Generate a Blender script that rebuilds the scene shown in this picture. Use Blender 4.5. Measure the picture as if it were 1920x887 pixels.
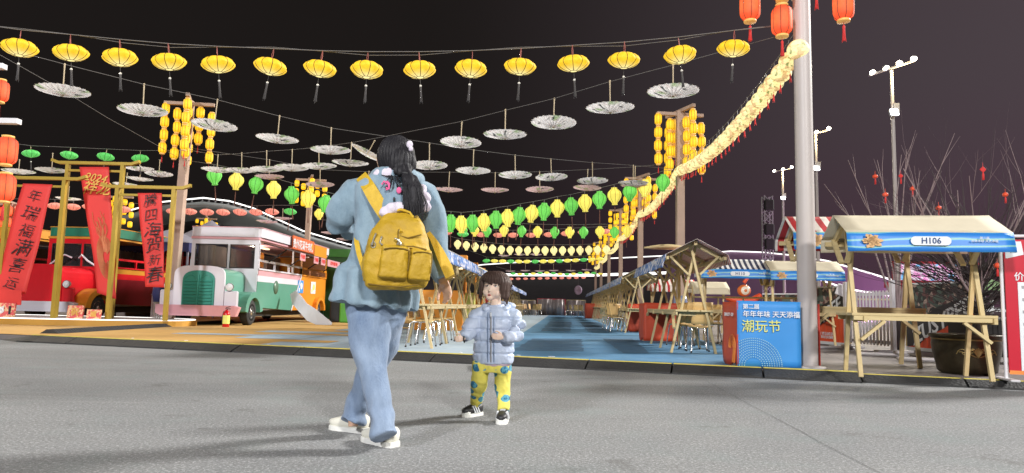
import bpy, bmesh, math, random
from mathutils import Vector, Matrix, noise as mnoise
random.seed(7)
sc = bpy.context.scene
for o in list(bpy.data.objects): bpy.data.objects.remove(o)
PI = math.pi
# ------------------------------------------------------------------ camera
CAM_H = 0.76; FPX = 1300.0; PITCH = math.radians(5.65); ROLL = math.radians(1.3)
cam_data = bpy.data.cameras.new('camera'); cam = bpy.data.objects.new('camera', cam_data)
sc.collection.objects.link(cam); sc.camera = cam
cam_data.sensor_width = 36; cam_data.lens = FPX/1920*36; cam_data.clip_start = 0.05; cam_data.clip_end = 2000
CR = (Matrix.Rotation(PI/2+PITCH, 4, 'X') @ Matrix.Rotation(ROLL, 4, 'Z'))
cam.matrix_world = Matrix.Translation((0, 0, CAM_H)) @ CR
sc.render.resolution_x = 1024; sc.render.resolution_y = 473
# ------------------------------------------------------------------ world: night sky with city glow
w = bpy.data.worlds.new('World'); sc.world = w; w.use_nodes = True
nt = w.node_tree; bg = nt.nodes['Background']
tc = nt.nodes.new('ShaderNodeTexCoord'); sep = nt.nodes.new('ShaderNodeSeparateXYZ')
nt.links.new(tc.outputs['Generated'], sep.inputs[0])
def wmath(op, a, b=None, c=None):
    n = nt.nodes.new('ShaderNodeMath'); n.operation = op
    for i, x in enumerate((a, b, c)):
        if x is None: continue
        if isinstance(x, (int, float)): n.inputs[i].default_value = x
        else: nt.links.new(x, n.inputs[i])
    return n.outputs[0]
def wmix(fac, a, b):
    n = nt.nodes.new('ShaderNodeMix'); n.data_type = 'RGBA'
    nt.links.new(fac, n.inputs[0])
    for s, x in ((6, a), (7, b)):
        if isinstance(x, tuple): n.inputs[s].default_value = (*x, 1)
        else: nt.links.new(x, n.inputs[s])
    return n.outputs[2]
mr = nt.nodes.new('ShaderNodeMapRange'); mr.interpolation_type = 'SMOOTHSTEP'
mr.inputs[1].default_value = -0.15; mr.inputs[2].default_value = 0.72; nt.links.new(sep.outputs[0], mr.inputs[0])
mr2 = nt.nodes.new('ShaderNodeMapRange'); mr2.interpolation_type = 'SMOOTHSTEP'
mr2.inputs[1].default_value = 0.32; mr2.inputs[2].default_value = -0.02; nt.links.new(sep.outputs[2], mr2.inputs[0])
base = wmix(mr.outputs[0], (0.0120, 0.0098, 0.0092), (0.074, 0.056, 0.065))
low = wmix(mr.outputs[0], (0.010, 0.008, 0.008), (0.074, 0.036, 0.056))
sky = wmix(mr2.outputs[0], base, low)
nt.links.new(sky, bg.inputs[0]); bg.inputs[1].default_value = 1.0
# ------------------------------------------------------------------ key light: the floodlights beyond the right edge
sd = bpy.data.lights.new('floodlight_sun', 'SUN'); sd.energy = 5.0; sd.angle = math.radians(9); sd.color = (1.0, 0.98, 0.95)
so = bpy.data.objects.new('floodlight_sun', sd); sc.collection.objects.link(so)
so.rotation_euler = Vector((-0.86, -0.36, -0.52)).to_track_quat('-Z', 'Y').to_euler()
sc.view_settings.view_transform = 'Standard'; sc.view_settings.look = 'None'
sc.view_settings.exposure = 0.0; sc.view_settings.gamma = 1.0
sc.render.engine = 'CYCLES'; sc.cycles.use_denoising = True; sc.cycles.max_bounces = 5; sc.cycles.diffuse_bounces = 2
sc.cycles.glossy_bounces = 3; sc.cycles.transparent_max_bounces = 6; sc.cycles.sample_clamp_indirect = 4
sc.cycles.caustics_reflective = False; sc.cycles.caustics_refractive = False
# ------------------------------------------------------------------ helpers
R3 = CR.to_3x3()
def ray(px, py): return R3 @ Vector(((px-960)/FPX, -(py-443.5)/FPX, -1))
def P(px, py, Y):
    d = ray(px, py); t = Y/d.y
    return Vector((0, 0, CAM_H)) + d*t
def G(px, py, z=0.0):
    d = ray(px, py); t = (z-CAM_H)/d.z
    return Vector((0, 0, CAM_H)) + d*t
def on_plane(px, py, A, B):
    d = ray(px, py); ex, ey = B[0]-A[0], B[1]-A[1]
    t = (A[0]*ey - A[1]*ex)/(d.x*ey - d.y*ex)
    return Vector((0, 0, CAM_H)) + d*t
PZ = 0.09
AV = math.atan2(97, 1300)
U = Vector((math.sin(AV), math.cos(AV), 0)); V = Vector((math.cos(AV), -math.sin(AV), 0))
def av(s, t, z=0.0): return U*s + V*t + Vector((0, 0, z))
def cr(r, g, b):
    f = lambda c: (c/255/12.92) if c/255 <= 0.04045 else ((c/255+0.055)/1.055)**2.4
    return (f(r), f(g), f(b))

COL = sc.collection
class MB:
    def __init__(s): s.v = []; s.f = []; s.m = []; s.s = []
    def add(s, vs, fs, mi=0, smooth=False):
        n = len(s.v); s.v += [tuple(x) for x in vs]
        for f in fs: s.f.append(tuple(n+i for i in f)); s.m.append(mi); s.s.append(smooth)
        return s
    def box(s, c, size, rot=None, mi=0, bev=0):
        x, y, z = [k/2 for k in size]; c = Vector(c)
        if bev:
            b = bev; vs = []
            for sz in (-1, 1):
                for sx, sy in ((-1, -1), (1, -1), (1, 1), (-1, 1)):
                    vs += [(sx*(x-b), sy*(y-b), sz*z), (sx*x, sy*(y-b), sz*(z-b)), (sx*(x-b), sy*y, sz*(z-b))]
            bm = bmesh.new()
            for q in vs: bm.verts.new(q)
            bmesh.ops.convex_hull(bm, input=bm.verts); bm.verts.index_update(); bm.verts.ensure_lookup_table()
            vs = [v.co.copy() for v in bm.verts]; fs = [[v.index for v in f.verts] for f in bm.faces]; bm.free()
        else:
            vs = [Vector((a*x, b*y, d*z)) for d in (-1, 1) for a, b in ((-1, -1), (1, -1), (1, 1), (-1, 1))]
            fs = [(3, 2, 1, 0), (4, 5, 6, 7), (0, 1, 5, 4), (1, 2, 6, 5), (2, 3, 7, 6), (3, 0, 4, 7)]
        vs = [((rot @ Vector(q)) if rot else Vector(q))+c for q in vs]
        return s.add(vs, fs, mi)
    def bar(s, a, b, w, h, mi=0, up=(0, 0, 1)):
        a = Vector(a); b = Vector(b); t = (b-a).normalized(); u = Vector(up)
        if abs(t.dot(u)) > 0.95: u = Vector((0, 1, 0))
        sx = t.cross(u).normalized(); u = sx.cross(t)
        vs = [p+sx*(i*w/2)+u*(j*h/2) for p in (a, b) for i, j in ((-1, -1), (1, -1), (1, 1), (-1, 1))]
        return s.add(vs, [(3, 2, 1, 0), (4, 5, 6, 7), (0, 1, 5, 4), (1, 2, 6, 5), (2, 3, 7, 6), (3, 0, 4, 7)], mi)
    def tube(s, pts, r, n=8, mi=0, smooth=True):
        pts = [Vector(p) for p in pts]; k = len(pts); rs = r if isinstance(r, (list, tuple)) else [r]*k
        vs = []; ref = None
        for i, p in enumerate(pts):
            t = (pts[min(i+1, k-1)]-pts[max(i-1, 0)]).normalized()
            if ref is None:
                ref = Vector((0, 0, 1)) if abs(t.z) < 0.9 else Vector((1, 0, 0))
            sx = t.cross(ref).normalized(); ref = sx.cross(t)
            for j in range(n):
                a = 2*PI*j/n; vs.append(p+sx*math.cos(a)*rs[i]+ref*math.sin(a)*rs[i])
        fs = [(i*n+j, i*n+(j+1) % n, (i+1)*n+(j+1) % n, (i+1)*n+j) for i in range(k-1) for j in range(n)]
        s.add(vs, fs, mi, smooth)
        s.add([vs[j] for j in range(n)], [tuple(range(n-1, -1, -1))], mi)
        s.add([vs[(k-1)*n+j] for j in range(n)], [tuple(range(n))], mi)
        return s
    def lathe(s, prof, n=16, mi=0, c=(0, 0, 0), lobes=0, dep=0.0, smooth=True):
        vs = []; c = Vector(c)
        for r, z in prof:
            for j in range(n):
                a = 2*PI*j/n; rr = r
                if lobes: rr = r*(1-dep*(1-abs(math.sin(a*lobes/2))))
                vs.append(c+Vector((rr*math.cos(a), rr*math.sin(a), z)))
        k = len(prof)
        fs = [(i*n+j, i*n+(j+1) % n, (i+1)*n+(j+1) % n, (i+1)*n+j) for i in range(k-1) for j in range(n)]
        s.add(vs, fs, mi, smooth)
        if prof[0][0] > 1e-4: s.add(vs[:n], [tuple(range(n-1, -1, -1))], mi)
        if prof[-1][0] > 1e-4: s.add(vs[-n:], [tuple(range(n))], mi)
        return s
    def ball(s, c, r, n=12, m=8, mi=0, rot=None):
        if isinstance(r, (int, float)): r = (r, r, r)
        vs = []; c = Vector(c)
        for i in range(m+1):
            th = PI*i/m
            for j in range(n):
                a = 2*PI*j/n; q = Vector((r[0]*math.sin(th)*math.cos(a), r[1]*math.sin(th)*math.sin(a), -r[2]*math.cos(th)))
                if rot: q = rot @ q
                vs.append(c+q)
        fs = [(i*n+j, i*n+(j+1) % n, (i+1)*n+(j+1) % n, (i+1)*n+j) for i in range(m) for j in range(n)]
        return s.add(vs, fs, mi, True)
    def prism(s, pts, off, mi=0):          # planar polygon (3-D points) extruded by vector off
        n = len(pts); off = Vector(off); pts = [Vector(p) for p in pts]
        vs = pts + [p+off for p in pts]
        fs = [tuple(range(n-1, -1, -1)), tuple(range(n, 2*n))] + [(i, (i+1) % n, n+(i+1) % n, n+i) for i in range(n)]
        return s.add(vs, fs, mi)
    def loft(s, rings, ax, fr, n=20, mi=0, e=2.0):   # rings: (point, a, b[, e]); ax side axis, fr front axis (re-squared to path)
        k = len(rings); ps = [Vector(r[0]) for r in rings]; vs = []
        for i, r in enumerate(rings):
            t = (ps[min(i+1, k-1)]-ps[max(i-1, 0)]).normalized()
            A = Vector(ax); A = (A-t*A.dot(t)).normalized(); B = t.cross(A).normalized()
            if B.dot(Vector(fr)) < 0: B = -B
            ee = r[3] if len(r) > 3 else e
            for j in range(n):
                q = 2*PI*j/n; c_, s_ = math.cos(q), math.sin(q)
                x = math.copysign(abs(c_)**(2/ee), c_)*r[1]; y = math.copysign(abs(s_)**(2/ee), s_)*r[2]
                vs.append(ps[i]+A*x+B*y)
        fs = [(i*n+j, i*n+(j+1) % n, (i+1)*n+(j+1) % n, (i+1)*n+j) for i in range(k-1) for j in range(n)]
        s.add(vs, fs + [tuple(range(n-1, -1, -1)), tuple(range((k-1)*n, k*n))], mi, True)
        return s
    def grid(s, f, nu, nv, mi=0, th=0.0, off=(0, 0, -1), smooth=True):
        vs = [Vector(f(i/nu, j/nv)) for j in range(nv+1) for i in range(nu+1)]
        q = lambda i, j: j*(nu+1)+i
        fs = [(q(i, j), q(i+1, j), q(i+1, j+1), q(i, j+1)) for j in range(nv) for i in range(nu)]
        if th:
            o = Vector(off)*th; N = len(vs); vs2 = vs+[p+o for p in vs]
            fs2 = fs+[tuple(N+k for k in reversed(f_)) for f_ in fs]
            bd = [(q(i, 0), q(i+1, 0)) for i in range(nu)]+[(q(i+1, nv), q(i, nv)) for i in range(nu)] + \
                 [(q(0, j+1), q(0, j)) for j in range(nv)]+[(q(nu, j), q(nu, j+1)) for j in range(nv)]
            fs2 += [(b, a, a+N, b+N) for a, b in bd]
            return s.add(vs2, fs2, mi, smooth)
        return s.add(vs, fs, mi, smooth)
    def mesh(s, name, mats, origin=(0, 0, 0), fix=True):
        o = Vector(origin)
        me = bpy.data.meshes.new(name); me.from_pydata([tuple(Vector(v)-o) for v in s.v], [], s.f)
        for m in (mats if isinstance(mats, (list, tuple)) else [mats]): me.materials.append(m)
        me.polygons.foreach_set('material_index', s.m); me.polygons.foreach_set('use_smooth', s.s)
        me.validate()
        if fix:
            bm = bmesh.new(); bm.from_mesh(me); bmesh.ops.recalc_face_normals(bm, faces=bm.faces); bm.to_mesh(me); bm.free()
        me.update(); return me
def tag(o, label=None, cat=None, group=None, kind=None):
    if label: o['label'] = label
    if cat: o['category'] = cat
    if group: o['group'] = group
    if kind: o['kind'] = kind
    return o
def link(name, data, parent=None, loc=(0, 0, 0), rz=0.0, rot=None):
    o = bpy.data.objects.new(name, data); COL.objects.link(o)
    o.location = loc; o.rotation_euler = rot if rot is not None else (0, 0, rz)
    if parent: o.parent = parent
    return o
def part(name, mb, mats, parent=None, origin=(0, 0, 0), **k):
    return link(name, mb.mesh(name, mats, origin), parent, **k)
def thing(name, label, cat, loc=(0, 0, 0), rz=0.0, group=None):
    return tag(link(name, None, None, loc, rz), label, cat, group)
def struct(name, mb, mats): return tag(part(name, mb, mats), kind='structure')
def copy_tree(o, parent=None):
    c = o.copy(); COL.objects.link(c)
    if parent: c.parent = parent
    for ch in [x for x in o.children]: copy_tree(ch, c)
    return c
ORD = 'first second third fourth fifth sixth seventh eighth ninth tenth eleventh twelfth thirteenth fourteenth fifteenth sixteenth seventeenth eighteenth nineteenth twentieth twenty-first twenty-second twenty-third twenty-fourth twenty-fifth twenty-sixth twenty-seventh twenty-eighth'.split()
# text as real mesh lettering
def text_mesh(s, size=1.0, mat=None, ext=0.002, shear=0.0, bold=0.0, align='CENTER', res=2, space=1.0):
    cu = bpy.data.curves.new('lettering', 'FONT'); cu.body = s; cu.size = size; cu.extrude = ext; cu.shear = shear
    cu.offset = bold; cu.align_x = align; cu.align_y = 'CENTER'; cu.resolution_u = res; cu.space_line = space
    ob = bpy.data.objects.new('lettering_tmp', cu); COL.objects.link(ob)
    me = bpy.data.meshes.new_from_object(ob.evaluated_get(bpy.context.evaluated_depsgraph_get()))
    bpy.data.objects.remove(ob); me.materials.clear(); me.materials.append(mat); me.name = 'lettering'
    return me
def brushify(me, amp, fr, thin=0.0):
    for v in me.vertices:
        n = mnoise.noise_vector(Vector((v.co.x*fr, v.co.y*fr, 0)))
        v.co.x += n.x*amp; v.co.y += n.y*amp
    return me
def text(s, loc, rot, size, mat, parent=None, name='lettering', brush=0, **k):
    me = text_mesh(s, size, mat, **k)
    if brush: brushify(me, brush*size, 3.2/size)
    return link(name, me, parent, loc, rot=rot)
# remeshed organic surface
def organic(name, mb, mats, parent, origin, voxel=0.01, smooth=6, wr=None, seed=0, factor=0.5):
    me = mb.mesh(name+'_tmp', mats, origin, fix=True)
    ob = bpy.data.objects.new('organic_tmp', me); COL.objects.link(ob)
    r = ob.modifiers.new('r', 'REMESH'); r.mode = 'VOXEL'; r.voxel_size = voxel; r.use_smooth_shade = True
    s_ = ob.modifiers.new('s', 'SMOOTH'); s_.iterations = smooth; s_.factor = factor
    m2 = bpy.data.meshes.new_from_object(ob.evaluated_get(bpy.context.evaluated_depsgraph_get()))
    bpy.data.objects.remove(ob)
    if wr:
        nrm = [v.normal.copy() for v in m2.vertices]
        for v, n in zip(m2.vertices, nrm):
            d = wr(v.co+Vector(origin))
            v.co += n*d
    for p in m2.polygons: p.use_smooth = True
    if not m2.materials:
        for m in (mats if isinstance(mats, (list, tuple)) else [mats]): m2.materials.append(m)
    m2.name = name
    return link(name, m2, parent)
# ------------------------------------------------------------------ materials
class NT:
    def __init__(s, name):
        s.m = bpy.data.materials.new(name); s.m.use_nodes = True; s.t = s.m.node_tree
        s.b = s.t.nodes['Principled BSDF']
    def n(s, typ, **k):
        x = s.t.nodes.new(typ)
        for a, b in k.items(): setattr(x, a, b)
        return x
    def l(s, a, b): s.t.links.new(a, b)
    def coord(s, kind='Object', scale=(1, 1, 1), rot=(0, 0, 0), loc=(0, 0, 0)):
        t = s.n('ShaderNodeTexCoord'); m = s.n('ShaderNodeMapping'); s.l(t.outputs[kind], m.inputs[0])
        m.inputs['Scale'].default_value = scale; m.inputs['Rotation'].default_value = rot; m.inputs['Location'].default_value = loc
        return m.outputs[0]
    def noise(s, co, scale=5, detail=4, rough=0.55):
        x = s.n('ShaderNodeTexNoise'); x.inputs['Scale'].default_value = scale; x.inputs['Detail'].default_value = detail
        x.inputs['Roughness'].default_value = rough; s.l(co, x.inputs['Vector']); return x.outputs['Fac']
    def rng(s, f, a, b, c=0.0, d=1.0, smooth=False):
        x = s.n('ShaderNodeMapRange'); s.l(f, x.inputs[0])
        if smooth: x.interpolation_type = 'SMOOTHSTEP'
        for i, q in zip((1, 2, 3, 4), (a, b, c, d)): x.inputs[i].default_value = q
        return x.outputs[0]
    def mix(s, f, a, b, blend='MIX'):
        x = s.n('ShaderNodeMix', data_type='RGBA', blend_type=blend)
        if isinstance(f, (int, float)): x.inputs[0].default_value = f
        else: s.l(f, x.inputs[0])
        for i, q in ((6, a), (7, b)):
            if isinstance(q, tuple): x.inputs[i].default_value = (*q, 1)
            else: s.l(q, x.inputs[i])
        return x.outputs[2]
    def math(s, op, a, b=0.0):
        x = s.n('ShaderNodeMath', operation=op)
        for i, q in enumerate((a, b)):
            if isinstance(q, (int, float)): x.inputs[i].default_value = q
            else: s.l(q, x.inputs[i])
        return x.outputs[0]
    def sep(s, co):
        x = s.n('ShaderNodeSeparateXYZ'); s.l(co, x.inputs[0]); return x.outputs
    def bump(s, h, strength=0.3, dist=0.01):
        x = s.n('ShaderNodeBump'); x.inputs['Strength'].default_value = strength; x.inputs['Distance'].default_value = dist
        s.l(h, x.inputs['Height']); s.l(x.outputs[0], s.b.inputs['Normal']); return s
    def col(s, c):
        if isinstance(c, tuple): s.b.inputs['Base Color'].default_value = (*c, 1)
        else: s.l(c, s.b.inputs['Base Color'])
        return s
    def set(s, rough=None, metal=None, em=None, es=None, **k):
        if rough is not None: s.b.inputs['Roughness'].default_value = rough
        if metal is not None: s.b.inputs['Metallic'].default_value = metal
        if em is not None:
            if isinstance(em, tuple): s.b.inputs['Emission Color'].default_value = (*em, 1)
            else: s.l(em, s.b.inputs['Emission Color'])
        if es is not None:
            if isinstance(es, (int, float)): s.b.inputs['Emission Strength'].default_value = es
            else: s.l(es, s.b.inputs['Emission Strength'])
        for a, b in k.items(): s.b.inputs[a].default_value = b
        return s
def simple(name, c, rough=0.6, metal=0.0, var=0.15, scale=6.0, bump=0.0, bscale=60, coord='Object', **k):
    t = NT(name); co = t.coord(coord)
    f = t.noise(co, scale, 4)
    t.col(t.mix(f, tuple(x*(1-var*1.4) for x in c), tuple(min(1, x*(1+var*1.1)) for x in c)))
    t.set(rough, metal, **k)
    if bump: t.bump(t.noise(co, bscale, 3), bump, 0.01)
    return t.m
def no_mis(m):
    try: m.cycles.emission_sampling = 'NONE'
    except Exception: pass
    return m
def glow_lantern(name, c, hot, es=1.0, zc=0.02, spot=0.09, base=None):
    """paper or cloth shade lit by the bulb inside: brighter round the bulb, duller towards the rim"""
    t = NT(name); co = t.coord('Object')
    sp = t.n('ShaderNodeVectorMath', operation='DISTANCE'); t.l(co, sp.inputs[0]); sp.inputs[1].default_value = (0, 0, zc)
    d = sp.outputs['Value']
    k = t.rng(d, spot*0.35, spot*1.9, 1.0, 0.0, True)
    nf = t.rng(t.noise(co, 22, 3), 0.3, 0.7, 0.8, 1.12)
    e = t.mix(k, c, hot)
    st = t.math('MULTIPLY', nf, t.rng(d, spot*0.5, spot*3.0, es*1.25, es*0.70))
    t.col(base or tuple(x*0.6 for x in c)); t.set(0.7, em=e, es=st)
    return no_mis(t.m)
M = {}
M['wire'] = simple('wire', (0.16, 0.15, 0.14), 0.5)
M['rib'] = simple('lantern_rib', (0.10, 0.05, 0.015), 0.6)
M['rib_green'] = simple('lantern_rib_green', (0.02, 0.06, 0.02), 0.6)
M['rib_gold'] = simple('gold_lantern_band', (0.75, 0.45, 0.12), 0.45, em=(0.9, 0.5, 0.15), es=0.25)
M['cord_red'] = simple('red_cord', (0.35, 0.10, 0.08), 0.7)
M['tassel_dark'] = simple('dark_tassel', (0.06, 0.055, 0.055), 0.8)
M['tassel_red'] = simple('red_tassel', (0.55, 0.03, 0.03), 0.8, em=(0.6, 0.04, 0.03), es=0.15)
M['tassel_brown'] = simple('brown_tassel', (0.16, 0.06, 0.04), 0.8)
M['bead'] = simple('white_bead', (0.7, 0.68, 0.62), 0.3)
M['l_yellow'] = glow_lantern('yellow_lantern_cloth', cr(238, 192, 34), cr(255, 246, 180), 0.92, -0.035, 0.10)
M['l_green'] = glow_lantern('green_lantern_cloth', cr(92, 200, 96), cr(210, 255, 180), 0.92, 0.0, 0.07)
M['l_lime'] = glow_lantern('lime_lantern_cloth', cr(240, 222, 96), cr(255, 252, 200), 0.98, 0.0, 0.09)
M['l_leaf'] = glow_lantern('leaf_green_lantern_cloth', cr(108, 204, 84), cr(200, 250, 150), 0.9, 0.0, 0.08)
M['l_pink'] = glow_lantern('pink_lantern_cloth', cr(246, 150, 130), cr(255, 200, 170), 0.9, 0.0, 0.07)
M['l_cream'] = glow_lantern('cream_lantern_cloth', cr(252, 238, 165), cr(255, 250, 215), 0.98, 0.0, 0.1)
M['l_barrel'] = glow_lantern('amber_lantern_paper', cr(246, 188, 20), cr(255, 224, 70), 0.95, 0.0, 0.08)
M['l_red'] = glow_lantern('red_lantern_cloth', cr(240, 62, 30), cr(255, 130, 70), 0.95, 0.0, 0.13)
def garland_mat():
    t = NT('painted_paper_lantern'); co = t.coord('Object')
    f = t.rng(t.noise(co, 9, 2), 0.52, 0.6, 0, 0.7); g = t.rng(t.noise(t.coord('Object', loc=(3, 7, 1)), 11, 2), 0.58, 0.63, 0, 1)
    e = t.mix(f, cr(255, 236, 160), cr(186, 120, 60)); e = t.mix(g, e, cr(104, 130, 50))
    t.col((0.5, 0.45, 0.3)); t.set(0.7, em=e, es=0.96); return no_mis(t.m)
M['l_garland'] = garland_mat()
def umbrella_mat(name, ca, cb, seed):
    t = NT(name); co = t.coord('Object', loc=(seed, seed*2, 0)); s2 = t.coord('Object', scale=(1, 3.4, 1), rot=(0, 0, 0.6), loc=(seed, 0, 0))
    f = t.rng(t.noise(s2, 3.6, 3, 0.55), 0.60, 0.65, 0, 0.8); g = t.rng(t.noise(co, 3.0, 2), 0.55, 0.63, 0, 0.55); h = t.rng(t.noise(s2, 9, 2), 0.66, 0.69, 0, 0.6)
    c = t.mix(t.noise(co, 2.5, 2), ca, cb); c = t.mix(g, c, cr(150, 186, 112)); c = t.mix(f, c, cr(74, 82, 84)); c = t.mix(h, c, cr(206, 150, 160))
    t.col(c); t.set(0.6)
    tr = t.n('ShaderNodeBsdfTranslucent'); t.l(c, tr.inputs[0]); ms = t.n('ShaderNodeMixShader'); ms.inputs[0].default_value = 0.86
    t.l(t.b.outputs[0], ms.inputs[1]); t.l(tr.outputs[0], ms.inputs[2]); t.l(ms.outputs[0], t.t.nodes['Material Output'].inputs[0])
    return t.m
M['umb_a'] = umbrella_mat('painted_umbrella_paper', cr(248, 248, 246), cr(236, 234, 236), 1)
M['umb_b'] = umbrella_mat('pinkish_umbrella_paper', cr(238, 220, 220), cr(222, 206, 210), 5)
M['bamboo'] = simple('bamboo_stick', cr(190, 172, 140), 0.6)
M['wood_pole'] = simple('weathered_pole_wood', cr(176, 150, 132), 0.7, var=0.22, scale=3, bump=0.3)
M['metal_pole'] = simple('grey_painted_metal', cr(186, 178, 174), 0.45, 0.0, var=0.06, scale=2)
def wood_mat(name, c, c2, along=(1, 12, 12)):
    t = NT(name); co = t.coord('Object', scale=along); f = t.noise(co, 3.0, 5, 0.65); kn = t.rng(t.noise(t.coord('Object'), 4.5, 1), 0.68, 0.75)
    c_ = t.mix(f, c, c2); c_ = t.mix(kn, c_, tuple(x*0.5 for x in c)); t.col(c_); t.set(0.62); t.bump(f, 0.15, 0.004); return t.m
M['pine'] = wood_mat('pale_pine', cr(184, 160, 108), cr(222, 204, 156))
M['pine_v'] = wood_mat('pale_pine_upright', cr(180, 156, 104), cr(222, 202, 154), (12, 12, 1))
M['ply'] = wood_mat('plywood', cr(205, 165, 100), cr(222, 188, 128))
M['chrome'] = simple('chrome', (0.62, 0.6, 0.58), 0.2, 0.9, var=0.05)
M['black'] = simple('black_rubber', (0.018, 0.018, 0.019), 0.7, var=0.25, bump=0.3)
M['dark'] = simple('dark_material', (0.02, 0.018, 0.018), 0.7)
M['white'] = simple('white_paint', (0.72, 0.70, 0.72), 0.45, var=0.05)
M['grey'] = simple('grey_paint', (0.35, 0.34, 0.35), 0.5, var=0.1)
M['navy'] = simple('navy_fabric', (0.022, 0.028, 0.11), 0.7, var=0.2)
M['tentgrey'] = simple('grey_tent_fabric', (0.22, 0.21, 0.25), 0.8, var=0.1)
M['red_cloth'] = simple('red_banner_cloth', cr(226, 62, 58), 0.6, var=0.07, scale=2)
M['red_dark'] = simple('crimson_cloth', cr(190, 60, 70), 0.6)
M['ink'] = simple('black_ink', (0.02, 0.02, 0.022), 0.5, var=0.02)
M['gold'] = simple('gold_print', cr(228, 176, 84), 0.45, 0.2, var=0.08)
M['gold_frame'] = simple('gold_painted_frame', cr(178, 150, 56), 0.4, 0.25, var=0.12, scale=3)
M['led'] = no_mis(NT('led_strip').col((0.8, 0.8, 0.8)).set(em=(1, 0.99, 0.94), es=1.6).m)
M['lamp'] = no_mis(NT('lamp_face').col((1, 1, 1)).set(em=(1, 0.93, 0.78), es=14).m)
M['lamp_w'] = no_mis(NT('white_lamp_face').col((1, 1, 1)).set(em=(0.92, 0.98, 1), es=16).m)
# ================================================================== GROUND
KA = G(28, 641.0); KB = G(1920, 734.0)                   # foot of the kerb ramp, street side
KD = (KB-KA).normalized(); KN = Vector((-KD.y, KD.x, 0))   # along, and away from the street
if KN.y < 0: KN = -KN
KL = (KB-KA).length
def kp(s, n, z=0.0): p = KA+KD*s+KN*n; return Vector((p.x, p.y, z))
t = NT('fine_grained_concrete'); co = t.coord('Object')
f1 = t.noise(t.coord('Object', scale=(0.35, 1.6, 1)), 1.1, 4, 0.6); f2 = t.noise(co, 62, 3, 0.85); f3 = t.noise(co, 38, 4, 0.7)
f4 = t.rng(t.noise(t.coord('Object', scale=(0.25, 2.2, 1), loc=(4, 2, 0)), 0.9, 3), 0.52, 0.72)
c = t.mix(t.rng(f1, 0.3, 0.7), (0.215, 0.22, 0.222), (0.285, 0.29, 0.292)); c = t.mix(t.rng(f2, 0.44, 0.56, 0, 0.7), c, (0.125, 0.128, 0.128)); c = t.mix(t.rng(t.noise(t.coord('Object', loc=(7, 3, 2)), 58, 2, 0.8), 0.56, 0.62, 0, 0.6), c, (0.52, 0.53, 0.53))
c = t.mix(t.rng(f3, 0.62, 0.7, 0, 0.5), c, (0.5, 0.5, 0.48)); c = t.mix(t.math('MULTIPLY', f4, 0.22), c, (0.15, 0.152, 0.15))
c = t.mix(t.rng(t.noise(t.coord('Object', loc=(9, 9, 0)), 1.6, 4), 0.52, 0.72, 0, 0.35), c, (0.20, 0.255, 0.245))
c = t.mix(t.rng(t.noise(t.coord('Object', loc=(2, 5, 0)), 2.2, 6, 0.7), 0.60, 0.66, 0, 0.45), c, (0.115, 0.112, 0.105))
c = t.mix(t.rng(t.noise(t.coord('Object', loc=(1, 8, 0), scale=(0.15, 5, 1)), 1.3, 5, 0.7), 0.60, 0.70, 0, 0.35), c, (0.36, 0.36, 0.35))
t.col(c); t.set(0.85); t.bump(t.math('ADD', f2, f3), 0.55, 0.006); M['ground'] = t.m
mb = MB(); S = 900
mb.add([(-S, -60, 0), (S, -60, 0), (S, S, 0), (-S, S, 0)], [(0, 1, 2, 3)]); struct('ground', mb, M['ground'])
# thin expansion joint running across the concrete
mb = MB(); a = G(1322, 714); b = G(1700, 915); pts = []
for i in range(25):
    q = a.lerp(b, i/24); q += Vector((mnoise.noise(q*2.3)*0.012, 0, 0)); pts.append(q)
for p, q in zip(pts, pts[1:]):
    wd = 0.0020*(1+0.6*mnoise.noise(p*9)); mb.add([(p.x-wd, p.y, 0.004), (p.x+wd, p.y, 0.004), (q.x+wd, q.y, 0.004), (q.x-wd, q.y, 0.004)], [(0, 1, 2, 3)])
struct('expansion_joint', mb, simple('joint_dirt', (0.11, 0.11, 0.11), 0.9, var=0.4))
# platform of the festival ground, a slab a hand's width above the street
mb = MB(); e = 0.30
a, b = kp(-30, e), kp(KL+30, e); c_, d_ = Vector((200, 260, 0)), Vector((-200, 260, 0))
mb.prism([(a.x, a.y, 0.004), (b.x, b.y, 0.004), (c_.x, c_.y, 0.004), (d_.x, d_.y, 0.004)], (0, 0, PZ-0.008))
t = NT('brown_grey_paving'); co = t.coord('Object', rot=(0, 0, 0.28))
br = t.n('ShaderNodeTexBrick'); t.l(co, br.inputs[0]); br.inputs['Scale'].default_value = 1.0; br.inputs['Brick Width'].default_value = 1.2; br.inputs['Row Height'].default_value = 0.6
br.inputs['Mortar Size'].default_value = 0.012; br.inputs['Color1'].default_value = (0.15, 0.13, 0.125, 1); br.inputs['Color2'].default_value = (0.20, 0.175, 0.165, 1); br.inputs['Mortar'].default_value = (0.08, 0.07, 0.07, 1)
t.col(t.mix(t.rng(t.noise(co, 2.5, 5), 0.35, 0.75, 0, 0.6), br.outputs[0], (0.26, 0.23, 0.21))); t.set(0.75); t.bump(t.noise(co, 70, 3), 0.3, 0.005)
struct('pavement', mb, t.m)
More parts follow.
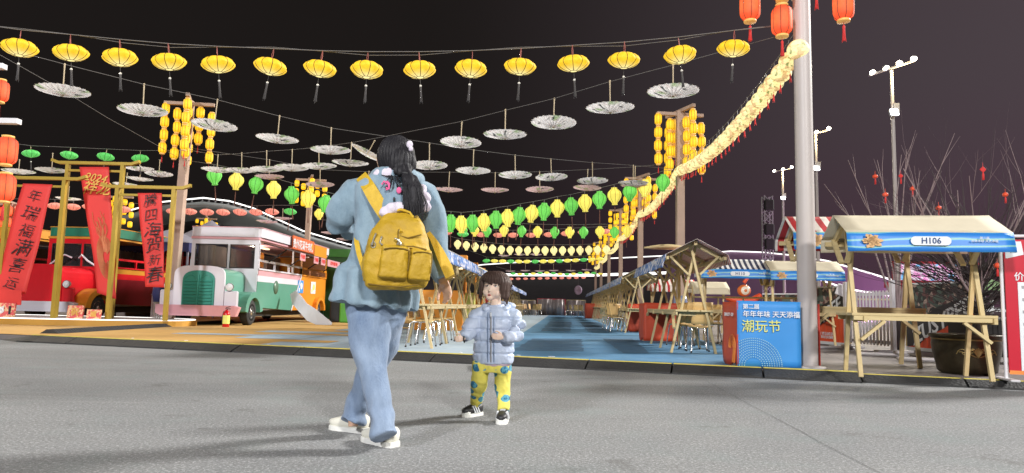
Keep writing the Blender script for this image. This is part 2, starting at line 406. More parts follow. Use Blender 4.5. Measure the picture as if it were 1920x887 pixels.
# carpets: avenue coordinates, woven in bands
def carpet_mat(name, ca, cb, cc, bw=2.6, rh=1.15, seed=0):
    t = NT(name); co = t.coord('Object', rot=(0, 0, AV), loc=(seed, seed*0.7, 0))
    br = t.n('ShaderNodeTexBrick'); t.l(co, br.inputs[0]); br.inputs['Scale'].default_value = 1.0; br.inputs['Brick Width'].default_value = bw; br.inputs['Row Height'].default_value = rh
    br.inputs['Mortar Size'].default_value = 0.0; br.inputs['Bias'].default_value = -0.25; br.inputs['Color1'].default_value = (*ca, 1); br.inputs['Color2'].default_value = (*cb, 1)
    b2 = t.n('ShaderNodeTexBrick'); t.l(t.coord('Object', rot=(0, 0, AV), loc=(1.3+seed, 0.4, 0)), b2.inputs[0]); b2.inputs['Scale'].default_value = 1.0; b2.inputs['Brick Width'].default_value = 1.5; b2.inputs['Row Height'].default_value = 0.33
    b2.inputs['Mortar Size'].default_value = 0.0; b2.inputs['Color1'].default_value = (0, 0, 0, 1); b2.inputs['Color2'].default_value = (1, 1, 1, 1)
    c = t.mix(t.math('MULTIPLY', b2.outputs[0], 0.35), br.outputs[0], cc)
    c = t.mix(t.rng(t.noise(co, 5, 5), 0.4, 0.8, 0, 0.35), c, tuple(min(1, x*1.5) for x in ca))
    t.col(c); t.set(0.9); t.bump(t.noise(co, 150, 2), 0.4, 0.004); return t.m
M['cb'] = carpet_mat('blue_carpet', cr(78, 130, 168), cr(68, 114, 150), cr(98, 138, 164))
M['cg'] = carpet_mat('grey_blue_carpet', cr(158, 176, 190), cr(136, 156, 170), cr(178, 186, 186), seed=3)
M['co'] = carpet_mat('ochre_carpet', cr(192, 148, 80), cr(172, 146, 102), cr(198, 164, 100), 3.2, 1.0, seed=6)
def hit(tt, n):     # point where avenue lateral tt meets the line n behind the kerb
    q0 = KA+KN*n; dd = V*tt-q0
    den = KD.x*U.y-KD.y*U.x
    k = (dd.x*U.y-dd.y*U.x)/den
    p = q0+KD*k; return Vector((p.x, p.y, 0))
def carpet(name, t0, t1, s1, m, z):
    p0, p1 = hit(t0, e+0.01), hit(t1, e+0.01); q0, q1 = av(s1, t0), av(s1, t1); mb = MB()
    mb.add([(p0.x, p0.y, z), (p1.x, p1.y, z), (q1.x, q1.y, z), (q0.x, q0.y, z)], [(0, 1, 2, 3)]); return struct(name, mb, m)
carpet('carpet', -0.95, 3.05, 52, M['cb'], PZ+0.004)
carpet('carpet', -4.5, -0.95, 52, M['cg'], PZ+0.004)
carpet('carpet', -16.0, -4.5, 34, M['co'], PZ+0.004)
mb = MB()   # grey strips fading into the ochre carpet
for (t0, t1, s0, s1) in ((-5.6, -4.5, 11.6, 13.2), (-6.3, -4.5, 13.9, 14.7), (-5.2, -4.5, 15.6, 17.5), (-7.2, -5.6, 12.4, 12.9), (-5.4, -4.5, 19, 22)):
    q = [av(s0, t0), av(s0, t1), av(s1, t1), av(s1, t0)]; mb.add([(p.x, p.y, PZ+0.008) for p in q], [(0, 1, 2, 3)])
struct('carpet_strip', mb, M['cg'])
mb = MB()   # darker carpet tiles in the blue field
for q4 in (((958, 657), (1093, 658), (1089, 635), (1000, 634)), ((1168, 662), (1217, 662), (1187, 635), (1126, 634)), ((1012, 621), (1070, 621), (1071, 603), (1031, 602)), ((1100, 621), (1148, 622), (1122, 604), (1087, 603)), ((905, 680), (930, 680), (925, 670), (900, 670))):
    q = [G(x, y, PZ+0.008) for x, y in q4]; n_ = 9
    for i in range(n_):
        f0, f1 = i/n_, (i+0.78)/n_; l0, l1 = q[0].lerp(q[3], f0), q[0].lerp(q[3], f1); r0, r1 = q[1].lerp(q[2], f0), q[1].lerp(q[2], f1); j = random.uniform(-0.03, 0.03)
        mb.add([l0.lerp(r0, j+0.02), r0.lerp(l0, j), r1.lerp(l1, j), l1.lerp(r1, j+0.02)], [(0, 1, 2, 3)])
M['cbd'] = simple('dark_blue_carpet', cr(70, 108, 138), 0.9, var=0.3, scale=9)
struct('carpet_strip', mb, M['cbd'])
mb = MB()   # and ochre ones laid into the grey
for (t0, t1, s0, s1) in ((-4.5, -3.7, 10.9, 11.5), (-4.5, -3.2, 13.3, 13.8), (-4.5, -3.9, 17.7, 18.8)):
    q = [av(s0, t0), av(s0, t1), av(s1, t1), av(s1, t0)]; mb.add([(p.x, p.y, PZ+0.008) for p in q], [(0, 1, 2, 3)])
struct('carpet_strip', mb, M['co'])
# rubber kerb ramp: each moulded length is a part
t = NT('moulded_black_rubber'); co = t.coord('Object'); f = t.noise(co, 8, 4)
vo = t.n('ShaderNodeTexVoronoi'); vo.inputs['Scale'].default_value = 38; t.l(co, vo.inputs['Vector'])
t.col(t.mix(f, (0.016, 0.016, 0.017), (0.045, 0.045, 0.044))); t.set(0.72); t.bump(vo.outputs['Distance'], 0.5, 0.01); M['ramp'] = t.m
M['yline'] = simple('worn_yellow_edge', cr(216, 200, 90), 0.7, var=0.3, scale=9)
root = thing('kerb_ramp', 'long black rubber kerb ramp with yellow back edge along the street', 'kerb ramp', kp(0, 0))
SEG = 1.02; nseg = int(KL/SEG)+3
for i in range(-1, nseg):
    s0, s1 = i*SEG+0.012, (i+1)*SEG-0.012
    if s0 < 0: 
        if i < 0: continue
    small = s0 > 11.6 and True
    hh = PZ+0.008 if not small else PZ-0.012
    w1 = e-0.02; j0 = random.uniform(-0.012, 0.012); j1 = random.uniform(-0.012, 0.012); mb = MB()
    if small: j0 += 0.09; j1 += 0.09
    prof0 = [kp(s0, j0, 0.001), kp(s0, j0+0.012, 0.02), kp(s0, w1*0.72, hh-0.006), kp(s0, w1*0.76, hh), kp(s0, e+0.05, hh), kp(s0, e+0.05, 0.001)]
    d = KD*(s1-s0)+KN*(j1-j0)*0
    mb.prism(prof0, d)
    part('ramp_segment', mb, M['ramp'], root, root.location)
    mb = MB(); mb.box(kp((s0+s1)/2, e-0.005, hh+0.004), (s1-s0, 0.07 if not small else 0.03, 0.008), Matrix.Rotation(math.atan2(KD.y, KD.x), 3, 'Z'))
    part('edge_stripe', mb, M['yline'], root, root.location)
# end wedge at the left
mb = MB(); p0 = kp(-0.02, 0.02, 0.002); mb.add([kp(-0.55, 0.2, 0.002), kp(-0.45, e+0.05, 0.002), kp(0, 0, 0.002), kp(0, e+0.05, 0.002), kp(0, 0.22, PZ), kp(0, e+0.05, PZ)], [(0, 2, 4), (0, 4, 5, 1), (2, 3, 5, 4), (0, 1, 3, 2), (1, 5, 3)])
part('ramp_end', mb, M['ramp'], root, root.location)
# second cable cover running from the left end of the kerb towards the buses
a = G(92, 626, PZ); b = G(432, 605, PZ); dd = b-a; L = dd.length; dd.normalize(); nn = Vector((-dd.y, dd.x, 0)); nsg = 20
root = thing('cable_ramp', 'narrow black ridged cable ramp crossing the ochre carpet by the stage', 'cable ramp', a)
mes = None
for i in range(nsg):
    if mes is None:
        mb = MB(); l = L/nsg*0.94
        pr = [(0, -0.16, 0), (0, -0.07, 0.055), (0, 0.07, 0.055), (0, 0.16, 0)]; mb.prism(pr, (l, 0, 0))
        for k in range(5): mb.prism([(l*k/5+0.02, -0.165, 0), (l*k/5+0.02, -0.07, 0.068), (l*k/5+0.02, 0.07, 0.068), (l*k/5+0.02, 0.165, 0)], (0.05, 0, 0))
        mes = mb.mesh('ramp_segment', M['ramp'])
    p = dd*(L/nsg*i); link('ramp_segment', mes, root, (p.x, p.y, 0.006), math.atan2(dd.y, dd.x)+random.uniform(-0.02, 0.02))
mb = MB()
for i in range(9):
    x = random.uniform(160, 320); q = G(x, 655+random.uniform(-4, 2), PZ) if 0 else kp(random.uniform(1, 9), 0.5, PZ+0.01); mb.box(q+Vector((0, 0, 0.004)), (0.05, 0.03, 0.006), Matrix.Rotation(random.random()*3, 3, 'Z'))
tag(part('litter', mb, M['white']), kind='stuff')
# ================================================================== POLES
S0 = 8.45
K3 = 457.0
SP = 9.1
RT = [S0+SP*i for i in range(7)]
def rpole(i): 
    Y = RT[i]; x = (1057-960+K3*S0/Y)/1300*Y
    return Vector((x, Y, PZ))
RP = [rpole(i) for i in range(7)]
PH = 5.85                                # top of the wooden poles
lp1 = Vector((-8.55, 17.6, PZ)); lp2 = Vector((-8.50, 28.6, PZ)); lp3 = Vector((-8.5, 39.0, PZ))
root = thing('street_pole', 'thick grey metal pole at the kerb, right of the blue sign box', 'pole', RP[0])
mb = MB(); mb.tube([(0, 0, 0), (0, 0, 3), (0, 0, 7.6)], [0.112, 0.106, 0.096], 28); part('shaft', mb, M['metal_pole'], root)
mb = MB(); mb.lathe([(0.112, 4.62), (0.125, 4.63), (0.125, 4.69), (0.112, 4.70)], 24); mb.box((0.13, 0, 4.66), (0.06, 0.05, 0.06)); part('clamp', mb, M['metal_pole'], root)
mb = MB(); mb.tube([(0.02, -0.115, 5.3), (0.14, -0.1, 5.2), (0.15, -0.08, 4.9), (0.13, -0.06, 4.7)], 0.012, 6); part('cable_loop', mb, M['wire'], root)
mb = MB(); mb.lathe([(0.2, 0), (0.2, 0.02), (0.115, 0.03)], 20); part('base_flange', mb, M['metal_pole'], root)
YA = 0.62
def yoke_pole(base, label, lean=(0, 0), wid=0.19, top=PH, rot=0.0):
    root = thing('lantern_pole', label, 'pole', base, 0, 'wooden lantern poles along the avenue')
    mb = MB(); T = Vector((lean[0], lean[1], top-base.z)); mb.bar((0, 0, 0), T, wid, wid, up=(0, 1, 0)); part('post', mb, M['wood_pole'], root)
    for k, ang in enumerate((0.12+rot, PI/2+0.35+rot)):
        d = Vector((math.cos(ang), math.sin(ang), 0)); z = T.z-0.08+0.085*k
        mb = MB(); mb.bar(T*1.0+Vector((0, 0, z-T.z))-d*YA, T+Vector((0, 0, z-T.z))+d*YA, 0.09, 0.08); part('crossbeam', mb, M['wood_pole'], root)
    return root, T
def barrel(mi=0, r=0.098, h=0.26, mat='l_barrel'):
    prof = [(r*0.62, -h/2), (r*0.90, -h*0.41), (r, -h*0.30), (r*1.02, 0), (r, h*0.30), (r*0.90, h*0.41), (r*0.62, h/2)]
    mb = MB(); mb.lathe(prof, 16, lobes=8, dep=0.06); return mb.mesh('shade', M[mat])
def barrel_frame(r=0.098, h=0.26, mat='rib', rr=0.0045):
    prof = [(r*0.62, -h/2), (r*0.90, -h*0.41), (r, -h*0.30), (r*1.02, 0), (r, h*0.30), (r*0.90, h*0.41), (r*0.62, h/2)]
    mb = MB()
    for j in range(8):
        a = 2*PI*j/8+PI/8; mb.tube([((q*1.005)*math.cos(a), (q*1.005)*math.sin(a), z) for q, z in prof], rr, 4)
    return mb.mesh('frame', M[mat])
def barrel_bands(r=0.098, h=0.26, mat='rib_gold'):
    res = []
    for sgn in (-1, 1):
        mb = MB(); mb.lathe([(0.0, sgn*h/2), (r*0.55, sgn*h/2), (r*0.62, sgn*(h/2+0.008)), (r*0.62, sgn*(h/2+0.03)), (r*0.5, sgn*(h/2+0.034)), (0.0, sgn*(h/2+0.034))], 12)
        res.append(mb.mesh('band', M[mat]))
    return res
b_sh, b_fr, b_bd = barrel(), barrel_frame(), barrel_bands()
r_sh, r_fr, r_bd = barrel(0, 0.125, 0.36, 'l_red'), barrel_frame(0.125, 0.36, 'rib'), barrel_bands(0.125, 0.36)
def tassel_mesh(L=0.2, r=0.02, mat='tassel_red', z0=0.0, bead=None, cord=0.05):
    mb = MB(); mb.tube([(0, 0, z0), (0, 0, z0-cord)], 0.003, 4)
    if bead: mb.ball((0, 0, z0-cord), 0.016, 8, 6, mi=1)
    mb.lathe([(0.004, z0-cord), (r*0.8, z0-cord-0.02), (r*0.7, z0-cord-0.05), (r, z0-cord-L), (r*0.9, z0-cord-L-0.002)], 8, smooth=True)
    for k in range(7):
        a = k*0.9; mb.tube([(r*0.7*math.cos(a), r*0.7*math.sin(a), z0-cord-L*0.6), (r*1.1*math.cos(a), r*1.1*math.sin(a), z0-cord-L-0.012*(k % 3))], 0.0025, 3)
    return mb.mesh('tassel', [M[mat], M[bead or mat]])
t_red = tassel_mesh(0.13, 0.014, 'tassel_red', -0.18); t_red_big = tassel_mesh(0.2, 0.022, 'tassel_red', -0.2)
def cluster(T0, gl, group, n=4, kind='y', step=0.345, parts=True, rot=0.0, off0=0.24, ya=YA, gname='barrel_lantern'):
    """eight short strings of barrel lanterns from the crossbeams"""
    k = 0
    sx_ = sorted((T0+Vector((math.cos(an), math.sin(an), 0))*ya*f).x/(T0+Vector((math.cos(an), math.sin(an), 0))*ya*f).y for an in (0.12+rot, PI/2+0.35+rot) for f in (-0.93, -0.45, 0.45, 0.93))
    for ang in (0.12+rot, PI/2+0.35+rot):
        d = Vector((math.cos(ang), math.sin(ang), 0))
        for f in (-0.93, -0.45, 0.45, 0.93):
            top = T0+d*ya*f; o0 = off0+(0.0, 0.13, 0.06, 0.19)[k % 4]; m = n - (1 if abs(f) < 0.6 and k % 2 == 0 else 0)
            col_ = sx_.index(top.x/top.y)
            for i in range(m):
                label = '%s lantern down the %s string from the left, %s' % (ORD[i] if i < m-1 else 'lowest', ORD[col_], gl)
                p = top-Vector((0, 0, o0+i*step))+Vector((random.uniform(-.012, .012), random.uniform(-.012, .012), 0))
                sh, fr, bd, tt = (b_sh, b_fr, b_bd, t_red) if kind == 'y' else (r_sh, r_fr, r_bd, t_red_big)
                if parts:
                    r = thing(gname, label, 'lantern', p, random.random()*3, group)
                    link('shade', sh, r); link('frame', fr, r); [link('band', q_, r) for q_ in bd]
                    if i == m-1: link('tassel', tt, r)
                else:
                    o = link(gname, sh, None, p, random.random()*3); tag(o, label, 'lantern', group)
            k += 1
lab = ['', 'wooden lantern pole behind the red striped stall, second pole of the right row', 'third wooden pole of the right row, hung with amber lanterns', 'fourth wooden pole of the right row beside the far stalls',
       'fifth wooden pole of the right row', 'sixth wooden pole of the right row', 'last and smallest wooden pole at the end of the right row']
for i in range(1, 7):
    r, T = yoke_pole(RP[i], lab[i])
    cluster(RP[i]+T, '%s right wooden pole' % ORD[i], 'amber lanterns on the %s right pole' % ORD[i], n=4 if i < 4 else 3, parts=(i < 3))
r, T = yoke_pole(lp1, 'tall wooden lantern pole between the red scroll banners and the white bus', (0.10, 0.0))
cluster(lp1+T, 'pole beside the scroll banners', 'amber lanterns on the left pole', n=4)
r, T = yoke_pole(lp2, 'wooden lantern pole standing behind the white and orange bus', (0.06, 0))
cluster(lp2+T, 'pole behind the white bus', 'amber lanterns on the pole behind the bus', n=3, parts=False)
q = P(222, 366, 30); b_ = Vector((q.x, q.y, PZ)); r, T = yoke_pole(b_, 'distant wooden lantern pole seen between the two right scroll banners', (0, 0), top=q.z)
cluster(b_+T, 'seen between two scroll banners', 'amber lanterns between the scroll banners', n=4, parts=False, step=0.42)
q = P(388, 408, 44); b_ = Vector((q.x, q.y, PZ)); r, T = yoke_pole(b_, 'far wooden lantern pole whose bunch shows over the roof of the white bus', (0, 0), top=q.z)
cluster(b_+T, 'over the white bus roof', 'amber lanterns over the bus roof', n=3, parts=False, step=0.42)
q = P(22, 380, 27); b_ = Vector((q.x, q.y, PZ)); r, T = yoke_pole(b_, 'distant lantern pole behind the leftmost scroll banner', (0, 0), top=q.z)
cluster(b_+T, 'red bunch behind the leftmost banner', 'orange lanterns behind the left banner', n=4, kind='r', parts=False, step=0.44)
# red lanterns hanging round the near metal pole
def red_lantern(px, py, Y, label, rz=0, tas=True, grp=None, scale=1.0):
    p = P(px, py, Y); r = thing('red_lantern', label, 'lantern', p, rz, grp); r.scale = (scale,)*3
    link('shade', r_sh, r); link('frame', r_fr, r); [link('band', q_, r) for q_ in r_bd]
    if tas: link('tassel', t_red_big, r)
    return r
red_lantern(1406, 12, 8.5, 'red barrel lantern with gold bands, leftmost of the three beside the metal pole top', 0.2)
red_lantern(1466, 39, 8.3, 'red barrel lantern touching the left side of the grey metal pole', 0.7, scale=1.0)
red_lantern(1466, -28, 8.3, 'red lantern above another red lantern at the left side of the metal pole', 0.4, tas=False)
red_lantern(1581, 10, 8.2, 'red barrel lantern with tassel hanging alone to the right of the metal pole', 1.0)
red_lantern(1530, -46, 8.7, 'red lantern cut by the top edge whose tassel hangs just right of the metal pole', 1.0)
mb = MB()
for px, py in ((1406, -25), (1466, -60), (1581, -30)):
    p = P(px, py, 8.35); mb.tube([p, p+Vector((0, 0, 0.9))], 0.005, 4)
tag(part('hanging_wires', mb, M['wire']), 'thin wires that carry the red lanterns beside the metal pole', 'wire')
# lantern stand with red lanterns at the left edge of the picture
b0 = G(-52, 660, PZ); b0 = Vector((P(-120, 400, 9.6).x, 9.6, PZ))
root = thing('lantern_stand', 'white timber lantern stand at the left edge with short arms over red lanterns', 'lantern stand', b0)
zt = P(0, 120, 9.6).z
mb = MB(); mb.bar((0, 0, 0), (0, 0, zt+0.12), 0.14, 0.14, up=(0, 1, 0)); part('post', mb, M['wood_pole'], root)
for (px, py) in ((36, 228), (9, 125)):
    q = P(px, py, 9.4)-b0; mb = MB(); mb.bar((-0.3, -0.2, q.z), (q.x, q.y, q.z), 0.10, 0.07); part('arm', mb, M['white'], root)
for (px, py, l, tas, sc_) in ((13, 283, 'large red lantern directly under the white arm at the left edge', False, 1.0), (9, 352, 'lower red lantern beside the left scroll banner under another red lantern', True, 1.0),
        (1, 171, 'highest red lantern cut by the left edge', True, 0.8)):
    red_lantern(px, py, 9.4, l, 0.3, tas, scale=sc_)
# ================================================================== HANGING STRINGS
def wire(pts, label, r=0.006, cat='wire'):
    mb = MB(); mb.tube(pts, r, 4); return tag(part('string_wire', mb, M['wire'], None), label, cat)
flat_prof = lambda R, H: [(R*0.25, H*0.60), (R*0.45, H*0.57), (R*0.70, H*0.46), (R*0.90, H*0.26), (R*0.99, H*0.07), (R, 0), (R*0.98, -H*0.09), (R*0.87, -H*0.28), (R*0.66, -H*0.48), (R*0.42, -H*0.60), (R*0.25, -H*0.66)]
def flat_meshes(mat, rib, R=0.205, H=0.15, n=9):
    pr = flat_prof(R, H); mb = MB(); mb.lathe(pr, n*6, lobes=n, dep=0.10); sh = mb.mesh('shade', M[mat]); mb = MB()
    for j in range(n):
        a = 2*PI*j/n; mb.tube([((q*0.905+0.002)*math.cos(a), (q*0.905+0.002)*math.sin(a), z*1.01) for q, z in pr], 0.0042, 4)
    mb.tube([(R*0.235*math.cos(2*PI*j/12), R*0.235*math.sin(2*PI*j/12), -H*0.665) for j in range(13)], 0.004, 4)
    return sh, mb.mesh('frame', M[rib])
FY = flat_meshes('l_yellow', 'rib'); FG = flat_meshes('l_green', 'rib_green'); FP = flat_meshes('l_pink', 'rib'); FL = flat_meshes('l_lime', 'rib')
dia_prof = lambda R, H: [(R*0.42, H*0.5), (R*0.40, H*0.44), (R*0.62, H*0.36), (R*0.90, H*0.24), (R, H*0.10), (R*0.98, -0.02*H), (R*0.80, -H*0.18), (R*0.52, -H*0.32), (R*0.36, -H*0.42), (R*0.42, -H*0.5)]
def dia_meshes(mat, rib, R=0.185, H=0.44, n=8):
    pr = dia_prof(R, H); mb = MB(); mb.lathe(pr, n*4, lobes=n, dep=0.07); sh = mb.mesh('shade', M[mat]); mb = MB()
    for j in range(n):
        a = 2*PI*j/n; mb.tube([((q*0.935+0.001)*math.cos(a), (q*0.935+0.001)*math.sin(a), z) for q, z in pr], 0.0045, 4)
    return sh, mb.mesh('frame', M[rib])
DG = dia_meshes('l_leaf', 'rib_green'); DY = dia_meshes('l_lime', 'rib'); DC = dia_meshes('l_cream', 'rib', 0.19, 0.46)
tas_dark = tassel_mesh(0.21, 0.016, 'tassel_dark', -0.12, 'bead', 0.09)
tas_brown = tassel_mesh(0.34, 0.014, 'tassel_brown', -0.22, None, 0.05)
_cord = {}
def cord_mesh(L, z0, mat='cord_red'):
    k = (round(L, 2), round(z0, 2), mat)
    if k not in _cord:
        mb = MB(); mb.tube([(0, 0, z0), (0.008, 0, z0+k[0]*0.5), (0, 0, z0+k[0])], 0.0045, 4); mb.tube([(0, 0.01, z0), (-0.008, 0.01, z0+k[0]*0.5), (0, 0, z0+k[0])], 0.003, 4)
        _cord[k] = mb.mesh('cord', M[mat])
    return _cord[k]
def hang(name, label, group, p, meshes, cordL, z0, tassel=None, parts=True, tilt=0.10, cm='cord_red'):
    if not parts:
        return tag(link(name, meshes[0], None, p, random.random()), label, 'lantern', group)
    r = tag(link(name, None, None, p, rot=(random.uniform(-tilt, tilt), random.uniform(-tilt, tilt), random.random()*6)), label, 'lantern', group)
    link('shade', meshes[0], r); link('frame', meshes[1], r)
    if cordL: link('cord', cord_mesh(cordL, z0, cm), r)
    if tassel: link('tassel', tassel, r)
    return r
def lantern_string(nm, pts, A, B, meshes, label, group, ends=(), cordL=0.16, z0=0.09, tassel=None, parts=True, wl=None, alt=None, cm='cord_red', wr=0.006):
    hooks = [Vector(e_) for e_ in ends[:1]]
    for i, (px, py) in enumerate(pts):
        p = on_plane(px, py, A, B); ms = meshes[i % len(meshes)]; lb = label(i) if callable(label) else label
        hang(nm, lb, group, p, ms, cordL, z0, tassel, parts, cm=cm); hooks.append(p+Vector((0, 0, z0+cordL)))
    if len(ends) > 1: hooks.append(Vector(ends[1]))
    if wl: wire(hooks, wl, wr)
    return hooks
# --- yellow lobed lanterns across the top
xs = [(37, 90), (133, 99), (225, 108), (317, 116), (409, 121), (507, 125), (600, 129), (688, 131), (787, 131), (883, 129), (975, 125), (1075, 119), (1170, 113), (1275, 103), (1375, 91)]
A, B = (-9.1, RP[0].y), (RP[0].x, RP[0].y)
endr = on_plane(1487, 46, A, B); endl = on_plane(-90, 38, A, B)
hk = lantern_string('flat_lantern', xs, A, B, [FY], lambda i: '%s yellow lobed lantern from the left on the top string' % ORD[i] if i < 14 else 'last yellow lobed lantern of the top string, next to the metal pole',
    'yellow flat lanterns on the top string', (endl, endr), 0.15, 0.085, tas_dark, wl='pale wire that carries the row of yellow lanterns across the top')
wire([h+Vector((0, 0.02, 0.035*math.sin(i*1.3)-0.01)) for i, h in enumerate(hk)], 'second thin cable twisted along the top row of yellow lanterns', 0.004)
# --- green flat lanterns at the left
A, B = (-14, lp1.y), (lp1.x, lp1.y)
lantern_string('flat_lantern', [(58, 288), (130, 291), (198, 294), (263, 297)], A, B, [FG], lambda i: '%s green flat lantern from the left above the scroll banners' % ORD[i], 'green flat lanterns above the scroll banners',
    (on_plane(-30, 262, A, B), on_plane(343, 282, A, B)), 0.12, 0.085, tas_dark, wl='wire of the green flat lanterns at the left', cm='bamboo')
# --- umbrellas
def umbrella_mesh(R=0.36, n=24, mat='umb_a', dome=0.07):
    mb = MB(); N = n*2; prof = [(0.0, -dome), (R*0.12, -dome*0.97), (R*0.4, -dome*0.75), (R*0.75, -dome*0.32), (R, 0.0), (R*0.985, 0.012), (R*0.75, -dome*0.32+0.012), (R*0.4, -dome*0.75+0.012), (0.0, -dome+0.012)]
    vs = []
    for r, z in prof:
        for j in range(N):
            a = 2*PI*j/N; k = 1-(0.03 if (j % 2 and r > R*0.9) else 0); vs.append((r*k*math.cos(a), r*k*math.sin(a), z-(0.006 if j % 2 and r > R*0.2 else 0)))
    fs = [(i*N+j, i*N+(j+1) % N, (i+1)*N+(j+1) % N, (i+1)*N+j) for i in range(len(prof)-1) for j in range(N)]
    mb.add(vs, fs, 0, False); return mb.mesh('canopy', M[mat], fix=True)
def umbrella_ribs(R=0.36, n=24, dome=0.07):
    mb = MB()
    for j in range(n):
        a = 2*PI*j/n; c_, s_ = math.cos(a), math.sin(a)
        mb.tube([(0.03*c_, 0.03*s_, -dome+0.02), (R*0.4*c_, R*0.4*s_, -dome*0.75+0.018), (R*0.75*c_, R*0.75*s_, -dome*0.32+0.018), (R*1.015*c_, R*1.015*s_, 0.006)], 0.0035, 3)
    mb.lathe([(0.001, -dome-0.02), (0.018, -dome-0.012), (0.022, -dome), (0.001, -dome+0.002)], 8)
    return mb.mesh('ribs', M['bamboo'])
UMA, UMB_, URB = umbrella_mesh(), umbrella_mesh(mat='umb_b'), umbrella_ribs()
_stick = {}
def stick_mesh(L):
    k = round(L, 2)
    if k not in _stick: mb = MB(); mb.tube([(0, 0, -0.06), (0, 0, k*0.75), (0, 0, k)], [0.009, 0.009, 0.012], 6); mb.ball((0, 0, k), (0.016, 0.016, 0.02), 6, 4); _stick[k] = mb.mesh('handle', M['bamboo'])
    return _stick[k]
def umbrella(p, hook_z, label, group=None, mat=UMA, tilt=(0.0, 0.0), parts=True):
    r = tag(link('paper_umbrella', None, None, p, rot=(tilt[0]+random.uniform(-.05, .05), tilt[1]+random.uniform(-.05, .05), random.random()*6)), label, 'umbrella', group); r.rotation_mode = 'ZXY'
    link('canopy', mat, r)
    if parts: link('ribs', URB, r)
    link('handle', stick_mesh(max(0.1, hook_z-p.z)), r)
def umb_string(pts, A, B, label, group, ends=(), mat=UMA, wl=None, parts=True, hookdz=0.42):
    hooks = [] if not ends else [Vector(ends[0])]
    n = len(pts)
    for i, q in enumerate(pts):
        p = on_plane(q[0], q[1], A, B); hz = on_plane(q[0], q[2], A, B).z if len(q) > 2 else p.z+hookdz
        ti = q[3] if len(q) > 3 else (0, 0)
        umbrella(p, hz, label(i), group, mat, ti, parts); hooks.append(Vector((p.x, p.y, hz)))
    if len(ends) > 1: hooks.append(Vector(ends[1]))
    if wl: wire(hooks, wl, 0.005)
L0 = (-9.1, 8.45); R0 = (RP[0].x, RP[0].y); R1 = (RP[1].x, RP[1].y); L1 = (lp1.x, lp1.y)
umb_string([(118, 170, 120), (268, 207, 158), (402, 235, 186), (520, 260, 217), (620, 281, 240), (805, 310, 268), (887, 320, 281), (966, 328, 291), (1034, 332, 298), (1111, 339, 305), (1187, 343, 310)], L0, R1,
    lambda i: '%s painted paper umbrella along the wire falling from upper left to the second right pole' % ORD[i], 'umbrellas on the wire from upper left', (on_plane(-60, 72, L0, R1), on_plane(1272, 318, L0, R1)), wl='long wire falling from the upper left corner towards the second right pole')
umb_string([(1262, 171, 122), (1144, 202, 153), (1038, 230, 185), (947, 252, 207), (864, 267, 228), (690, 287, 262, (0.24, 0.5)), (657, 305, 268), (598, 311, 276), (547, 314, 281), (500, 317, 284), (453, 319, 288), (407, 318, 291)], R0, L1,
    lambda i: '%s painted paper umbrella along the wire falling from the metal pole to the left pole' % ORD[i] if i != 5 else 'tilted paper umbrella seen edge-on just above the head of the person in blue', 'umbrellas on the wire from the metal pole', (on_plane(1487, 60, R0, L1), on_plane(345, 280, R0, L1)), wl='long wire falling from the metal pole towards the left wooden pole')
umb_string([(505, 331, 300), (600, 346, 318), (690, 352, 322), (841, 355, 323), (928, 356, 324), (1012, 355, 322), (1101, 352, 318), (1190, 348, 313)], L1, R1,
    lambda i: '%s pinkish paper umbrella of the lower flat row behind' % ORD[i], 'pinkish umbrellas of the lower row', (on_plane(345, 276, L1, R1), on_plane(1270, 305, L1, R1)), UMB_, wl='wire between the left wooden pole and the second right pole')
for (px, py, Y, hy, lb) in ((35, 321, 17, 300, 'paper umbrella at the far left under the green lanterns'), (97, 319, 17, 288, 'paper umbrella between the left banner and the tall middle gate'),
        (262, 316, 19, 290, 'paper umbrella right of the middle scroll banner, upper one'), (298, 326, 19, 300, 'paper umbrella touching the left wooden pole'), (262, 335, 20, 312, 'paper umbrella right of the middle scroll banner, lower one'),
        (236, 346, 21, 325, 'small paper umbrella over the right scroll banner'), (60, 395, 22, 370, 'low paper umbrella behind the left scroll banner'), (128, 372, 22, 350, 'low paper umbrella left of the middle banner'),
        (500, 415, 24, 398, 'small low paper umbrella above the windscreen side of the bus'), (530, 409, 25, 392, 'small low paper umbrella above the orange bus sign'),
        (620, 436, 26, 420, 'small low paper umbrella right of the pole behind the bus'), (646, 448, 30, 434, 'low flat umbrella beside the sleeve of the person in blue')):
    p = P(px, py, Y); umbrella(p, P(px, hy, Y).z, lb, 'scattered umbrellas on the left', UMB_ if px > 450 else UMA)
# --- diamond lanterns between the first wooden poles
dl = [(402, 331), (443, 340), (480, 347), (513, 356), (547, 366), (578, 373), (610, 382)]
dr = [(818, 418), (845, 419), (865, 421), (886, 419), (907, 417), (930, 412), (952, 409), (973, 405), (997, 401), (1020, 397), (1045, 391), (1071, 387), (1097, 381), (1124, 375), (1152, 368), (1181, 361), (1209, 353), (1243, 343)]
mid = [(x, 382+ (418-382)*math.sin((x-610)/208*PI/2)) for x in (640, 668, 697, 727, 757, 788)]
pts = dl+mid+dr
def dlab(i):
    c = ('green', 'yellow')[i % 2]; 
    if i < 7: return '%s diamond lantern, %s from the left over the bus' % (c, ORD[i])
    if i < 13: return '%s diamond lantern, %s from the left behind the person in blue' % (c, ORD[i-7])
    return '%s diamond lantern, %s from the right in the long green and yellow row' % (c, ORD[len(pts)-1-i])
lantern_string('diamond_lantern', pts, L1, R1, [DG, DY], dlab, 'green and yellow diamond lanterns of the near row', (on_plane(345, 300, L1, R1), on_plane(1268, 318, L1, R1)), 0.09, 0.22, tas_brown, wl='sagging wire of the near green and yellow diamond lanterns', cm='wire')
A, B = (-8.5, 28.0), (RP[2].x, 26.65)
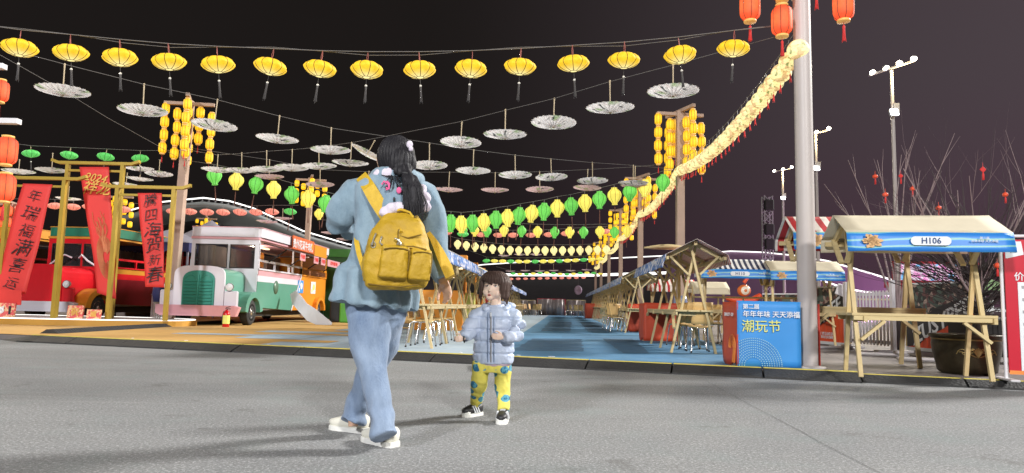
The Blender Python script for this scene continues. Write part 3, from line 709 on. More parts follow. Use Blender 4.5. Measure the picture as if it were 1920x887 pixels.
xs = [(598, 402)]+[(868, 433), (890, 433), (913, 434), (945, 433), (978, 434), (1008, 435), (1040, 436), (1068, 436), (1094, 436), (1125, 435), (1152, 436), (1176, 434)]
lantern_string('diamond_lantern', xs, A, B, [DY, DG], lambda i: 'small %s diamond lantern, %s from the right in the second green and yellow row' % (('yellow', 'green')[i % 2], ORD[len(xs)-1-i]), 'diamond lanterns of the second row', (on_plane(575, 380, A, B), on_plane(1196, 416, A, B)), 0.09, 0.22, tas_brown, wl='wire of the second row of diamond lanterns', cm='wire', wr=0.008)
hang('flat_lantern', 'small green flat lantern under the diamond lanterns behind the bus', None, P(544, 397, 22), FG, 0.1, 0.085, tas_brown)
hang('flat_lantern', 'small green flat lantern above the far left row of stalls', None, P(868, 439, 24), FG, 0.1, 0.085, None)
pk = [(838, 436), (902, 440), (934, 441), (962, 441), (995, 441), (1029, 440), (1061, 438), (1093, 436), (1135, 434)]
lantern_string('flat_lantern', pk, (-8, 27.5), (4.6, 27.5), [FP], lambda i: '%s pink flat lantern from the left behind the second diamond row' % ORD[i], 'pink flat lanterns on the right half', (P(600, 412, 27.5), P(1190, 420, 27.5)), 0.12, 0.08, wl='wire of the pink flat lanterns', parts=True, cm='wire', wr=0.008)
pl = [(103, 386), (137, 388), (168, 388), (232, 393), (325, 396), (356, 397), (388, 398), (418, 398), (450, 398), (480, 398), (510, 397)]
lantern_string('flat_lantern', pl, (-20, 21), (0, 21), [FP], lambda i: '%s pink flat lantern from the left in the row above the buses' % ORD[i], 'pink flat lanterns above the buses', (P(-40, 372, 21), P(560, 385, 21)), 0.12, 0.08, wl='wire of the pink flat lanterns above the buses', cm='wire')
cx = [(858+i*16.4, 456+14.5*math.sin(min(1, (i+1.0)/9)*PI/2)-(0.0 if i < 14 else (i-13)*0.5)) for i in range(18)]
lantern_string('diamond_lantern', cx, (-9, 35.8), (6, 35.8), [DC], lambda i: 'cream diamond lantern in the long pale row, %s from the left' % ORD[i], 'cream diamond lanterns', (P(800, 430, 35.8), P(1166, 455, 35.8)), 0.10, 0.22, parts=True, wl='wire of the cream diamond lanterns', cm='wire', wr=0.01)
hx = [(912+i*15.2, 489-3*math.sin(i/14*PI)*-1-(0.25*i)) for i in range(15)]
lantern_string('flat_lantern', hx, (-9, 38), (6, 36), [FG, FL, FL], lambda i: 'far flat %s lantern, %s from the left, above the far stalls' % (('green', 'yellow', 'yellow')[i % 3], ORD[i]), 'far green and yellow flat lanterns', (P(880, 470, 38), P(1150, 470, 36)), 0.12, 0.08, wl='wire of the far green and yellow flat lanterns', cm='wire', wr=0.01)
umb_string([(957, 508, 496), (985, 507, 494), (1012, 508, 496), (1038, 507, 495), (1070, 507, 495), (1100, 506, 494)], (-9, 50), (6, 50), lambda i: '%s tiny far umbrella from the left above the curtain stands' % ORD[i], 'tiny far umbrellas', (P(930, 490, 50), P(1120, 492, 50)), UMB_, wl='wire of the tiny far umbrellas', parts=False)
umb_string([(945, 479, 470), (975, 477, 468), (1005, 477, 468)], (-9, 42), (6, 42), lambda i: '%s small umbrella under the cream lantern row' % ORD[i], 'small umbrellas under the cream row', (), UMB_, parts=False)
gx = [(962+i*12.6, 513+1.5*math.sin(i)) for i in range(14)]
lantern_string('flat_lantern', gx, (-9, 54), (6, 54), [FG, FL], lambda i: 'tiny %s flat lantern, %s from the left over the distant curtain stands' % (('green', 'lime')[i % 2], ORD[i]), 'tiny green lanterns', (P(930, 500, 54), P(1130, 500, 54)), 0.12, 0.08, parts=False, wl='wire of the tiny green lanterns', wr=0.012)
px_ = [(958+i*13.6, 523-0.25*i) for i in range(11)]
lantern_string('flat_lantern', px_, (-9, 58), (6, 58), [FP], lambda i: 'tiny pink flat lantern, %s from the left over the distant curtain stands' % ORD[i], 'tiny pink lanterns', (), 0.12, 0.08, parts=False)
# --- garland of round paper lanterns slung from pole to pole
GR = 0.135
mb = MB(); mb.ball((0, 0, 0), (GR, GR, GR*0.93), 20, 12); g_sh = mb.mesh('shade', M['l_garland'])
mb = MB()
for j in range(1, 9):
    th = PI*j/9; mb.tube([(GR*1.0*math.sin(th)*math.cos(2*PI*k/14), GR*1.0*math.sin(th)*math.sin(2*PI*k/14), GR*0.93*math.cos(th)) for k in range(15)], 0.0018, 3)
g_fr = mb.mesh('frame', simple('pale_rib', cr(214, 178, 110), 0.6))
g_ts = tassel_mesh(0.10, 0.014, 'tassel_red', -GR*0.9, None, 0.04)
zs = [P(1470, 92, RP[0].y).z, P(1275, 322, RP[1].y).z, 4.35, 4.3, 4.3, 4.3, 4.3]
near = [Vector((RP[i].x-(0.05 if i else 0.08), RP[i].y-0.2, zs[i])) for i in range(7)]
cnt = [27, 26, 24, 22, 20, 18]
gw = []
for i in range(6):
    a, b = near[i], near[i+1]; n = cnt[i]
    for k in range(n):
        f = (k+0.5)/n; p = a.lerp(b, f); sag = (0.30 if i == 0 else 0.22)*4*f*(1-f); p.z -= sag
        p += Vector((0, 0, 0.007*math.sin(k*2.1)))
        gw.append(p+Vector((0, 0, 0.28)))
        lb = '%s round cream lantern of the garland from the %s right pole to the next' % (ORD[k], ORD[i])
        gp = 'garland lanterns, %s span' % ORD[i]
        if i < 3:
            r = tag(link('round_lantern', None, None, p, rot=(random.uniform(-.1, .1), random.uniform(-.1, .1), random.random()*6)), lb, 'lantern', gp)
            link('shade', g_sh, r)
            if i < 2: link('frame', g_fr, r)
            link('tassel', g_ts, r)
            if i < 1: link('cord', cord_mesh(0.16, 0.12, 'wire'), r)
        else: tag(link('round_lantern', g_sh, None, p), lb, 'lantern', gp)
wire(gw, 'wire that carries the long garland of round lanterns', 0.005)
wire([P(0, 103, 12), P(110, 165, 13), P(200, 220, 14.5), P(290, 270, 16.5), P(338, 298, 17.5)], 'thin slack wire at the upper left dropping to the left pole', 0.005)
# ================================================================== FLOODLIGHT MASTS (lamps on the visible masts; unseen masts added for fill)
def mast(base, ztop, label, heads, watts=0, aim=None, low=None, wid=0.11, flip=1, col=(1, 0.9, 0.72), rad=0.5):
    root = thing('floodlight_mast', label, 'floodlight mast', base)
    H = ztop-base.z; mb = MB(); mb.tube([(0, 0, 0), (0, 0, H*0.5), (0, 0, H-0.1)], [wid*1.3, wid, wid*0.8], 14); part('shaft', mb, M['metal_pole'], root)
    d = Vector((0.42, -0.9, 0)); mb = MB(); mb.bar(Vector((0, 0, H))-d*1.1, Vector((0, 0, H))+d*1.1, 0.08, 0.08); part('crossarm', mb, M['grey'], root)
    for i in range(heads):
        c = Vector((0, 0, H))+d*(-1.0+2.0*i/(heads-1)); mb = MB(); mb.lathe([(0.0, 0.10), (0.09, 0.08), (0.13, -0.01), (0.14, -0.04)], 14, mi=0); mb.ball((0, 0, -0.04), (0.13, 0.13, 0.08), 14, 8, mi=1)
        part('lamp_head', mb, [M['grey'], M['lamp']], root, loc=c+Vector((0, -0.1, 0.1)), rot=(-0.6, 0, random.uniform(-0.3, 0.3)))
    if watts and len(label) and base.y > 0 and base.x > 0:
        ld = bpy.data.lights.new('mast_glow', 'POINT'); ld.energy = 220; ld.shadow_soft_size = 0.12; ld.color = (1, 0.78, 0.4)
        lo = bpy.data.objects.new('mast_glow', ld); COL.objects.link(lo); lo.parent = root; lo.location = (0.1, -0.55, H-0.5)
    if low:
        mb = MB(); mb.box((0, 0, 0), (0.4, 0.14, 0.34), bev=0.04); mb.box((0, -0.08, 0), (0.34, 0.03, 0.28), mi=1); part('lamp_head', mb, [M['grey'], M['lamp_w']], root, loc=(-0.1, -0.25, low-base.z), rot=(-0.35, 0, 0))
        mb = MB(); mb.bar((0, 0, low-base.z), (-0.1, -0.2, low-base.z), 0.05, 0.05); mb.box((0.12, 0, low-base.z+0.3), (0.25, 0.25, 0.4)); part('bracket', mb, M['grey'], root)
    if watts:
        ld = bpy.data.lights.new('mast_lamp', 'SPOT'); ld.energy = watts; ld.spot_size = math.radians(110); ld.spot_blend = 0.6; ld.shadow_soft_size = rad; ld.color = col
        lo = bpy.data.objects.new('mast_lamp', ld); COL.objects.link(lo); lo.parent = root; lo.location = (0, -0.5 if flip else 0.5, H+0.3)
        dv = Vector(aim)-(base+Vector((0, 0, H))); lo.rotation_euler = dv.to_track_quat('-Z', 'Y').to_euler()
    return root
for (px, py, Y, ly, lb, hd, wd) in ((1671, 128, 30, 215, 'tallest floodlight mast with four lamps above the bare tree', 4, 0.085), (1529, 250, 45, 318, 'floodlight mast just right of the grey metal pole', 3, 0.10), (1467, 319, 60, 373, 'farthest floodlight mast left of the grey metal pole', 3, 0.11)):
    q = P(px, py, Y); mast(Vector((q.x, q.y, PZ)), q.z, lb, hd, 5000, (2, 14, 0), P(px, ly, Y).z, wd, flip=-1 if Y == 30 else -1, rad=0.5)
mast(Vector((-18, -28, 0)), 18, 'floodlight mast behind the camera on the left', 4, 56000, (-1, 9, 0.5), flip=1, col=(0.97, 0.97, 1.0), rad=1.6)  # unseen pair of masts added behind the viewer to fill the foreground
mast(Vector((12, -30, 0)), 18, 'floodlight mast behind the camera on the right', 4, 52000, (3, 9, 0.5), flip=1, col=(1, 0.97, 0.93), rad=1.6)
mast(Vector((-22, 22, PZ)), 10.5, 'floodlight mast beyond the left edge near the red bus', 4, 5500, (-6, 18, 0.5), flip=1, rad=1.2)  # out-of-frame mast added as extra fill from the left
# lattice tower
q = P(1438, 368, 70); root = thing('lattice_tower', 'dark lattice tower with speaker stacks left of the metal pole', 'tower', Vector((q.x, q.y, 0))); H = q.z
mb = MB()
for sx in (-.4, .4):
    for sy in (-.4, .4): mb.bar((sx, sy, 0), (sx, sy, H), 0.1, 0.1)
for i in range(14):
    z0, z1 = H*i/14, H*(i+1)/14
    for sy in (-.4, .4): mb.bar((-.4, sy, z0), (.4, sy, z1), 0.06, 0.06); mb.bar((.4, sy, z0), (-.4, sy, z1), 0.06, 0.06)
part('lattice', mb, M['grey'], root)
for k, z in enumerate((H*0.92, H*0.72, H*0.6, H*0.3)): mb = MB(); mb.box((0, -0.5, z), (0.9, 0.5, 1.1), bev=0.08); part('speaker_cabinet', mb, M['dark'], root)
# ================================================================== FAR HALLS
M['hall_dark'] = simple('dark_hall_cladding', (0.016, 0.013, 0.013), 0.6, var=0.5, scale=0.4)
M['hall_purple'] = simple('hall_cladding', (0.30, 0.19, 0.28), 0.6, var=0.1, scale=0.3)
M['hall_roof'] = simple('grey_roof_membrane', (0.42, 0.44, 0.43), 0.6, var=0.25, scale=0.6)
def _tl(m, f):
    n_ = m.node_tree; bs = n_.nodes['Principled BSDF']; tr = n_.nodes.new('ShaderNodeBsdfTranslucent'); ms = n_.nodes.new('ShaderNodeMixShader'); ms.inputs[0].default_value = f; tr.inputs[0].default_value = (0.5, 0.52, 0.5, 1)
    n_.links.new(bs.outputs[0], ms.inputs[1]); n_.links.new(tr.outputs[0], ms.inputs[2]); n_.links.new(ms.outputs[0], n_.nodes['Material Output'].inputs[0])
_tl(M['hall_roof'], 0.5)
# curved left canopy with two lit edges
root = thing('arched_hall', 'large arched hall roof outlined with white light behind the buses', 'hall', Vector((-22, 48, 0)))
outer = [P(*p) for p in ((150, 440, 46), (230, 398, 46), (300, 379, 46), (381, 371, 47), (430, 377, 48), (474, 390, 50), (520, 411, 52), (568, 433, 54), (653, 458, 58), (760, 478, 62), (880, 496, 68))]
inner = [P(*p) for p in ((150, 455, 60), (230, 431, 60), (300, 411, 60), (361, 402, 60), (400, 405, 61), (422, 411, 62), (474, 424, 64), (520, 440, 66), (600, 460, 68), (720, 485, 70), (880, 512, 74))]
mb = MB(); mb.grid(lambda u, v: outer[round(u*10)].lerp(inner[round(u*10)], v)+Vector((0, 0, -0.25)), 10, 6, th=0.3); part('roof', mb, M['hall_roof'], root, root.location)
mb = MB()
for i in range(10):
    for k in range(4):
        f = k/4; a = outer[i].lerp(outer[i+1], f); b = inner[i].lerp(inner[i+1], f); mb.bar(a.lerp(b, 0.03)-Vector((0, 0, 0.1)), b, 0.08, 0.12)
o_ = part('roof_ribs', mb, M['grey'], root, root.location)
mb = MB(); mb.tube(outer, 0.05, 6); part('light_strip', mb, M['led'], root, root.location)
mb = MB(); mb.tube(inner[:9], 0.075, 6); part('light_strip', mb, M['led'], root, root.location)
mb = MB(); ps = [Vector((p.x, p.y+0.5, 0)) for p in inner]; tp = [p+Vector((0, 0.5, -0.3)) for p in inner]
mb.add(ps+tp, [(i, i+1, len(ps)+i+1, len(ps)+i) for i in range(len(ps)-1)]); part('wall', mb, M['hall_dark'], root, root.location)
# hall across the far end and the right
root = thing('stadium_hall', 'wide low hall with white light lines along its eaves across the far end and right', 'hall', Vector((8, 110, 0)))
band = [P(*p) for p in ((820, 512, 112), (940, 515, 110), (1110, 516, 108), (1270, 511, 106), (1370, 500, 104))]
line = [P(*p) for p in ((820, 506, 110), (909, 496, 108), (1000, 490, 106), (1110, 486, 105), (1260, 479, 100), (1370, 471, 96), (1430, 473, 92), (1490, 479, 86), (1550, 489, 80), (1600, 503, 76), (1660, 521, 70), (1720, 540, 66))]
lowl = [P(*p) for p in ((1400, 505, 80), (1500, 512, 72), (1586, 541, 66), (1650, 552, 62), (1720, 560, 60))]
mb = MB(); mb.tube(band, 0.24, 6); part('light_strip', mb, M['led'], root, root.location)
mb = MB(); mb.tube(line, 0.09, 6); part('light_strip', mb, M['led'], root, root.location)
def wallp(pts, name, m, off=0.6, z1=None):
    mb = MB(); n = len(pts); lo = [Vector((p.x, p.y+off, 0)) for p in pts]; hi = [Vector((p.x, p.y+off, (p.z if z1 is None else z1))) for p in pts]
    lo2 = [p+Vector((0, 3, 0)) for p in lo]; hi2 = [p+Vector((0, 3, 0)) for p in hi]; vs = lo+hi+lo2+hi2
    fs = [(i, i+1, n+i+1, n+i) for i in range(n-1)]+[(2*n+i, 3*n+i, 3*n+i+1, 2*n+i+1) for i in range(n-1)]+[(n+i, n+i+1, 3*n+i+1, 3*n+i) for i in range(n-1)]
    mb.add(vs, fs); return part(name, mb, m, root, root.location)
wallp([P(px, py+4, Y) for px, py, Y in ((700, 505, 116), (820, 508, 114), (940, 517, 112), (1110, 518, 110), (1270, 513, 108), (1370, 503, 106))], 'wall', M['hall_dark'], 1.0)
wallp(line[4:], 'wall', M['hall_purple'], 0.4)
mb = MB(); mb.tube(lowl[1:], 0.08, 6); part('light_strip', mb, M['led'], root, root.location)
for (px, Y) in ((1480, 74), (1620, 62), (1760, 52), (1900, 48)):
    ld = bpy.data.lights.new('hall_wall_washer', 'POINT'); ld.energy = 1500; ld.color = (0.85, 0.45, 0.85); ld.shadow_soft_size = 0.5
    q = P(px, 560, Y); lo = bpy.data.objects.new('hall_wall_washer', ld); COL.objects.link(lo); lo.location = (q.x, Y, 1.2)
# bright screen on the right
q = P(1758, 511, 40); root = thing('lit_screen', 'bright pinkish shop screen seen through the branches behind the H106 stall', 'screen', Vector((q.x, q.y, 0)))
t = NT('screen_picture'); co = t.coord('Object'); f = t.noise(co, 3.5, 4); e = t.mix(t.rng(f, 0.45, 0.6), cr(250, 225, 245), cr(236, 130, 200)); e = t.mix(t.rng(t.noise(t.coord('Object', loc=(4, 1, 2)), 2.2, 2), 0.6, 0.64), e, cr(120, 190, 240))
t.col((0.05, 0.05, 0.05)); t.set(0.3, em=e, es=1.1); M['screen'] = no_mis(t.m)
w_ = 150/1300*40; h_ = 31/1300*40
mb = MB(); mb.box((0, 0, q.z), (w_, 0.05, h_)); part('picture', mb, M['screen'], root)
mb = MB(); mb.box((0, 0.2, q.z), (w_+0.3, 0.3, h_+0.3)); mb.box((0, 0.25, q.z-h_*0.8), (w_+1.2, 0.3, 0.35)); mb.box((-2, 0.25, q.z/2-0.3), (0.2, 0.2, q.z-0.6)); mb.box((2, 0.25, q.z/2-0.3), (0.2, 0.2, q.z-0.6)); part('housing', mb, M['red_dark'], root)
# ================================================================== STALLS
def stripes(name, ca, cb, w_=0.09, axis=0):
    t = NT(name); co = t.coord('Object'); x = t.sep(co)[axis]
    f = t.math('FRACT', t.math('MULTIPLY', x, 1/(2*w_))); f = t.rng(f, 0.49, 0.51)
    n = t.noise(co, 4, 3); a = t.mix(n, tuple(k*0.85 for k in ca), ca); b = t.mix(n, tuple(k*0.85 for k in cb), cb)
    t.col(t.mix(f, a, b)); t.set(0.75); t.bump(t.noise(co, 9, 3), 0.35, 0.03); return t.m
M['st_red'] = stripes('red_striped_canvas', cr(178, 42, 48), cr(232, 224, 214), 0.05); M['st_navy'] = stripes('navy_striped_canvas', cr(28, 34, 70), cr(230, 228, 226), 0.055)
M['st_redw'] = stripes('wide_red_striped_canvas', cr(186, 46, 50), cr(230, 222, 212), 0.075)
M['canvas'] = simple('cream_canvas', cr(208, 198, 172), 0.8, var=0.06, bump=0.4, bscale=7)
def banner_mat(name='wavy_blue_banner'):
    t = NT(name); co = t.coord('Object', scale=(1.6, 1, 3.4)); wv = t.n('ShaderNodeTexWave'); wv.bands_direction = 'Z'; t.l(co, wv.inputs[0]); wv.inputs['Scale'].default_value = 1.2; wv.inputs['Distortion'].default_value = 6; wv.inputs['Detail Scale'].default_value = 0.6
    c = t.mix(t.rng(wv.outputs['Fac'], 0.72, 0.8), cr(44, 126, 208), cr(96, 176, 214)); c = t.mix(t.rng(wv.outputs['Fac'], 0.93, 0.97), c, cr(150, 196, 180)); t.col(c); t.set(0.45); return t.m
M['banner'] = banner_mat()
def banner_busy():
    t = NT('printed_blue_banner'); co = t.coord('Object'); f = t.noise(co, 8, 3); c = t.mix(t.rng(f, 0.5, 0.54), cr(70, 120, 190), cr(214, 214, 226)); c = t.mix(t.rng(t.noise(t.coord('Object', loc=(3, 3, 3)), 9, 2), 0.6, 0.63), c, cr(60, 66, 110))
    t.col(c); t.set(0.5); return t.m
M['banner_busy'] = banner_busy()
M['plate'] = simple('white_plate', (0.75, 0.78, 0.8), 0.4, var=0.02); M['print_blue'] = simple('blue_print', cr(40, 70, 120), 0.5)
M['dragon'] = simple('gold_dragon_print', cr(222, 176, 120), 0.5, var=0.3, scale=30)
RZ, EZ, HW = 1.70, 1.47, 0.43          # ridge, eave heights, half depth
def stall(label, loc, rz, L, nfr, cloth, side=-1, text_=None, group=None, over=0.2, scale=1.0, detail=True, busy=False, table=True, canopy=True, dragon=True, foot=0.33, vh=0.2, front_cloth=True, mid_off=0.0):
    root = thing('market_stall', label, 'market stall', loc, rz, group); root.scale = (scale,)*3
    xs = [L*i/(nfr-1) for i in range(nfr)]
    for x in xs:
        mo = mid_off if x not in (xs[0], xs[-1]) else 0.0
        for sgn in (-1, 1):
            mb = MB(); a = Vector((x+sgn*0.024, sgn*foot+mo, 0)); b = Vector((x+sgn*0.024, -sgn*0.045, RZ-0.05)); mb.bar(a, b, 0.036, 0.042, up=(1, 0, 0)); part('leg', mb, M['pine_v'], root)
        if detail:
            for sgn in (-1, 1):
                mb = MB(); mb.bar((x-0.04, 0, RZ-0.02), (x-0.04, sgn*HW, EZ-0.02), 0.035, 0.06); part('rafter', mb, M['pine'], root)
                mb = MB(); mb.bar((x-0.06, sgn*0.09, 1.2), (x-0.06, sgn*HW*0.86, EZ+0.01), 0.03, 0.05, up=(1, 0, 0)); part('strut', mb, M['pine'], root)
            mb = MB(); mb.bar((x+0.05, -foot*0.9, 0.60), (x+0.05, foot*0.9, 0.60), 0.035, 0.06); part('cross_rail', mb, M['pine'], root)
    mb = MB(); mb.bar((-over*0.7, 0, RZ-0.03), (L+over*0.7, 0, RZ-0.03), 0.05, 0.06); part('ridge_beam', mb, M['pine'], root)
    if detail:
        for sgn in (-1, 1): mb = MB(); mb.bar((-over*0.8, sgn*HW, EZ-0.03), (L+over*0.8, sgn*HW, EZ-0.03), 0.04, 0.05); part('eave_beam', mb, M['pine'], root)
    if table:
        for k in range(3):
            yy = (-0.2, 0.0, 0.2)[k]; mb = MB(); mb.box((L/2, yy*0.96, 0.645), (L+0.16, 0.18, 0.03), bev=0.004); part('table_plank', mb, M['pine'], root)
        if detail:
            for sgn in (-1, 1): mb = MB(); mb.bar((-0.06, sgn*0.26, 0.61), (L+0.06, sgn*0.26, 0.612), 0.03, 0.05); part('apron_rail', mb, M['pine'], root)
            for x, dx in ((xs[0], 0.24), (xs[-1], -0.24)):
                mb = MB(); mb.bar((x, side*0.29, 0.38), (x+dx, side*0.27, 0.58), 0.03, 0.045, up=(0, 1, 0)); part('brace', mb, M['pine'], root)
    if canopy:
        nu = max(8, int(L*6))
        for sgn in (-1, 1):
            def f(u, v, sgn=sgn):
                x = -over+(L+2*over)*u; sg = 0.018*math.sin(v*PI)*(1-abs(math.cos(u*PI*(nfr-1))))+0.006*mnoise.noise(Vector((x*3, v*4, sgn+loc[0])))
                return (x, sgn*(HW+0.02)*v, RZ+0.025-(RZ-EZ)*v-sg)
            mb = MB(); mb.grid(f, nu, 6, th=0.004); part('roof_cloth', mb, cloth, root)
            isf = sgn == side
            def g(u, v, sgn=sgn):
                x = -over+(L+2*over)*u; wob = 0.02*mnoise.noise(Vector((x*2.2, v*1.5, loc[0]+sgn*3)))*(0.3+v)
                return (x, sgn*(HW+0.025+0.05*v)+wob, EZ+0.022-vh*v*(1 if isf else 0.7)-(0.01*mnoise.noise(Vector((x*3, 9, 1))) if v > 0.9 else 0))
            mb = MB(); mb.grid(g, nu*2, 4, th=0.003, off=(0, -sgn, 0))
            part('valance', mb, (M['banner_busy'] if busy else M['banner']) if (isf and front_cloth) else cloth, root)
            if not isf and cloth is not M['canvas']: pass
        if text_:
            yv = side*(HW+0.066); mb = MB(); rr = 0.045; pw = 0.19
            pts = [(pw*0+(pw-rr)*sx+rr*math.cos(a), 0, rr*math.sin(a)) for sx, a0 in ((1, -PI/2), (-1, PI/2)) for a in [a0+PI*k/8 for k in range(9)]]
            pts = [(L/2+p[0], yv+side*0.012, EZ-0.07+p[2]) for p in pts]; mb.prism(pts, (0, -side*0.006, 0)); pl_ = part('number_plate', mb, M['plate'], root)
            tx = text(text_, (L/2, yv+side*0.016, EZ-0.072), (PI/2, 0, 0 if side < 0 else PI), 0.085, M['print_blue'], pl_, bold=0.001)
            if dragon:
                mb = MB()
                for k in range(26):
                    a = k*0.5; r_ = 0.015+0.075*k/26; c0 = Vector((0.06+r_*math.cos(a), yv+side*0.012, EZ-0.08+r_*0.75*math.sin(a)+0.012*(k % 3)))
                    mb.prism([c0+Vector((0.028*math.cos(b), 0, 0.02*math.sin(b))) for b in (a, a+1.6, a+3.1, a+4.4)], (0, -side*0.004-0.0002*k*side, 0))
                part('swirl_print', mb, M['dragon'], root)
                text('第二届\n年年年味 天天添福', (L*0.9, yv+side*0.012, EZ-0.055), (PI/2, 0, 0 if side < 0 else PI), 0.03, M['plate'], root)
    return root
# H106
fl = Vector((3.73, 7.44, PZ)); fr_ = Vector((4.79, 6.97, PZ)); ang = math.radians(-9); dx = Vector((math.cos(ang), math.sin(ang), 0)); nrm = Vector((-dx.y, dx.x, 0)); fl = Vector((3.73, 7.40, PZ))
base = fl+nrm*0.33
stall('pale wooden stall with cream canvas roof and blue banner reading H106', base, ang, 1.24, 2, M['canvas'], -1, 'H106', scale=1.02, over=0.17)
# neighbour left of H106: only its table and legs show beside the metal pole, red striped roof behind
p_ = P(1500, 470, 9.6); stall('red and white striped stall directly behind the metal pole with dragon print valance', Vector((3.88, 9.3, PZ)), ang, 1.18, 2, M['st_redw'], -1, ' ', scale=1.13, over=0.18)
# avenue rows
rz_r = math.atan2(U.y, U.x)
b1 = av(10.85, 2.0, PZ)
stall('pale wooden stall with red striped roof, nearest of the row right of the blue carpet', b1, rz_r, 3.7, 4, M['st_red'], 1, None, over=0.32, busy=True)
lab6 = ['second', 'third', 'fourth', 'fifth', 'sixth', 'seventh', 'eighth']
for i in range(6):
    stall('wooden stall, %s of the row right of the blue carpet' % lab6[i], av(18.7+i*4.6, 2.0+0.0*i, PZ), rz_r, 3.7, 4, M['st_navy'] if i % 2 else M['canvas'], 1, None, group='stalls right of the blue carpet', over=0.3, busy=True, detail=i < 3)
for i in range(7):
    stall('wooden stall, %s of the row left of the grey carpet behind the child' % (['first']+lab6)[i], av(10.3+i*5.0, -2.25-0.09*i, PZ), rz_r, 3.9, 4, M['st_navy'] if i % 2 == 0 else M['canvas'], -1, None, group='stalls left of the grey carpet', over=0.35, busy=True, detail=i < 3)
# stalls facing the viewer on the right
q = P(1330, 500, 15.0); stall('navy and white striped stall with blue banner and plate H110', Vector((q.x-0.1, 15.0, PZ)), -0.12, 1.25, 2, M['st_navy'], -1, 'H110', over=0.15, scale=1.02, vh=0.19)
q = P(1448, 505, 14.6); stall('cream roofed stall with blue banner numbered H109, cut by the metal pole', Vector((q.x, 14.6, PZ)), -0.12, 1.15, 2, M['canvas'], -1, 'H109', over=0.15, scale=1.0, vh=0.19)
q = P(1222, 540, 21); stall('distant wooden stall with orange and white striped roof behind the red striped stall', Vector((q.x, 21, PZ)), -0.05, 1.3, 3, M['st_redw'], -1, None, over=0.1, scale=0.9, detail=False, front_cloth=False)
q = P(1300, 545, 20); stall('distant stall with plain cream roof behind the red striped stall', Vector((q.x, 20, PZ)), -0.05, 1.0, 2, M['canvas'], -1, None, over=0.1, scale=0.85, detail=False, front_cloth=False)
# a loose table with benches left of H106 row
# ------------------------------------------------------------------ chairs
def chair_meshes():
    mb = MB(); mb.grid(lambda u, v: ((u-0.5)*0.34, (v-0.5)*0.34, 0.40+0.02*(2*u-1)**2-0.012*math.sin(v*PI)), 6, 6, th=0.012); seat = mb.mesh('seat', M['ply'])
    mb = MB(); mb.grid(lambda u, v: ((u-0.5)*0.34*(1-0.12*v), 0.19+0.07*v-0.03*(2*u-1)**2, 0.44+0.34*v), 6, 6, th=0.012, off=(0, 1, 0)); back = mb.mesh('backrest', M['ply'])
    def leg(x):
        mb = MB(); mb.tube([(x*1.25, -0.2, 0.0), (x, -0.15, 0.36), (x, -0.1, 0.388), (x, 0.1, 0.388), (x, 0.15, 0.36), (x*1.25, 0.2, 0.0)], 0.011, 8)
        for yy in (-0.2, 0.2): mb.tube([(x*1.25, yy, 0.0), (x*1.24, yy*0.99, 0.03)], 0.015, 8, mi=1)
        return mb.mesh('leg', [M['chrome'], M['black']])
    return seat, back, leg(-0.14), leg(0.14)
CH = chair_meshes()
def chair(p, rz, label, group):
    r = thing('chair', label, 'chair', p, rz, group); link('seat', CH[0], r); link('backrest', CH[1], r); link('leg', CH[2], r); link('leg', CH[3], r); return r
for i, (px, py) in enumerate(((1318, 640), (1296, 634), (1276, 630), (1258, 626))):
    q = av(11.1+i*0.62, 2.15, PZ); chair(q, rz_r-PI/2+0.1*i+PI, 'plywood chair with chrome legs under the red striped stall, %s from the front' % ORD[i], 'chairs under the red striped stall')
for i in range(4):
    q = av(10.6+i*0.62, -2.15, PZ); chair(q, rz_r+PI/2+0.1*i-PI/2, 'plywood chair with chrome legs under the first left stall, %s from the front' % ORD[i], 'chairs under the first left stall')
for i in range(3):
    q = av(19.2+i*1.2, 1.5, PZ); chair(q, rz_r+1.2*i, 'plywood chair standing by the second right stall, %s from the front' % ORD[i], 'chairs by the second right stall')
for i in range(4):
    q = av(11.2+i*1.3, 3.1, PZ); chair(q, rz_r+1.2*i, 'plywood chair behind the nearest right stall, %s from the front' % ORD[i], 'chairs behind the nearest right stall')
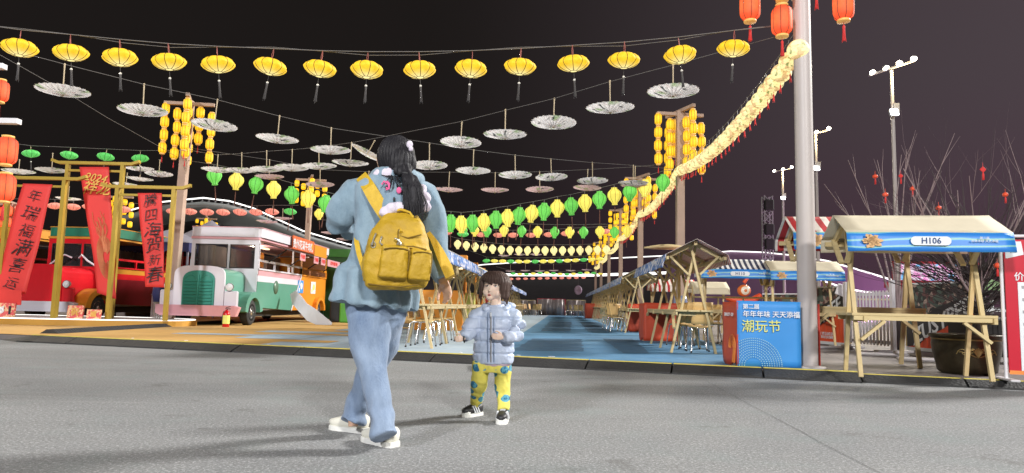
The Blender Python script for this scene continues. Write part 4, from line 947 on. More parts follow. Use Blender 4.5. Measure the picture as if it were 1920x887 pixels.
# ------------------------------------------------------------------ blue printed box counter by the metal pole
M['box_blue'] = simple('blue_printed_cloth', cr(58, 142, 214), 0.55, var=0.08, scale=2.5, bump=0.35, bscale=3.5); M['box_or'] = simple('orange_printed_cloth', cr(206, 78, 48), 0.55, var=0.1, scale=3, bump=0.35, bscale=4)
M['print_w'] = simple('white_print', (0.78, 0.8, 0.82), 0.5, var=0.03); M['print_y'] = simple('pale_yellow_print', cr(226, 226, 120), 0.5, var=0.04); M['print_c'] = simple('pale_line_print', cr(160, 205, 215), 0.5); M['print_o'] = simple('light_orange_print', cr(232, 140, 66), 0.5)
def printed_box(label, A, B, depth, z1, blue, orange, grp=None, det=True):
    A = Vector(A); B = Vector(B); d = (B-A); L = d.length; d.normalize(); n = Vector((-d.y, d.x, 0)); H = z1-PZ
    root = thing('cloth_box', label, 'counter', (A.x, A.y, PZ), math.atan2(d.y, d.x), grp)
    wob = lambda u, v: 0.012*mnoise.noise(Vector((u*3, v*3, A.x)))
    mb = MB(); mb.grid(lambda u, v: (u*L, -0.002+wob(u, v), v*H+0.012), 12, 10, th=0.01, off=(0, 1, 0)); part('front_cloth', mb, M['box_blue'] if blue else M['box_or'], root)
    mb = MB(); mb.grid(lambda u, v: (-0.002+wob(v, u)*1.5, depth*u, v*H+0.012*(1-v)+(0.03*math.sin(u*7) if v < 0.05 else 0)), 10, 10, th=0.01, off=(1, 0, 0)); part('side_cloth', mb, M['box_or'], root)
    mb = MB(); mb.box((L/2, depth/2, H-0.02), (L-0.03, depth-0.03, 0.02)); mb.box((L-0.02, depth/2, H/2), (0.01, depth-0.05, H-0.05)); part('top_board', mb, M['box_blue'] if blue else M['box_or'], root)
    if det:
        k = H
        text('第二届', (L*0.08, -0.022, k*0.925), (PI/2, 0, 0), k*0.085, M['print_w'], root, align='LEFT', bold=0.0006)
        text('年年年味 天天添福', (L*0.08, -0.022, k*0.81), (PI/2, 0, 0), k*0.105, M['print_w'], root, align='LEFT', bold=0.0008)
        text('潮玩节', (L*0.06, -0.022, k*0.62), (PI/2, 0, 0), k*0.2, M['print_y'], root, align='LEFT', bold=0.0)
        text('2024.1.19 - 2.24', (-0.018, depth*0.46, k*0.80), (PI/2, 0, -PI/2), k*0.075, M['print_w'], root, bold=0.001)
        mb = MB()
        for i in range(9):                                   # dotted arcs of the print
            r0 = k*(0.13+0.035*i); m_ = 12+i*4
            for j in range(m_+1):
                a = PI*j/m_; x = L*0.24+r0*1.05*math.cos(a); z = 0.03+r0*math.sin(a)*1.0
                if 0.01 < x < L-0.02: mb.box((x, -0.0205, z), (0.011, 0.003, 0.011), Matrix.Rotation(-a, 3, 'Y'))
        part('arc_print', mb, M['print_c'], root)
        mb = MB()
        for i in range(8):
            r0 = k*(0.06+0.022*i); pts = [(-0.018, depth*0.25-r0*math.cos(a)*0.9, k*0.28+r0*math.sin(a)) for a in [PI*j/12 for j in range(13)]]; pts = [(-0.018, pts[0][1]*1.0+0.05, 0.05)]+pts
            pts = [p for p in pts if 0.01 < p[1] < depth-0.01]; 
            if len(pts) > 2: mb.tube(pts, 0.0035, 4)
        part('wave_print', mb, M['print_o'], root)
    return root
A = G(1383, 689, PZ); B = G(1503, 692, PZ); z1 = P(1440, 567, A.y).z
printed_box('blue and orange cloth covered box with festival lettering beside the metal pole', A, B, 0.62, z1, True, True)
z2 = P(1430, 569, 13).z
for (px0, px1, Y, lb) in ((1207, 1272, 14.2, 'orange cloth counter behind the nearest right stall'), (1180, 1200, 19.5, 'orange cloth counter under the second right stall')):
    a = P(px0, 600, Y); b = P(px1, 600, Y); printed_box(lb, (a.x, Y, 0), (b.x, Y, 0), 0.5, 0.86, False, True, det=False)
a = P(1098, 585, 40); printed_box('small red orange box at the far end of the blue carpet', (a.x, 40, 0), (a.x+0.9, 40, 0), 0.5, 0.95, False, True, det=False)
# plastic wrapped pole foot
mb = MB(); b = RP[1]
mb.loft([(b+Vector((0, 0, 0.0)), 0.26, 0.24), (b+Vector((0, 0, 0.3)), 0.19, 0.18), (b+Vector((0, 0, 0.9)), 0.17, 0.16), (b+Vector((0, 0, 1.0)), 0.15, 0.15)], (1, 0, 0), (0, 1, 0), 18)
tag(part('plastic_wrap', mb, simple('grey_blue_plastic', cr(130, 140, 170), 0.3, var=0.3, scale=9, bump=0.8, bscale=12), None), 'crumpled grey blue plastic wrapped round the foot of the second right pole', 'wrapping')
# narrow poster behind the metal pole
q0 = G(1534, 690, PZ); zt = P(1534, 570, q0.y).z
root = thing('poster_stand', 'narrow red and yellow poster just right of the grey metal pole foot', 'poster', q0)
H = zt-PZ
mb = MB(); mb.box((-0.05, 0.05, H/2), (0.2, 0.02, H)); part('panel', mb, simple('dark_red_poster', cr(176, 48, 34), 0.5), root)
for z, h_, m in ((0.62, 0.24, 'print_y'), (0.12, 0.2, 'print_y'), (0.36, 0.10, 'print_w'), (0.82, 0.14, 'print_w')): mb = MB(); mb.box((-0.08, 0.036, H*z+h_*H/2), (0.075, 0.004, h_*H)); part('poster_patch', mb, M[m], root)
# ------------------------------------------------------------------ far end: curtain stands and booths
M['silver'] = simple('silvery_curtain', cr(150, 140, 138), 0.4, 0.1, var=0.2)
for i, (x0, x1, Y, lb) in enumerate(((1008, 1060, 50, 'silvery pleated curtain stand, wide one at the far end'), (1063, 1098, 51, 'silvery curtain booth at the far end, right'), (962, 1004, 49, 'pale curtained booth at the far end, left'))):
    a = P(x0, 560, Y); b = P(x1, 560, Y); h_ = P((x0+x1)/2, 561 if i == 0 else 563, Y).z
    root = thing('curtain_stand', lb, 'curtain stand', (a.x, Y, PZ)); L = b.x-a.x
    mb = MB(); mb.grid(lambda u, v: (u*L, 0.10*math.sin(u*L*7)+0.05*math.sin(u*L*17), v*(h_-PZ)), 60, 1, th=0.02, off=(0, 1, 0)); part('curtain', mb, M['silver'], root)
    mb = MB(); mb.bar((0, 0.1, h_-PZ), (L, 0.1, h_-PZ), 0.06, 0.06); mb.bar((0, 0.1, 0), (0, 0.1, h_-PZ), 0.06, 0.06); mb.bar((L, 0.1, 0), (L, 0.1, h_-PZ), 0.06, 0.06); part('rail', mb, M['red_dark'] if i == 0 else M['pine'], root)
for i in range(10):
    x = (968, 978, 988, 998, 1066, 1074, 1083, 1090, 1002, 1008)[i]; q = P(x, 590, 46+i % 3)
    chair(Vector((q.x, q.y, PZ)), 0.4*i, 'small wooden far end chair by the curtain stands, %s from the left' % ORD[sorted((968, 978, 988, 998, 1066, 1074, 1083, 1090, 1002, 1008)).index(x)], 'chairs at the far end')
q = P(1084, 544, 60); mb = MB(); mb.ball(q, (0.34, 0.08, 0.4), 14, 8); tag(part('hanging_sign', mb, simple('patterned_round_sign', cr(170, 150, 170), 0.5, var=0.5, scale=6)), 'small round patterned sign hanging over the far end', 'sign')
mb = MB(); mb.bar(q+Vector((0, 0, 0.4)), q+Vector((0, 0, 1.6)), 0.015, 0.015); tag(part('sign_wire', mb, M['wire']), 'thin wire holding the small round sign at the far end', 'wire')
# big tilted boat shaped wooden board over the stall
a = P(1208, 466, 12.9); b = P(1292, 462, 13.1)
root = thing('wooden_canopy', 'pale leaf shaped wooden canopy above the left eave of the red striped stall', 'canopy', a)
mb = MB(); Lc = (b-a).length; mb.grid(lambda u, v: (u*Lc, (v-0.5)*0.5*math.sin(PI*min(1, u*0.9+0.04)), 0.03+0.06*math.sin(u*PI)-0.05*abs(2*v-1)*math.sin(u*PI)), 16, 8, th=0.03); part('shell', mb, M['pine'], root, loc=(0, 0, 0))
mb = MB(); mb.bar((Lc*0.7, 0, 0), (Lc*0.72, 0, -a.z+PZ), 0.05, 0.05); part('post', mb, M['pine_v'], root)
# ================================================================== RIGHT SIDE: fence, hoardings, cauldron, tree, board
a = P(1588, 648, 13.4); b = P(1676, 656, 12.2); a.z = b.z = PZ; dd = b-a; L = dd.length; dd.normalize(); az = math.atan2(dd.y, dd.x)
def picket(label, a, L, az, H=1.14):
    root = thing('picket_fence', label, 'fence', a, az)
    n = max(6, int(L/0.085)); mb = MB(); mb.box((0, 0, 0), (0.045, 0.02, H-0.16), bev=0.005); me = mb.mesh('slat', M['white'])
    for i in range(n): link('slat', me, root, ((i+0.5)*L/n, 0, 0.1+(H-0.16)/2))
    for z in (0.16, H-0.12): mb = MB(); mb.box((L/2, 0.03, z), (L, 0.03, 0.06)); part('rail', mb, M['white'], root)
    for x in (0, L): mb = MB(); mb.box((x, 0, (H+0.12)/2), (0.07, 0.07, H+0.12)); mb.box((x, 0, 0.02), (0.12, 0.7, 0.04)); part('post', mb, M['white'], root)
    return root
picket('white picket fence panel between the orange hoardings, behind the H106 stall', a, L*1.0, az)
M['h_orange'] = simple('orange_corrugated_print', cr(222, 84, 44), 0.5, var=0.06)
def crowd_mat():
    t = NT('printed_crowd_photo'); co = t.coord('Object'); v = t.n('ShaderNodeTexVoronoi'); v.inputs['Scale'].default_value = 13; t.l(co, v.inputs['Vector'])
    r = t.n('ShaderNodeValToRGB'); t.l(t.sep(v.outputs['Color'])[0], r.inputs[0]); el = r.color_ramp.elements; el[0].color = (0.02, 0.02, 0.02, 1); el[1].color = (0.5, 0.45, 0.45, 1)
    for p_, c_ in ((0.3, (0.12, 0.05, 0.05, 1)), (0.5, (0.4, 0.3, 0.25, 1)), (0.7, (0.08, 0.12, 0.1, 1))): q = el.new(p_); q.color = c_
    r.color_ramp.interpolation = 'CONSTANT'; t.col(r.outputs[0]); t.set(0.5); return t.m
M['crowd'] = crowd_mat()
def hoarding(label, a, b, z1, word):
    a = Vector((a.x, a.y, PZ)); b = Vector((b.x, b.y, PZ)); d = b-a; L = d.length; H = z1-PZ
    root = thing('hoarding', label, 'hoarding', a, math.atan2(d.y, d.x))
    mb = MB(); mb.box((L/2, 0.06, H/2), (L, 0.08, H)); part('panel', mb, M['crowd'], root)
    n = int(L/0.06); mb = MB()                              # corrugated lower triangle
    for i in range(n):
        x0 = L*i/n; zt = 0.06+H*0.62*min(1, (i+1)/n*1.05); mb.box((x0+L/n/2, 0.012-(0.006 if i % 2 else 0), zt/2+0.03), (L/n*0.98, 0.02, zt))
    part('corrugated_print', mb, M['h_orange'], root)
    mb = MB(); pts = [(0, -0.003, H*0.06), (L*0.18, -0.003, H*0.10), (L*0.3, -0.003, H*0.24), (L*0.5, -0.003, H*0.34), (L*0.75, -0.003, H*0.52), (L, -0.003, H*0.62), (L, -0.003, H*0.84), (L*0.8, -0.003, H*0.80), (L*0.45, -0.003, H*0.66), (L*0.3, -0.003, H*0.55), (L*0.1, -0.003, H*0.40), (0, -0.003, H*0.36)]
    mb.prism(pts, (0, -0.006, 0)); part('black_band', mb, M['ink'], root)
    tx = text(word, (L*0.52, -0.014, H*0.46), (PI/2, -0.45, 0), H*0.30, M['plate'], root, bold=H*0.006, shear=0.35)
    text('门票活动信息\n现场扫码领取', (L*0.62, -0.006, H*0.16), (PI/2, 0, 0), H*0.06, M['plate'], root)
    mb = MB(); mb.box((L/2, 0.0, 0.04), (L, 0.05, 0.06)); mb.box((L/2, 0.05, H+0.015), (L, 0.1, 0.03)); part('frame', mb, M['plate'], root)
    return root
hoarding('orange hoarding with black and white lettering behind the right half of the H106 stall', P(1702, 655, 13.0), P(1842, 668, 11.4), P(1760, 532, 12.2).z, 'ZUSYPEEL')
hoarding('orange hoarding with black and white lettering between the metal pole and the picket fence', P(1500, 645, 15.5), P(1586, 648, 13.9), P(1545, 540, 14.7).z, 'ZUSYPEE')
hoarding('distant dark lettered hoarding behind the navy striped stall', P(1430, 600, 19), P(1500, 604, 18), P(1450, 552, 18.5).z, 'WOW')
for i, (px, py) in enumerate(((1655, 668), (1735, 678), (1560, 655))):
    q = G(px, py, PZ); mb = MB(); mb.box((0, 0, 0.03), (0.75, 0.10, 0.05), bev=0.02); mb.box((0.25, 0, 0.07), (0.16, 0.2, 0.06), bev=0.02)
    tag(part('ground_weight', mb, M['white'], None, loc=q, rz=-0.25), ('white barrier foot on the paving below the picket fence', 'white barrier foot on the paving left of the bronze cauldron', 'white barrier foot beside the poster behind the metal pole')[i], 'barrier foot')
q = Vector((P(1640, 600, 11.5).x, 11.5, 0))
mb = MB(); mb.box((0, 0, 0), (0.30, 0.04, 0.22), bev=0.01)
for (px, py, Y, lb) in ((1582, 546, 13.6, 'small white lamp box clipped on the hoarding left of the picket fence'),): tag(part('lamp_box', mb, M['white'], None, loc=P(px, py, Y), rot=(0, 0.35, 0)), lb, 'lamp box')
# railings in the middle distance
root = thing('barrier_rail', 'pale tubular railing behind the blue box and striped stalls', 'railing', Vector((P(1300, 570, 16).x, 16, PZ)))
mb = MB(); x0, x1 = 0, 4.2
for z in (0.95, 0.72): mb.tube([(x0, 0, z), (x1, -1.2, z+0.02)], 0.022, 6)
for k in range(9): f = k/8; mb.tube([(x1*f, -1.2*f, 0), (x1*f, -1.2*f, 0.96)], 0.02, 6)
part('rail', mb, M['pine'], root)
for k, (px, py, Y, lb) in enumerate(((1395, 545, 17.5, 'orange snail shaped inflatable behind the navy striped stall'),)):
    q = P(px, py, Y); root = thing('snail_figure', lb, 'decoration', Vector((q.x, Y, PZ))); z = q.z-PZ
    t = NT('spiral_orange'); co = t.coord('Object', loc=(0, 0, -z)); wv = t.n('ShaderNodeTexWave', wave_type='RINGS', rings_direction='Y'); t.l(co, wv.inputs[0]); wv.inputs['Scale'].default_value = 2.2
    t.col(t.mix(t.rng(wv.outputs['Fac'], 0.5, 0.6), cr(214, 110, 50), cr(230, 220, 200))); t.set(0.4)
    mb = MB(); mb.ball((0, 0, z), (0.17, 0.13, 0.15), 16, 10); part('shell', mb, t.m, root)
    mb = MB(); mb.tube([(-0.45, 0, z-0.2), (-0.2, 0, z-0.25), (0.2, 0, z-0.26), (0.42, 0, z-0.1)], [0.05, 0.1, 0.1, 0.06], 10); mb.tube([(0.0, 0, z+0.2), (0.1, 0, z+0.33), (0.02, 0, z+0.4)], [0.05, 0.04, 0.02], 8); mb.tube([(0, 0, 0), (0, 0, z-0.2)], 0.03, 6); part('body', mb, simple('snail_body', cr(220, 80, 40), 0.5), root)
# bronze cauldron
q = G(1852, 706, PZ); root = thing('bronze_cauldron', 'large dark bronze cauldron with gold relief under the right end of the H106 stall', 'cauldron', q+Vector((0, 0.35, 0)))
M['bronze'] = simple('aged_bronze', (0.07, 0.055, 0.032), 0.38, 0.7, var=0.5, scale=9, bump=0.25, bscale=25); M['bronze_g'] = simple('gilded_bronze', (0.34, 0.25, 0.10), 0.35, 0.8, var=0.4, scale=14)
mb = MB(); mb.lathe([(0.26, 0), (0.30, 0.03), (0.31, 0.1), (0.34, 0.22), (0.355, 0.34), (0.345, 0.40), (0.375, 0.42), (0.38, 0.45), (0.36, 0.455), (0.33, 0.44), (0.31, 0.36), (0.0, 0.34)], 36); part('bowl', mb, M['bronze'], root)
mb = MB()
for sgn in (-1, 1):
    for k in range(4):
        pts = []
        for i in range(10):
            a = -PI/2-0.25+sgn*(0.05+i*0.035*(1+k*0.25)); z = 0.26+0.03*k*math.sin(i*0.35)-0.02*k+0.04*math.sin(i*0.6+k); rr = 0.352; pts.append((rr*math.cos(a), rr*math.sin(a), z))
        mb.tube(pts, 0.006, 5)
for k in range(7):
    a = -PI/2-0.25+(k-3)*0.05; mb.tube([(0.345*math.cos(-PI/2-0.25), 0.345*math.sin(-PI/2-0.25), 0.2), (0.357*math.cos(a), 0.357*math.sin(a), 0.31-0.008*abs(k-3))], 0.008, 5)
mb.lathe([(0.352, 0.385), (0.358, 0.39), (0.358, 0.398), (0.35, 0.402)], 36); part('relief', mb, M['bronze_g'], root)
for sgn in (-1, 1): mb = MB(); mb.lathe([(0.05, 0), (0.05, 0.02), (0.03, 0.03)], 10, c=(sgn*0.15, -0.1, -0.005)); part('foot', mb, M['bronze'], root)
# bare tree behind
random.seed(11)
q = P(1838, 620, 9.6); tb = Vector((q.x, 9.6, PZ)); root = thing('bare_tree', 'bare leafless tree with long upright whips behind the H106 stall, hung with red ornaments', 'tree', tb)
mb = MB(); mb.tube([(0, 0, 0), (0.02, 0, 0.5), (-0.02, 0, 0.95), (0.03, 0.02, 1.25)], [0.10, 0.075, 0.07, 0.055], 10); part('trunk', mb, simple('dark_bark', (0.05, 0.04, 0.036), 0.9, bump=0.6, bscale=30), root)
M['twig'] = simple('grey_bark', cr(140, 122, 122), 0.8, var=0.25); M['twig_d'] = simple('dark_twig_bark', (0.045, 0.034, 0.034), 0.85, var=0.3)
tips = []
def branch(mb, p, d, L, r, lev, mi=0):
    pts = [p]; rs = [r]; q = p.copy(); dd = d.copy(); n = 5
    for i in range(n):
        dd = (dd+Vector((random.gauss(0, .05), random.gauss(0, .05), random.gauss(0.045, .04)))).normalized(); q = q+dd*L/n; pts.append(q.copy()); rs.append(r*(1-0.75*(i+1)/n))
    mb.tube(pts, rs, 4 if r < 0.012 else 6, mi)
    tips.append(q)
    if lev > 0:
        for k in range(random.randint(3, 5) if lev > 1 else random.randint(2, 4)):
            i = random.randint(1, n-1); nd = (dd+Vector((random.gauss(0, .55), random.gauss(0, .45), random.gauss(0.1, .35)))).normalized(); branch(mb, pts[i], nd, L*random.uniform(0.4, 0.72), rs[i]*0.6, lev-1, mi)
for k in range(15):
    a = PI*2*k/15+random.uniform(-.2, .2); lean = random.uniform(0.25, 1.25) if math.cos(a) < 0.2 else random.uniform(0.2, 0.8); mb = MB()
    d = Vector((math.cos(a)*lean, math.sin(a)*lean*0.6, random.uniform(0.7, 1.1))).normalized(); z0 = random.uniform(0.75, 1.2)
    branch(mb, Vector((0.02*math.cos(a), 0.02*math.sin(a), z0)), d, random.uniform(1.3, 2.1), random.uniform(0.012, 0.022), 2); part('branch', mb, M['twig'] if k % 2 else M['twig_d'], root)
mb = MB()
for k in range(170):
    a = random.uniform(0, 2*PI); el = random.uniform(-0.1, 0.8); d = Vector((math.cos(a)*math.cos(el), math.sin(a)*0.6*math.cos(el), math.sin(el))); branch(mb, Vector((0, 0, random.uniform(0.6, 1.3))), d.normalized(), random.uniform(0.7, 1.8), 0.008, 1)
o_ = part('twigs', mb, M['twig_d'], root); o_['kind'] = 'stuff'
# the long crossing whips further back
q = P(1690, 640, 12.5); root = thing('bare_shrub', 'thin bare shrub with long whips left of the bare tree, above the H106 roof', 'tree', Vector((q.x, 12.6, PZ)))
mb = MB(); mb.tube([(0, 0, 0), (0.02, 0, 0.6)], [0.05, 0.04], 8); part('trunk', mb, M['twig_d'], root)
for (px, py, bx) in ((1545, 345, 0), (1590, 300, 0), (1645, 300, 0), (1690, 290, 0), (1700, 280, 0), (1725, 320, 0), (1655, 420, 0), (1760, 330, 0), (1790, 250, 0)):
    t_ = P(px, py, 12.6)-root.location; mb = MB(); m_ = Vector((t_.x*0.30+random.uniform(-.1, .1), t_.y*0.3, 0.6+(t_.z-0.6)*0.5)); mb.tube([(0.02, 0, 0.55), m_, t_], [0.022, 0.014, 0.004], 6)
    for k in range(3):
        f = random.uniform(0.1, 0.8); s_ = m_.lerp(t_, f); branch(mb, s_, (t_-m_).normalized()+Vector((random.uniform(-.4, .4), 0, random.uniform(0, .4))), random.uniform(0.3, 0.8), 0.007, 0)
    part('branch', mb, M['twig'], root)
def knot(px, py, Y, lb, rnd):
    r = thing('red_ornament', lb, 'ornament', P(px, py, Y)); r.scale = (0.72,)*3
    mb = MB()
    if rnd: mb.lathe([(0.02, -0.05), (0.055, -0.03), (0.065, 0), (0.055, 0.03), (0.02, 0.05)], 14)
    else: mb.box((0, 0, 0), (0.09, 0.03, 0.09), Matrix.Rotation(PI/4, 3, 'Y'), bev=0.01)
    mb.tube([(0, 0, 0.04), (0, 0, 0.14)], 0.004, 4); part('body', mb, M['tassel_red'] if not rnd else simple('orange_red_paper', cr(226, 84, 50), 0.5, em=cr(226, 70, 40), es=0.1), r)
    mb = MB(); mb.lathe([(0.006, -0.05), (0.018, -0.09), (0.022, -0.2), (0.0, -0.2)], 8); part('tassel', mb, M['tassel_red'], r)
knot(1641, 331, 12.4, 'round red paper ornament, leftmost on the bare shrub', True); knot(1689, 330, 12.4, 'square red knot ornament on the bare shrub right of the tall floodlight mast', False)
knot(1711, 354, 12.3, 'orange red round ornament, third from the left on the bare branches', True); knot(1843, 318, 9.3, 'square red knot ornament high in the bare tree on the right', False)
knot(1870, 498, 9.2, 'small red ornament low in the bare tree beside the red board', True)
for (px, py) in ((1660, 365), (1760, 390), (1885, 365)):
    knot(px, py, 11.5, {1660: 'faint small ornament on a low whip left of the tall mast', 1760: 'small ornament in the middle of the bare branches', 1885: 'small ornament in the branches above the red board'}[px], True)
# green tent on a counter
q = P(1848, 545, 12.5); root = thing('green_tent', 'small green pyramid tent roof beside the red board', 'tent', Vector((q.x, 12.5, PZ))); z = q.z-PZ
M['green'] = simple('green_canvas', cr(86, 130, 50), 0.6)
mb = MB(); w_ = 0.36; hh_ = 0.26; vs = [(-w_, -w_, z), (w_, -w_, z), (w_, w_, z), (-w_, w_, z), (-0.02, 0, z+hh_)]; mb.add(vs, [(0, 1, 4), (1, 2, 4), (2, 3, 4), (3, 0, 4), (3, 2, 1, 0)]); part('roof', mb, M['green'], root)
mb = MB()
for sx in (-1, 1):
    for sy in (-1, 1): mb.bar((sx*w_*0.92, sy*w_*0.92, 0), (sx*w_*0.92, sy*w_*0.92, z), 0.04, 0.04)
mb.box((0, 0, z-0.35), (w_*2, w_*2, 0.05)); part('legs', mb, M['plate'], root)
# planter crates behind the cauldron
q = P(1850, 620, 10.2); mb = MB(); mb.box((0, 0, 0), (0.9, 0.4, 0.55), bev=0.02); 
for k in range(12): mb.box((-0.4+k*0.072, -0.205, 0.05), (0.02, 0.015, 0.36))
tag(part('planter_box', mb, M['dark'], None, loc=(q.x, 10.2, PZ+0.36)), 'dark slatted planter box behind the bronze cauldron', 'planter')
# red board on a white tubular stand
q = G(1887, 713, PZ); bx = q; root = thing('notice_board', 'red notice board in a white tubular frame, cut by the right edge', 'notice board', bx, -0.25)
zt = P(1887, 443, bx.y).z-PZ; W_ = 0.82
mb = MB(); mb.tube([(0, 0, 0), (0, 0, zt-0.06), (0.02, 0, zt-0.02), (0.06, 0, zt), (W_-0.06, 0, zt), (W_-0.02, 0, zt-0.02), (W_, 0, zt-0.06), (W_, 0, 0)], 0.017, 10); part('frame', mb, M['white'], root)
for x in (0, W_): mb = MB(); mb.box((x, 0, 0.012), (0.09, 0.45, 0.024), bev=0.008); part('foot', mb, M['white'], root)
mb = MB(); mb.box((W_/2, 0, zt/2+0.02), (W_-0.06, 0.02, zt-0.12)); pn = part('panel', mb, simple('crimson_poster', cr(196, 30, 52), 0.35, var=0.12, scale=1.5), root)
mb = MB(); mb.prism([(0.04, -0.012, zt-0.06), (0.19, -0.012, zt-0.06), (0.21, -0.012, zt-0.2), (0.06, -0.012, zt-0.24), (0.04, -0.012, zt-0.24)], (0, -0.004, 0)); part('white_patch', mb, M['plate'], root)
mb = MB(); mb.ball((0.11, -0.017, zt-0.12), (0.028, 0.003, 0.012), 10, 6); mb.ball((0.075, -0.017, zt-0.085), (0.006, 0.003, 0.006), 8, 5); part('logo', mb, M['ink'], root)
text('BUND', (0.115, -0.018, zt-0.175), (PI/2, 0, 0), 0.022, M['ink'], root)
text('价值翻倍', (0.11, -0.014, zt-0.44), (PI/2, 0, 0), 0.095, M['plate'], root, align='LEFT', bold=0.001); text('一', (0.25, -0.014, zt-0.3), (PI/2, 0, 0), 0.10, M['plate'], root, align='LEFT')
mb = MB(); mb.box((0.45, -0.014, 0.57), (0.62, 0.006, 0.93), bev=0.002); part('white_sheet', mb, M['plate'], root)
mb = MB()
for k in range(7):
    mb.box((0.19, -0.019, 0.98-k*0.13), (0.03, 0.003, 0.03), bev=0.001)
    for j in range(4): mb.box((0.30+j*0.1, -0.019, 0.98-k*0.13+0.01*(j % 2)), (0.07, 0.003, 0.016))
part('printed_lines', mb, M['grey'], root)
mb = MB(); mb.box((0.4, -0.0125, 0.085), (0.74, 0.004, 0.04)); part('print_band', mb, M['print_o'], root)
# ================================================================== LEFT SIDE: stage, gates, banners
sg = thing('stage', 'low ochre stage with a bright light strip along its edge under the scroll banners', 'stage', Vector((-12.6, 16.6, PZ)))
sx, sy, sh = 5.05, 1.35, 0.13
pts = []
for i in range(64):
    a = 2*PI*i/64; c_, s_ = math.cos(a), math.sin(a); pts.append(Vector((sx*math.copysign(abs(c_)**0.6, c_), sy*math.copysign(abs(s_)**0.75, s_), 0)))
M['ochre'] = simple('ochre_panel', cr(196, 148, 60), 0.5, var=0.15, scale=3)
mb = MB(); mb.prism([p for p in pts], (0, 0, sh)); part('platform', mb, M['ochre'], sg)
mb = MB(); mb.prism([Vector((p.x*0.985, p.y*0.96, sh)) for p in pts], (0, 0, 0.012)); part('stage_top', mb, M['grey'], sg)
mb = MB(); mb.tube([Vector((p.x*0.992, p.y*0.985, sh+0.012)) for p in pts+[pts[0]]], 0.012, 5); part('light_strip', mb, M['led'], sg)
GZ = PZ+sh+0.012
def gate(label, lx, rx, Y, ytop, over=0.2, yb=None):
    """two square posts and a double beam with upturned ends"""
    a = P(lx, ytop, Y); b = P(rx, ytop, Y); z1 = (a.z+b.z)/2
    root = thing('banner_gate', label, 'gate frame', Vector(((a.x+b.x)/2, Y, GZ))); hw = (b.x-a.x)/2; H = z1-GZ
    for s_ in (-1, 1): mb = MB(); mb.box((s_*hw, 0, H/2), (0.085, 0.085, H)); part('post', mb, M['gold_frame'], root)
    mb = MB(); mb.box((0, 0, H+0.035), (2*hw+2*over, 0.1, 0.07))
    for s_ in (-1, 1): mb.prism([(s_*(hw+over), -0.05, H), (s_*(hw+over), -0.05, H+0.07), (s_*(hw+over+0.17), -0.05, H+0.13), (s_*(hw+over+0.18), -0.05, H+0.06)], (0, 0.1, 0))
    part('top_beam', mb, M['gold_frame'], root)
    mb = MB(); mb.box((0, 0, H-0.15), (2*hw*0.95, 0.05, 0.05)); part('hanging_rail', mb, M['gold_frame'], root)
    return root
g1 = gate('leftmost gold painted gate frame holding a red scroll banner', 18, 122, 15.75, 337, 0.32)
g2 = gate('tallest gold painted gate frame, in the middle of the three scroll banners', 128, 231, 16.5, 309, 0.22)
g3 = gate('gold painted gate frame of the right scroll banner, nearest the white bus', 221, 327, 15.7, 354, 0.2)
def scroll(label, corners, Y, chars, ink, size, brush=0.09, wave=0.04, shear=0.2, f0=0.1, f1=0.9, extra=None):
    """banner cloth between four corner points: tl, tr, br, bl"""
    tl, tr, br, bl = [P(x, y, Y) for x, y in corners]; org = (tl+tr)/2
    root = thing('scroll_banner', label, 'banner', org)
    def S(u, v):
        p = tl.lerp(tr, u).lerp(bl.lerp(br, u), v); return p+Vector((0, -wave*math.sin(v*7+u*1.5)*v, 0))-org
    mb = MB(); mb.grid(S, 8, 30, th=0.006, off=(0, 1, 0)); part('cloth', mb, M['red_cloth'], root)
    n = len(chars)
    for i, ch in enumerate(chars):
        v = f0+(f1-f0)*i/max(1, n-1); p = S(0.5, v); d = S(0.5, min(1, v+0.05))-S(0.5, max(0, v-0.05)); r_ = math.atan2(d.x, -d.z)
        text(ch, (p.x, p.y-0.03, p.z), (PI/2, -r_+random.uniform(-.08, .08), 0), size*random.uniform(0.82, 1.2), ink, root, brush=brush, shear=shear, bold=-size*0.010)
    return root, S
scroll('red scroll banner with black brush calligraphy, leftmost, its foot blown to the left', ((43, 344), (98, 346), (50, 552), (-14, 545)), 15.7, '年瑞福满喜运', M['ink'], 0.37, f0=0.12, f1=0.92)
scroll('red scroll banner with black brush calligraphy nearest the white bus', ((258, 362), (303, 362), (309, 539), (273, 538)), 15.65, '騰四海贺新春', M['ink'], 0.33, f0=0.09, f1=0.88)
r_, S = scroll('red scroll banner with gold lettering and gold dragon drawing, in the middle', ((149, 313), (204, 313), (219, 561), (183, 549)), 16.4, '', M['gold'], 0.3)
p = S(0.52, 0.09); text('2024', (p.x, p.y-0.03, p.z), (PI/2, 0.12, 0), 0.26, M['gold'], r_, brush=0.06, shear=0.3, bold=0.004)
p = S(0.52, 0.175); text('祥龙', (p.x, p.y-0.03, p.z), (PI/2, 0.08, 0), 0.34, M['gold'], r_, brush=0.07, shear=0.3, bold=0.004)
mb = MB(); M['goldline'] = simple('fine_gold_line', cr(214, 130, 84), 0.5)
for k in range(15):      # flame like mane
    u0 = 0.25+0.5*random.random(); pts = []
    for i in range(12):
        f = i/11; v = 0.66-f*random.uniform(0.30, 0.32)*(0.6+0.4*(k % 4)/3); u = 0.62+(u0-0.62)*f*1.2+0.06*math.sin(f*9+k)
        pts.append(S(min(0.92, max(0.08, u)), v)+Vector((0, -0.015, 0)))
    mb.tube(pts, 0.006, 4)
for k in range(16):      # coiled body of scale strokes
    pts = []
    for i in range(26):
        a = i/25*PI*1.7+0.4; rr = 0.10+0.016*k; u = 0.60+rr*1.25*math.cos(a)*0.9; v = 0.70+rr*0.48*math.sin(a); pts.append(S(min(0.95, max(0.05, u)), v)+Vector((0, -0.015, 0)))
    mb.tube(pts, 0.0055, 4)
